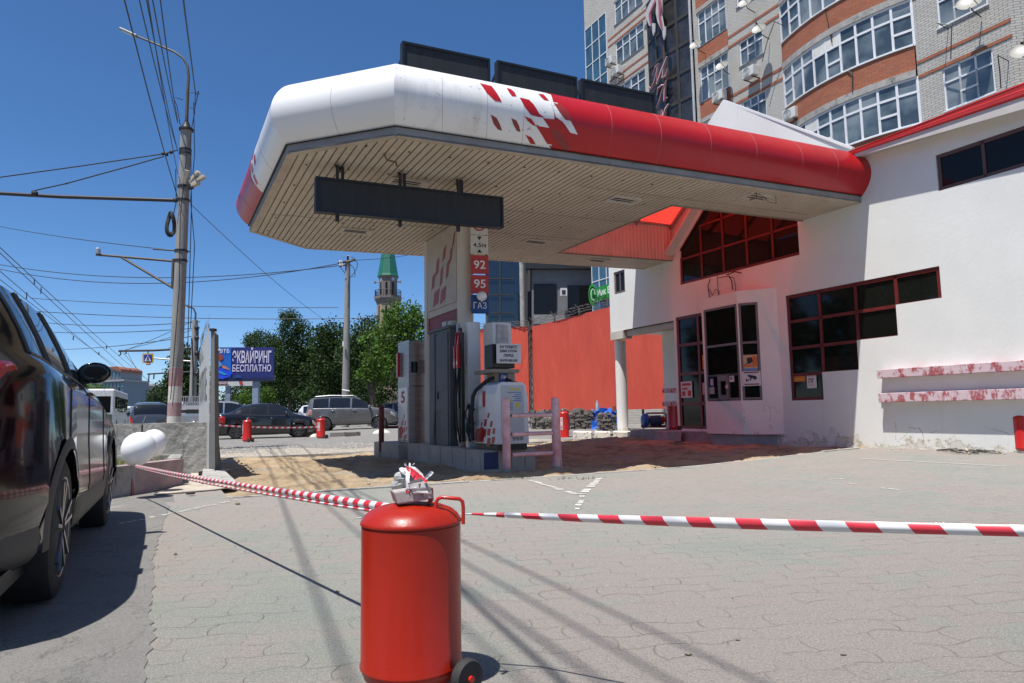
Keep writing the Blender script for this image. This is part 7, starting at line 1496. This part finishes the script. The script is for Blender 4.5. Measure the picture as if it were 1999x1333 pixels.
# pedestrian crossing sign
cs = thing('crossing_sign', 'square blue pedestrian crossing sign with a yellow border hanging over the street', 'road sign', at(288.5, 699, 43))
def flat(par, nm, pts, D, m, th=.05, dz=0):
    m2 = MB(WLD); P = [at(x, y, D) for x, y in pts]; m2.prism(P, (0, th, 0)); return m2.build(nm, m, par)
flat(cs, 'border', [(278, 690), (298.5, 689.5), (298.5, 708), (278, 708.5)], 43, mat('signal_yellow', (.55, .33, .02), .5), .06); flat(cs, 'panel', [(281, 692.5), (295.5, 692), (295.5, 706), (281, 706.5)], 42.95, mat('sign_blue', (.01, .04, .30), .4), .03)
flat(cs, 'triangle', [(288.3, 693.5), (294.5, 704.8), (282.2, 704.8)], 42.91, M_letter_w, .02); flat(cs, 'walker', [(287.6, 695.5), (289.6, 696), (290, 700), (292, 703.8), (290.6, 703.8), (288.6, 701), (286.3, 703.8), (285, 703.8), (287, 700), (286.2, 699.5)], 42.88, M_letter_k, .015)
m2 = MB(WLD); m2.bar(at(289, 685, 43.2), at(289, 690, 43.2), .05); m2.build('hanger', M_dark, cs); tub(cs, 'lower_tag', [(286, 710), (293, 710)], .08, mat('pale_orange_tag', (.5, .3, .2), .6), 43)
# third post with crooked top
p3_ = thing('concrete_utility_pole', 'straight grey concrete post with crooked insulators rising in front of the trees', 'utility pole', at(676, 800, 45))
a = at(679, 508, 45); b = at(674, 790, 45); b.z = 0; m2 = MB(WLD); m2.tube([b, a], [.26, .17], 16); m2.build('shaft', M_pole, p3_, smooth=50)
tub(p3_, 'top_bracket', [(677, 511), (688, 508), (693, 507)], .09, M_rust, 44.8, 6); 
for pts in ([(664, 508), (664, 518)], [(668, 508), (669, 520)], [(679, 500), (679, 508)], [(660, 513), (676, 511)], [(662, 520), (676, 516)]): tub(p3_, 'insulator', pts, .07, M_pump_w if pts[0][0] < 670 and pts[0][1] < 510 else M_black, 44.8, 6)
for pts in ([(668, 503), (680, 499), (692, 504), (698, 514), (697, 522), (692, 532), (682, 544), (680, 560), (682, 580), (680, 600)], [(684, 516), (691, 524), (693, 532)], [(664, 520), (673, 533)], [(693, 532), (693, 540), (688, 540)]): tub(p3_, 'cable', pts, .022, M_black, 44.7, 5)
m2 = MB(WLD); m2.bar(at(670, 666, 44.6), at(670, 676, 44.6), .1); m2.build('clip', M_pump_w, p3_); tub(p3_, 'tie_band', [(668, 761), (682, 763)], .04, M_letter_w, 44.5)
# billboard
bb = thing('billboard', 'blue advertising billboard on a grey post with large white capitals', 'billboard', at(498, 800, 74))
DB = 74; flat(bb, 'board', [(415, 678), (532.5, 677.5), (532.5, 743.5), (415, 744.5)], DB, mat('navy_print', (.016, .022, .14), .5), .5); flat(bb, 'picture', [(415, 679.5), (451.5, 679), (451.5, 740), (415, 740)], DB-.1, mat('azure_print', (.008, .10, .42), .5, var=.25, scale=.3), .03)
flat(bb, 'lower_band', [(415, 738), (532.5, 737), (532.5, 743), (415, 744)], DB-.12, mat('dark_navy_print', (.008, .014, .06), .5), .03)
flat(bb, 'picture_hair', [(415, 687), (424, 688), (434, 694), (436, 700), (430, 704), (415, 702)], DB-.16, mat('red_hair_print', (.28, .035, .02), .6), .03); flat(bb, 'picture_face', [(415, 697), (421, 698), (420, 705), (415, 706)], DB-.2, mat('skin_print', (.45, .18, .10), .6), .02); flat(bb, 'picture_coat', [(415, 706), (428, 704), (434, 712), (426, 718), (415, 718)], DB-.18, mat('pale_blue_print', (.12, .24, .45), .6), .02)
flat(bb, 'picture_hand', [(433, 713), (441, 715), (449, 721), (444, 721), (434, 718)], DB-.22, mat('skin_print', 0), .02); flat(bb, 'picture_swirl', [(415, 722), (426, 717), (440, 722), (455, 727), (448, 735), (434, 740), (424, 738)], DB-.2, mat('electric_blue_print', (.01, .06, .62), .5), .02); flat(bb, 'picture_glint', [(424, 722), (434, 726), (445, 731), (438, 732), (428, 728)], DB-.24, mat('cyan_print', (.02, .28, .55), .5), .02)
flat(bb, 'picture_sheen', [(455, 737), (464, 731), (471, 733), (472, 737)], DB-.2, mat('deep_azure_print', (.01, .05, .22), .5), .02)
o = Vector((0, 0, 0)); M_lil = mat('lilac_lettering', (.58, .54, .66), .5)
def btxt(tx, x0, y0, x1, y1, bold=.03, m=None):
    a, b, c = at(x0, y1, DB-.02), at(x1, y1-.3, DB-.02), at(x0, y0, DB-.02); m2 = MB(WLD); text_to(m2, tx, a, b-a, Vector((0, 0, 1)), (b-a).length, (c-a).length, .02 if bold > .005 else .16, bold); m2.build('lettering', m or M_lil, bb)
btxt('ВТБ', 430.5, 681.5, 449, 689, .0, M_letter_w); btxt('ЭКВАЙРИНГ', 453.5, 677.8, 529.5, 709, .02); btxt('БЕСПЛАТНО', 453.5, 711.5, 529.5, 725.5, .014)
flat(bb, 'emblem', [(423, 681), (430, 680), (428, 684.5), (422.5, 684.5)], DB-.16, M_letter_w, .02)
m2 = MB(WLD); a, b = at(500, 743, DB+.3), at(500, 790, DB+.3); m2.box(a.x-.32, a.x+.32, a.y-.2, a.y+.4, -.2, a.z); m2.build('post', mat('blue_grey_post', (.20, .25, .33), .6), bb)
b2_ = thing('second_billboard', 'lower strip of a white and red billboard showing beneath the blue one', 'billboard', at(450, 800, 82)); flat(b2_, 'board', [(412, 735), (494, 735), (494, 753), (412, 753.5)], 82, mat('pale_print', (.50, .52, .52), .5), .3); flat(b2_, 'red_band', [(412, 746), (446, 745.5), (444, 751), (412, 751.5)], 81.9, mat('maroon_print', (.15, .02, .02), .5), .02)
flat(b2_, 'red_spot', [(466, 744), (473, 744), (474, 751), (468, 751)], 81.9, C_redprint, .02); m2 = MB(WLD); a, b = at(421, 750.5, 81.7), at(449, 750, 81.7); text_to(m2, 'товарищество', a, b-a, Vector((0, 0, 1)), (b-a).length, .25, .02); m2.build('lettering', M_letter_w, b2_); m2 = MB(WLD); a = at(445, 752, 82.2); m2.box(a.x-.3, a.x+.3, a.y, a.y+.3, -.2, a.z); m2.build('post', mat('blue_grey_post', 0), b2_)
# ================================================================== minaret
mn = thing('minaret', 'slim octagonal brick minaret with a green pointed roof and a railed balcony', 'tower', at(757, 800, 110)); c0 = at(757, 800, 110); 
k_ = 110/FPX; N8 = 8
M_mbr = mat('tan_brick', (.30, .235, .165), .9, var=.2, scale=1.5, bump=.02, bscale=6); M_mdk = mat('brown_grey_brick', (.17, .145, .13), .9, var=.2, scale=2)
def zz(y): return at(757, y, 110).z
def octo(nm, prof, m, par=None, rot=.39):
    m2 = MB(WLD); vs = []
    for r_, z in prof:
        for k in range(8): a = 2*PI*k/8+rot; vs.append((c0.x+r_*math.cos(a), c0.y+r_*math.sin(a), z))
    n = len(prof); m2.add(vs, [(i*8+k, i*8+(k+1) % 8, (i+1)*8+(k+1) % 8, (i+1)*8+k) for i in range(n-1) for k in range(8)]+[tuple(range(7, -1, -1)), tuple(range((n-1)*8, n*8))]); return m2.build(nm, m, par or mn)
octo('shaft', [(2.15, 0), (2.15, zz(770)), (1.85, zz(755)), (1.85, zz(592))], M_mbr); octo('balcony', [(1.85, zz(594)), (2.2, zz(586)), (2.25, zz(584)), (2.25, zz(580)), (1.9, zz(580))], M_mdk); octo('lantern_room', [(1.5, zz(581)), (1.5, zz(545)), (1.75, zz(541))], M_mdk)
s = NT('green_tiled_spire'); ck = s.n('ShaderNodeTexChecker'); s.l(s.tc, ck.inputs[0]); ck.inputs['Scale'].default_value = 3.5; ck.inputs[1].default_value = (.014, .11, .07, 1); ck.inputs[2].default_value = (.02, .15, .095, 1); s.col(ck.outputs[0]); s.set(Roughness=.45); octo('spire', [(1.78, zz(540.5)), (1.66, zz(536)), (1.15, zz(500)), (.7, zz(462)), (.05, zz(420))], s.m)
for k in range(8):
    a = 2*PI*k/8; d = Vector((math.cos(a), math.sin(a), 0)); e = Vector((-d.y, d.x, 0)); m2 = MB(WLD); c = Vector((c0.x, c0.y, 0))+d*1.385; z0, z1 = zz(578), zz(553)
    m2.obox(c+Vector((0, 0, (z0+z1)/2)), d*.03, e*.16, (0, 0, (z1-z0)/2)); m2.build('window', M_glass, mn)
    if k % 2: m2 = MB(WLD); m2.obox(c+Vector((0, 0, zz(546.5))), d*.04, e*.28, (0, 0, .28)); m2.build('round_window', mat('pale_blue_frame', (.35, .45, .5), .5), mn)
    m2 = MB(WLD); c = Vector((c0.x, c0.y, 0))+d*1.70
    for y0, y1 in ((598, 630), (642, 655), (700, 745)): m2.obox(c+Vector((0, 0, (zz(y0)+zz(y1))/2)), d*.04, e*.14, (0, 0, (zz(y0)-zz(y1))/2))
    m2.build('slit_window', M_glass, mn)
m2 = MB(WLD)
for z in (zz(579), zz(568)): m2.tube([(c0.x+2.2*math.cos(2*PI*k/8+.39), c0.y+2.2*math.sin(2*PI*k/8+.39), z) for k in range(9)], .04, 4)
for k in range(40): a = 2*PI*k/40; m2.bar((c0.x+2.1*math.cos(a), c0.y+2.1*math.sin(a), zz(580)), (c0.x+2.1*math.cos(a), c0.y+2.1*math.sin(a), zz(568)), .05)
m2.build('railing', M_dark, mn)
for sx_ in (-1, 1):
    m2 = MB(WLD); q = Vector((c0.x, c0.y-.3, zz(551))); m2.tube([q+Vector((sx_*1.45, 0, 0)), q+Vector((sx_*1.9, 0, .02)), q+Vector((sx_*2.15, 0, 0))], [.06, .12, .33], 12); m2.build('loudspeaker', M_steel, mn, smooth=50)
# ================================================================== distant buildings
fb_ = thing('office_building', 'distant glazed office building with a red sloping roof behind the car mirror', 'building', at(215, 800, 170)); D = 170
flat(fb_, 'wall', [(150, 745), (241, 742), (241, 815), (150, 815)], D, mat('pale_blue_grey_cladding', (.13, .17, .21), .5, var=.15), 12); flat(fb_, 'upper_wall', [(195, 742), (235, 742), (235, 718), (195, 718)], D+1, mat('light_grey_cladding', (.22, .24, .26), .6), 10); flat(fb_, 'roof', [(210, 716), (236, 726), (236, 720), (228, 715)], D+.5, mat('brick_red_roof', (.30, .10, .06), .8), 10)
for i in range(6):
    for j in range(3): flat(fb_, 'window', [(200+i*7, 748+j*11), (205.5+i*7, 748+j*11), (205.5+i*7, 756+j*11), (200+i*7, 756+j*11)], D-.2, M_bluegl, .1)
for i in range(5): flat(fb_, 'window', [(199+i*7, 725), (204.5+i*7, 725), (204.5+i*7, 736), (199+i*7, 736)], D+.8, M_bluegl, .1)
flat(fb_, 'roof', [(197, 743), (242, 740), (242, 743.5), (197, 746)], D-.5, mat('pale_cornice', (.28, .29, .30), .6), 12)
da = thing('advertising_panel', 'dark upright advertising panel far down the street', 'panel', at(226, 800, 95)); flat(da, 'panel', [(221, 757), (230.5, 757), (230.5, 800), (221, 800)], 95, M_dkb, .4); flat(da, 'frame', [(232, 790), (240, 790), (240, 826), (232, 826)], 94, mat('dark_teal_frame', (.03, .06, .055), .5), .4)
tb = thing('tower_block', 'distant tan tower block above the far trees', 'building', at(271, 800, 330)); D = 330
flat(tb, 'wall', [(250, 752), (291, 753), (291, 815), (250, 815)], D, mat('tan_tower_wall', (.33, .29, .26), .8, var=.1), 15); flat(tb, 'roof_storey', [(258, 752), (284, 752), (280, 748), (274, 747), (262, 748)], D, mat('grey_tower_top', (.26, .26, .27), .8), 12)
for i in range(6):
    for j in range(5): flat(tb, 'window', [(252+i*6.5, 755.5+j*5), (255.5+i*6.5, 755.5+j*5), (255.5+i*6.5, 758.5+j*5), (252+i*6.5, 758.5+j*5)], D-.3, M_darkgl, .2)
# balustrade cage beyond the pole
gt = thing('crate_trailer', 'grey cage sided trailer with a pale lower rail beyond the concrete wall', 'trailer', at(370, 830, 30)); D = 30
flat(gt, 'side', [(353, 790), (392, 790), (392, 799), (353, 799)], D, mat('pale_grey_board', (.36, .37, .37), .6), .06); flat(gt, 'top_rail', [(353, 773), (392, 773), (392, 775), (353, 775)], D, M_steel, .06)
for i in range(9): x = 354+i*4.5; m2 = MB(WLD); m2.bar(at(x, 774, D), at(x, 790, D), .03); m2.build('bar', M_steel, gt)
for i in range(7): flat(gt, 'wheel_rim', [(355+i*5, 783), (358.5+i*5, 783), (358.5+i*5, 789), (355+i*5, 789)], D+.1, M_pump_w, .03)
flat(gt, 'chassis', [(353, 800), (392, 800), (392, 806), (353, 806)], D+.3, M_black, .3)
# round white stones and kerb stones by the grey car
for i, (x, y, D, r_, lb) in enumerate(((716, 850, 36.5, .42, 'white half buried stone ball left of the grey off-roader front'), (748, 849, 36.5, .36, 'second white stone ball under the off-roader'), (1149-400, 846, 36, .01, ''), (744, 843, 38, .3, ''))):
    if not lb: continue
for (x, y, r_, lb) in ((597+8, 850, .30, 'white painted stone left of the far red extinguisher'), (617, 851, .22, 'smaller white stone just left of the far red extinguisher'), (745, 846, .34, 'white painted stone in front of the off-roader bonnet')):
    p = G(x, y+2); m2 = MB(WLD); m2.sphere((p.x, p.y, -.02), r_, 14, 8, (1.3, .9, .75)); tag(m2.build('painted_stone', mat('whitewashed_stone', (.60, .58, .52), .9, var=.12, dirt=(.4, .37, .3)), smooth=60), lb, 'stone')
for i, (x0, x1, lb) in enumerate(((643, 672, 'grey concrete kerb stone behind the far red extinguisher'), (673, 690, 'short grey concrete kerb stone before the off-roader wheel'))):
    a, b = G(x0, 853), G(x1, 852); m2 = MB(WLD); m2.prism([Vector((a.x, a.y, 0)), Vector((b.x, b.y, 0)), Vector((b.x, b.y, .20)), Vector((a.x, a.y, .20))], (.2, .5, 0)); tag(m2.build('kerb_stone', M_conc, bevel=.02), lb, 'kerb stone')
# ================================================================== trees
def leafmat(nm, c1, c2, c3):
    s = NT(nm); g_ = s.n('ShaderNodeNewGeometry'); c = s.ramp(g_.outputs['Random Per Island'], (0., c1), (.5, c2), (1., c3)); s.col(c); s.set(Roughness=.6); s.b.inputs['Specular IOR Level'].default_value = .3
    t = s.t; tl = s.n('ShaderNodeBsdfTranslucent'); cc = s.mix(1., c, (.9, 1., .35), 'MULTIPLY'); s.l(cc, tl.inputs[0]); mx = s.n('ShaderNodeMixShader'); mx.inputs[0].default_value = .30; out = [n for n in t.nodes if n.type == 'OUTPUT_MATERIAL'][0]
    s.l(s.b.outputs[0], mx.inputs[1]); s.l(tl.outputs[0], mx.inputs[2]); s.l(mx.outputs[0], out.inputs[0]); return s.m
M_lf1 = leafmat('deep_green_leaves', (.018, .038, .010), (.030, .06, .014), (.048, .09, .02)); M_lf2 = leafmat('bright_green_leaves', (.05, .10, .015), (.075, .15, .022), (.11, .20, .03)); M_lf3 = leafmat('grey_green_leaves', (.03, .05, .025), (.045, .07, .03), (.06, .09, .04)); M_bark = mat('tree_bark', (.10, .08, .06), .95, var=.3, scale=4, bump=.02, bscale=12)
def tree(nm, lab, cx, base_y, D, blobs, m, leaf=.35, dens=1., grp='trees', tw=.3, seed=0, base_z=0.):
    """blobs: pixel ellipses (x, y, rx, ry) that give the crown's lobes at its own distance; each lobe is a full ellipsoid of leaf clumps"""
    rg = np.random.default_rng(seed); k = D/FPX; b = at(cx, base_y, D); b.z = base_z; t_ = thing(nm, lab, 'tree', b, 0, grp)
    m2 = MB(WLD); top = at(cx, min(q[1] for q in blobs)+10, D); ctr = [at(q[0], q[1], D) for q in blobs]
    hgt_ = top.z-base_z; m2.tube([b, b+Vector((.1, .1, hgt_*.3)), b+Vector((-.1, .05, hgt_*.6)), b+Vector((0, .1, hgt_*.85))], [tw, tw*.75, tw*.5, tw*.15], 8)
    for c in ctr: 
        s0 = b+Vector((0, 0, max(c.z-base_z, 1)*.45)); m2.tube([s0, s0.lerp(c, .5)+Vector((0, 0, .3)), c], [tw*.4, tw*.25, tw*.08], 5)
    m2.build('trunk', M_bark, t_, smooth=60)
    V = []; F = 0
    for (x, y, rx, ry) in blobs:
        c = np.array(at(x, y, D)); Rx, Rz = rx*k, ry*k; Ry = min(Rx, Rz*1.2)
        nc = max(14, int(Rx*Rz*30*dens/(leaf**1.2)))
        d = rg.normal(size=(nc, 3)); d /= np.linalg.norm(d, axis=1)[:, None]; rad = rg.uniform(.35, 1.0, nc)**.45; lump = 1+.22*np.sin(d[:, 0]*7+x)*np.sin(d[:, 2]*8+y)+rg.normal(0, .06, nc)
        cc = c+d*np.array([Rx, Ry, Rz])*(rad*lump)[:, None]
        for q in cc:
            n_ = 9; o = q+rg.normal(0, leaf*.75, (n_, 3)); a = rg.normal(size=(n_, 3)); a /= np.linalg.norm(a, axis=1)[:, None]; bb_ = np.cross(a, rg.normal(size=(n_, 3))); bb_ /= np.linalg.norm(bb_, axis=1)[:, None]
            sz = leaf*rg.uniform(.25, .5, n_)[:, None]; V.append(np.stack([o-a*sz, o+bb_*sz*.55, o+a*sz, o-bb_*sz*.55], 1))
    V = np.concatenate(V).reshape(-1, 3)-np.array(b); n = len(V)//4; me = bpy.data.meshes.new('crown'); me.vertices.add(len(V)); me.vertices.foreach_set('co', V.ravel()); me.loops.add(n*4); me.loops.foreach_set('vertex_index', np.arange(n*4)); me.polygons.add(n); me.polygons.foreach_set('loop_start', np.arange(n)*4); me.polygons.foreach_set('loop_total', np.full(n, 4)); me.materials.append(m); me.update(); me.validate()
    o = bpy.data.objects.new('crown', me); COL.objects.link(o); o.parent = t_; return t_
T = 'trees behind the parked cars'
tree('broadleaf_tree', 'tall dark tree with two pointed tops behind the billboard', 565, 800, 84, [(568, 640, 26, 34), (590, 665, 22, 42), (548, 700, 46, 45), (575, 740, 55, 45), (560, 622, 12, 18), (600, 720, 30, 50)], M_lf1, .36, .7, T, seed=1)
tree('broadleaf_tree', 'dark spreading tree just right of the billboard', 510, 805, 90, [(512, 672, 34, 26), (495, 665, 18, 14), (520, 715, 45, 50), (500, 760, 60, 35)], M_lf1, .36, .7, T, seed=2)
tree('broadleaf_tree', 'dark dense tree left of the straight concrete post', 650, 805, 62, [(650, 660, 30, 32), (636, 690, 30, 50), (660, 720, 45, 55), (640, 770, 60, 30), (628, 652, 12, 18)], M_lf1, .36, .7, T, seed=3)
tree('broadleaf_tree', 'broad green tree between the concrete post and the minaret', 715, 805, 58, [(712, 650, 34, 32), (700, 690, 35, 40), (725, 700, 40, 55), (730, 760, 45, 35)], M_lf1, .34, .75, T, seed=4)
tree('broadleaf_tree', 'bright green round tree in front of the minaret', 790, 805, 50, [(785, 622, 38, 32), (810, 650, 32, 48), (770, 660, 38, 40), (790, 700, 46, 40), (750, 690, 22, 24), (812, 740, 30, 40)], M_lf2, .33, .75, T, seed=5)
tree('broadleaf_tree', 'bright low branches left of the minaret foot', 725, 805, 48, [(718, 662, 14, 12), (728, 700, 20, 22), (742, 722, 20, 26), (710, 725, 16, 18)], M_lf2, .32, .8, T, seed=6)
tree('leafy_bush', 'bright green bush under the billboard', 500, 815, 80, [(485, 775, 20, 12), (520, 772, 16, 14), (505, 785, 22, 12)], M_lf2, .3, .9, T, tw=.1, seed=7)
tree('broadleaf_tree', 'dark hedge like tree low behind the two parked cars', 600, 812, 88, [(600, 785, 60, 26), (660, 790, 50, 22), (480, 790, 60, 22), (720, 790, 40, 22)], M_lf1, .36, .7, T, seed=8)
tree('broadleaf_tree', 'dark mass of trees filling the gap between the pointed tree and the concrete post', 610, 810, 100, [(600, 730, 60, 48), (660, 715, 55, 55), (540, 750, 60, 40), (700, 730, 50, 50)], M_lf1, .45, .8, T, seed=21)
tree('broadleaf_tree', 'dark tree between the two street poles', 352, 812, 90, [(365, 700, 26, 26), (350, 735, 24, 38), (370, 765, 32, 40), (332, 760, 16, 20), (395, 760, 20, 40)], M_lf1, .5, .75, 'trees down the street', tw=.35, seed=9)
tree('broadleaf_tree', 'feathery grey green tree left of the painted pole base', 322, 812, 120, [(318, 762, 16, 16), (308, 780, 18, 20), (330, 785, 16, 22), (300, 772, 8, 12)], M_lf3, .55, .6, 'trees down the street', seed=10)
tree('broadleaf_tree', 'row of grey green trees far down the street', 265, 812, 200, [(250, 782, 22, 13), (275, 778, 24, 15), (295, 785, 18, 16), (262, 795, 34, 12)], M_lf3, .9, .8, 'trees down the street', seed=11)
tree('broadleaf_tree', 'bright green tree just behind the car bonnet', 195, 812, 110, [(180, 770, 22, 18), (200, 778, 20, 16), (165, 762, 16, 14), (212, 790, 12, 10)], M_lf2, .5, .8, 'trees down the street', seed=12)
# the wood across the road, outside the picture: it is what the station glass and the car paint mirror
V = []; rg = np.random.default_rng(5)
for (x, y, h_) in ((-14, -16, 9), (-4, -22, 10), (9, -20, 9), (-44, 30, 13), (-46, 20, 12), (-45, 10, 14), (-42, 0, 12), (-36, -10, 12), (-52, 34, 13)):
    d = rg.normal(size=(2600, 3)); d /= np.linalg.norm(d, axis=1)[:, None]; d *= rg.uniform(.4, 1, 2600)[:, None]**.5; q = np.array([x, y, h_*.55])+d*np.array([5.4, 5.4, h_*.46]); a = rg.normal(size=(2600, 3)); a /= np.linalg.norm(a, axis=1)[:, None]; b = np.cross(a, rg.normal(size=(2600, 3))); b /= np.linalg.norm(b, axis=1)[:, None]; V.append(np.stack([q-a*.4, q+b*.27, q+a*.4, q-b*.27], 1))
V = np.concatenate(V).reshape(-1, 3); m2 = MB(); m2.add([tuple(v) for v in V], [(4*i, 4*i+1, 4*i+2, 4*i+3) for i in range(len(V)//4)]); tag(m2.build('roadside_wood', M_lf1, origin=(0, 0, 0)), 'leafy wood across the road, mirrored dimly in the station windows', 'wood', kind='stuff')
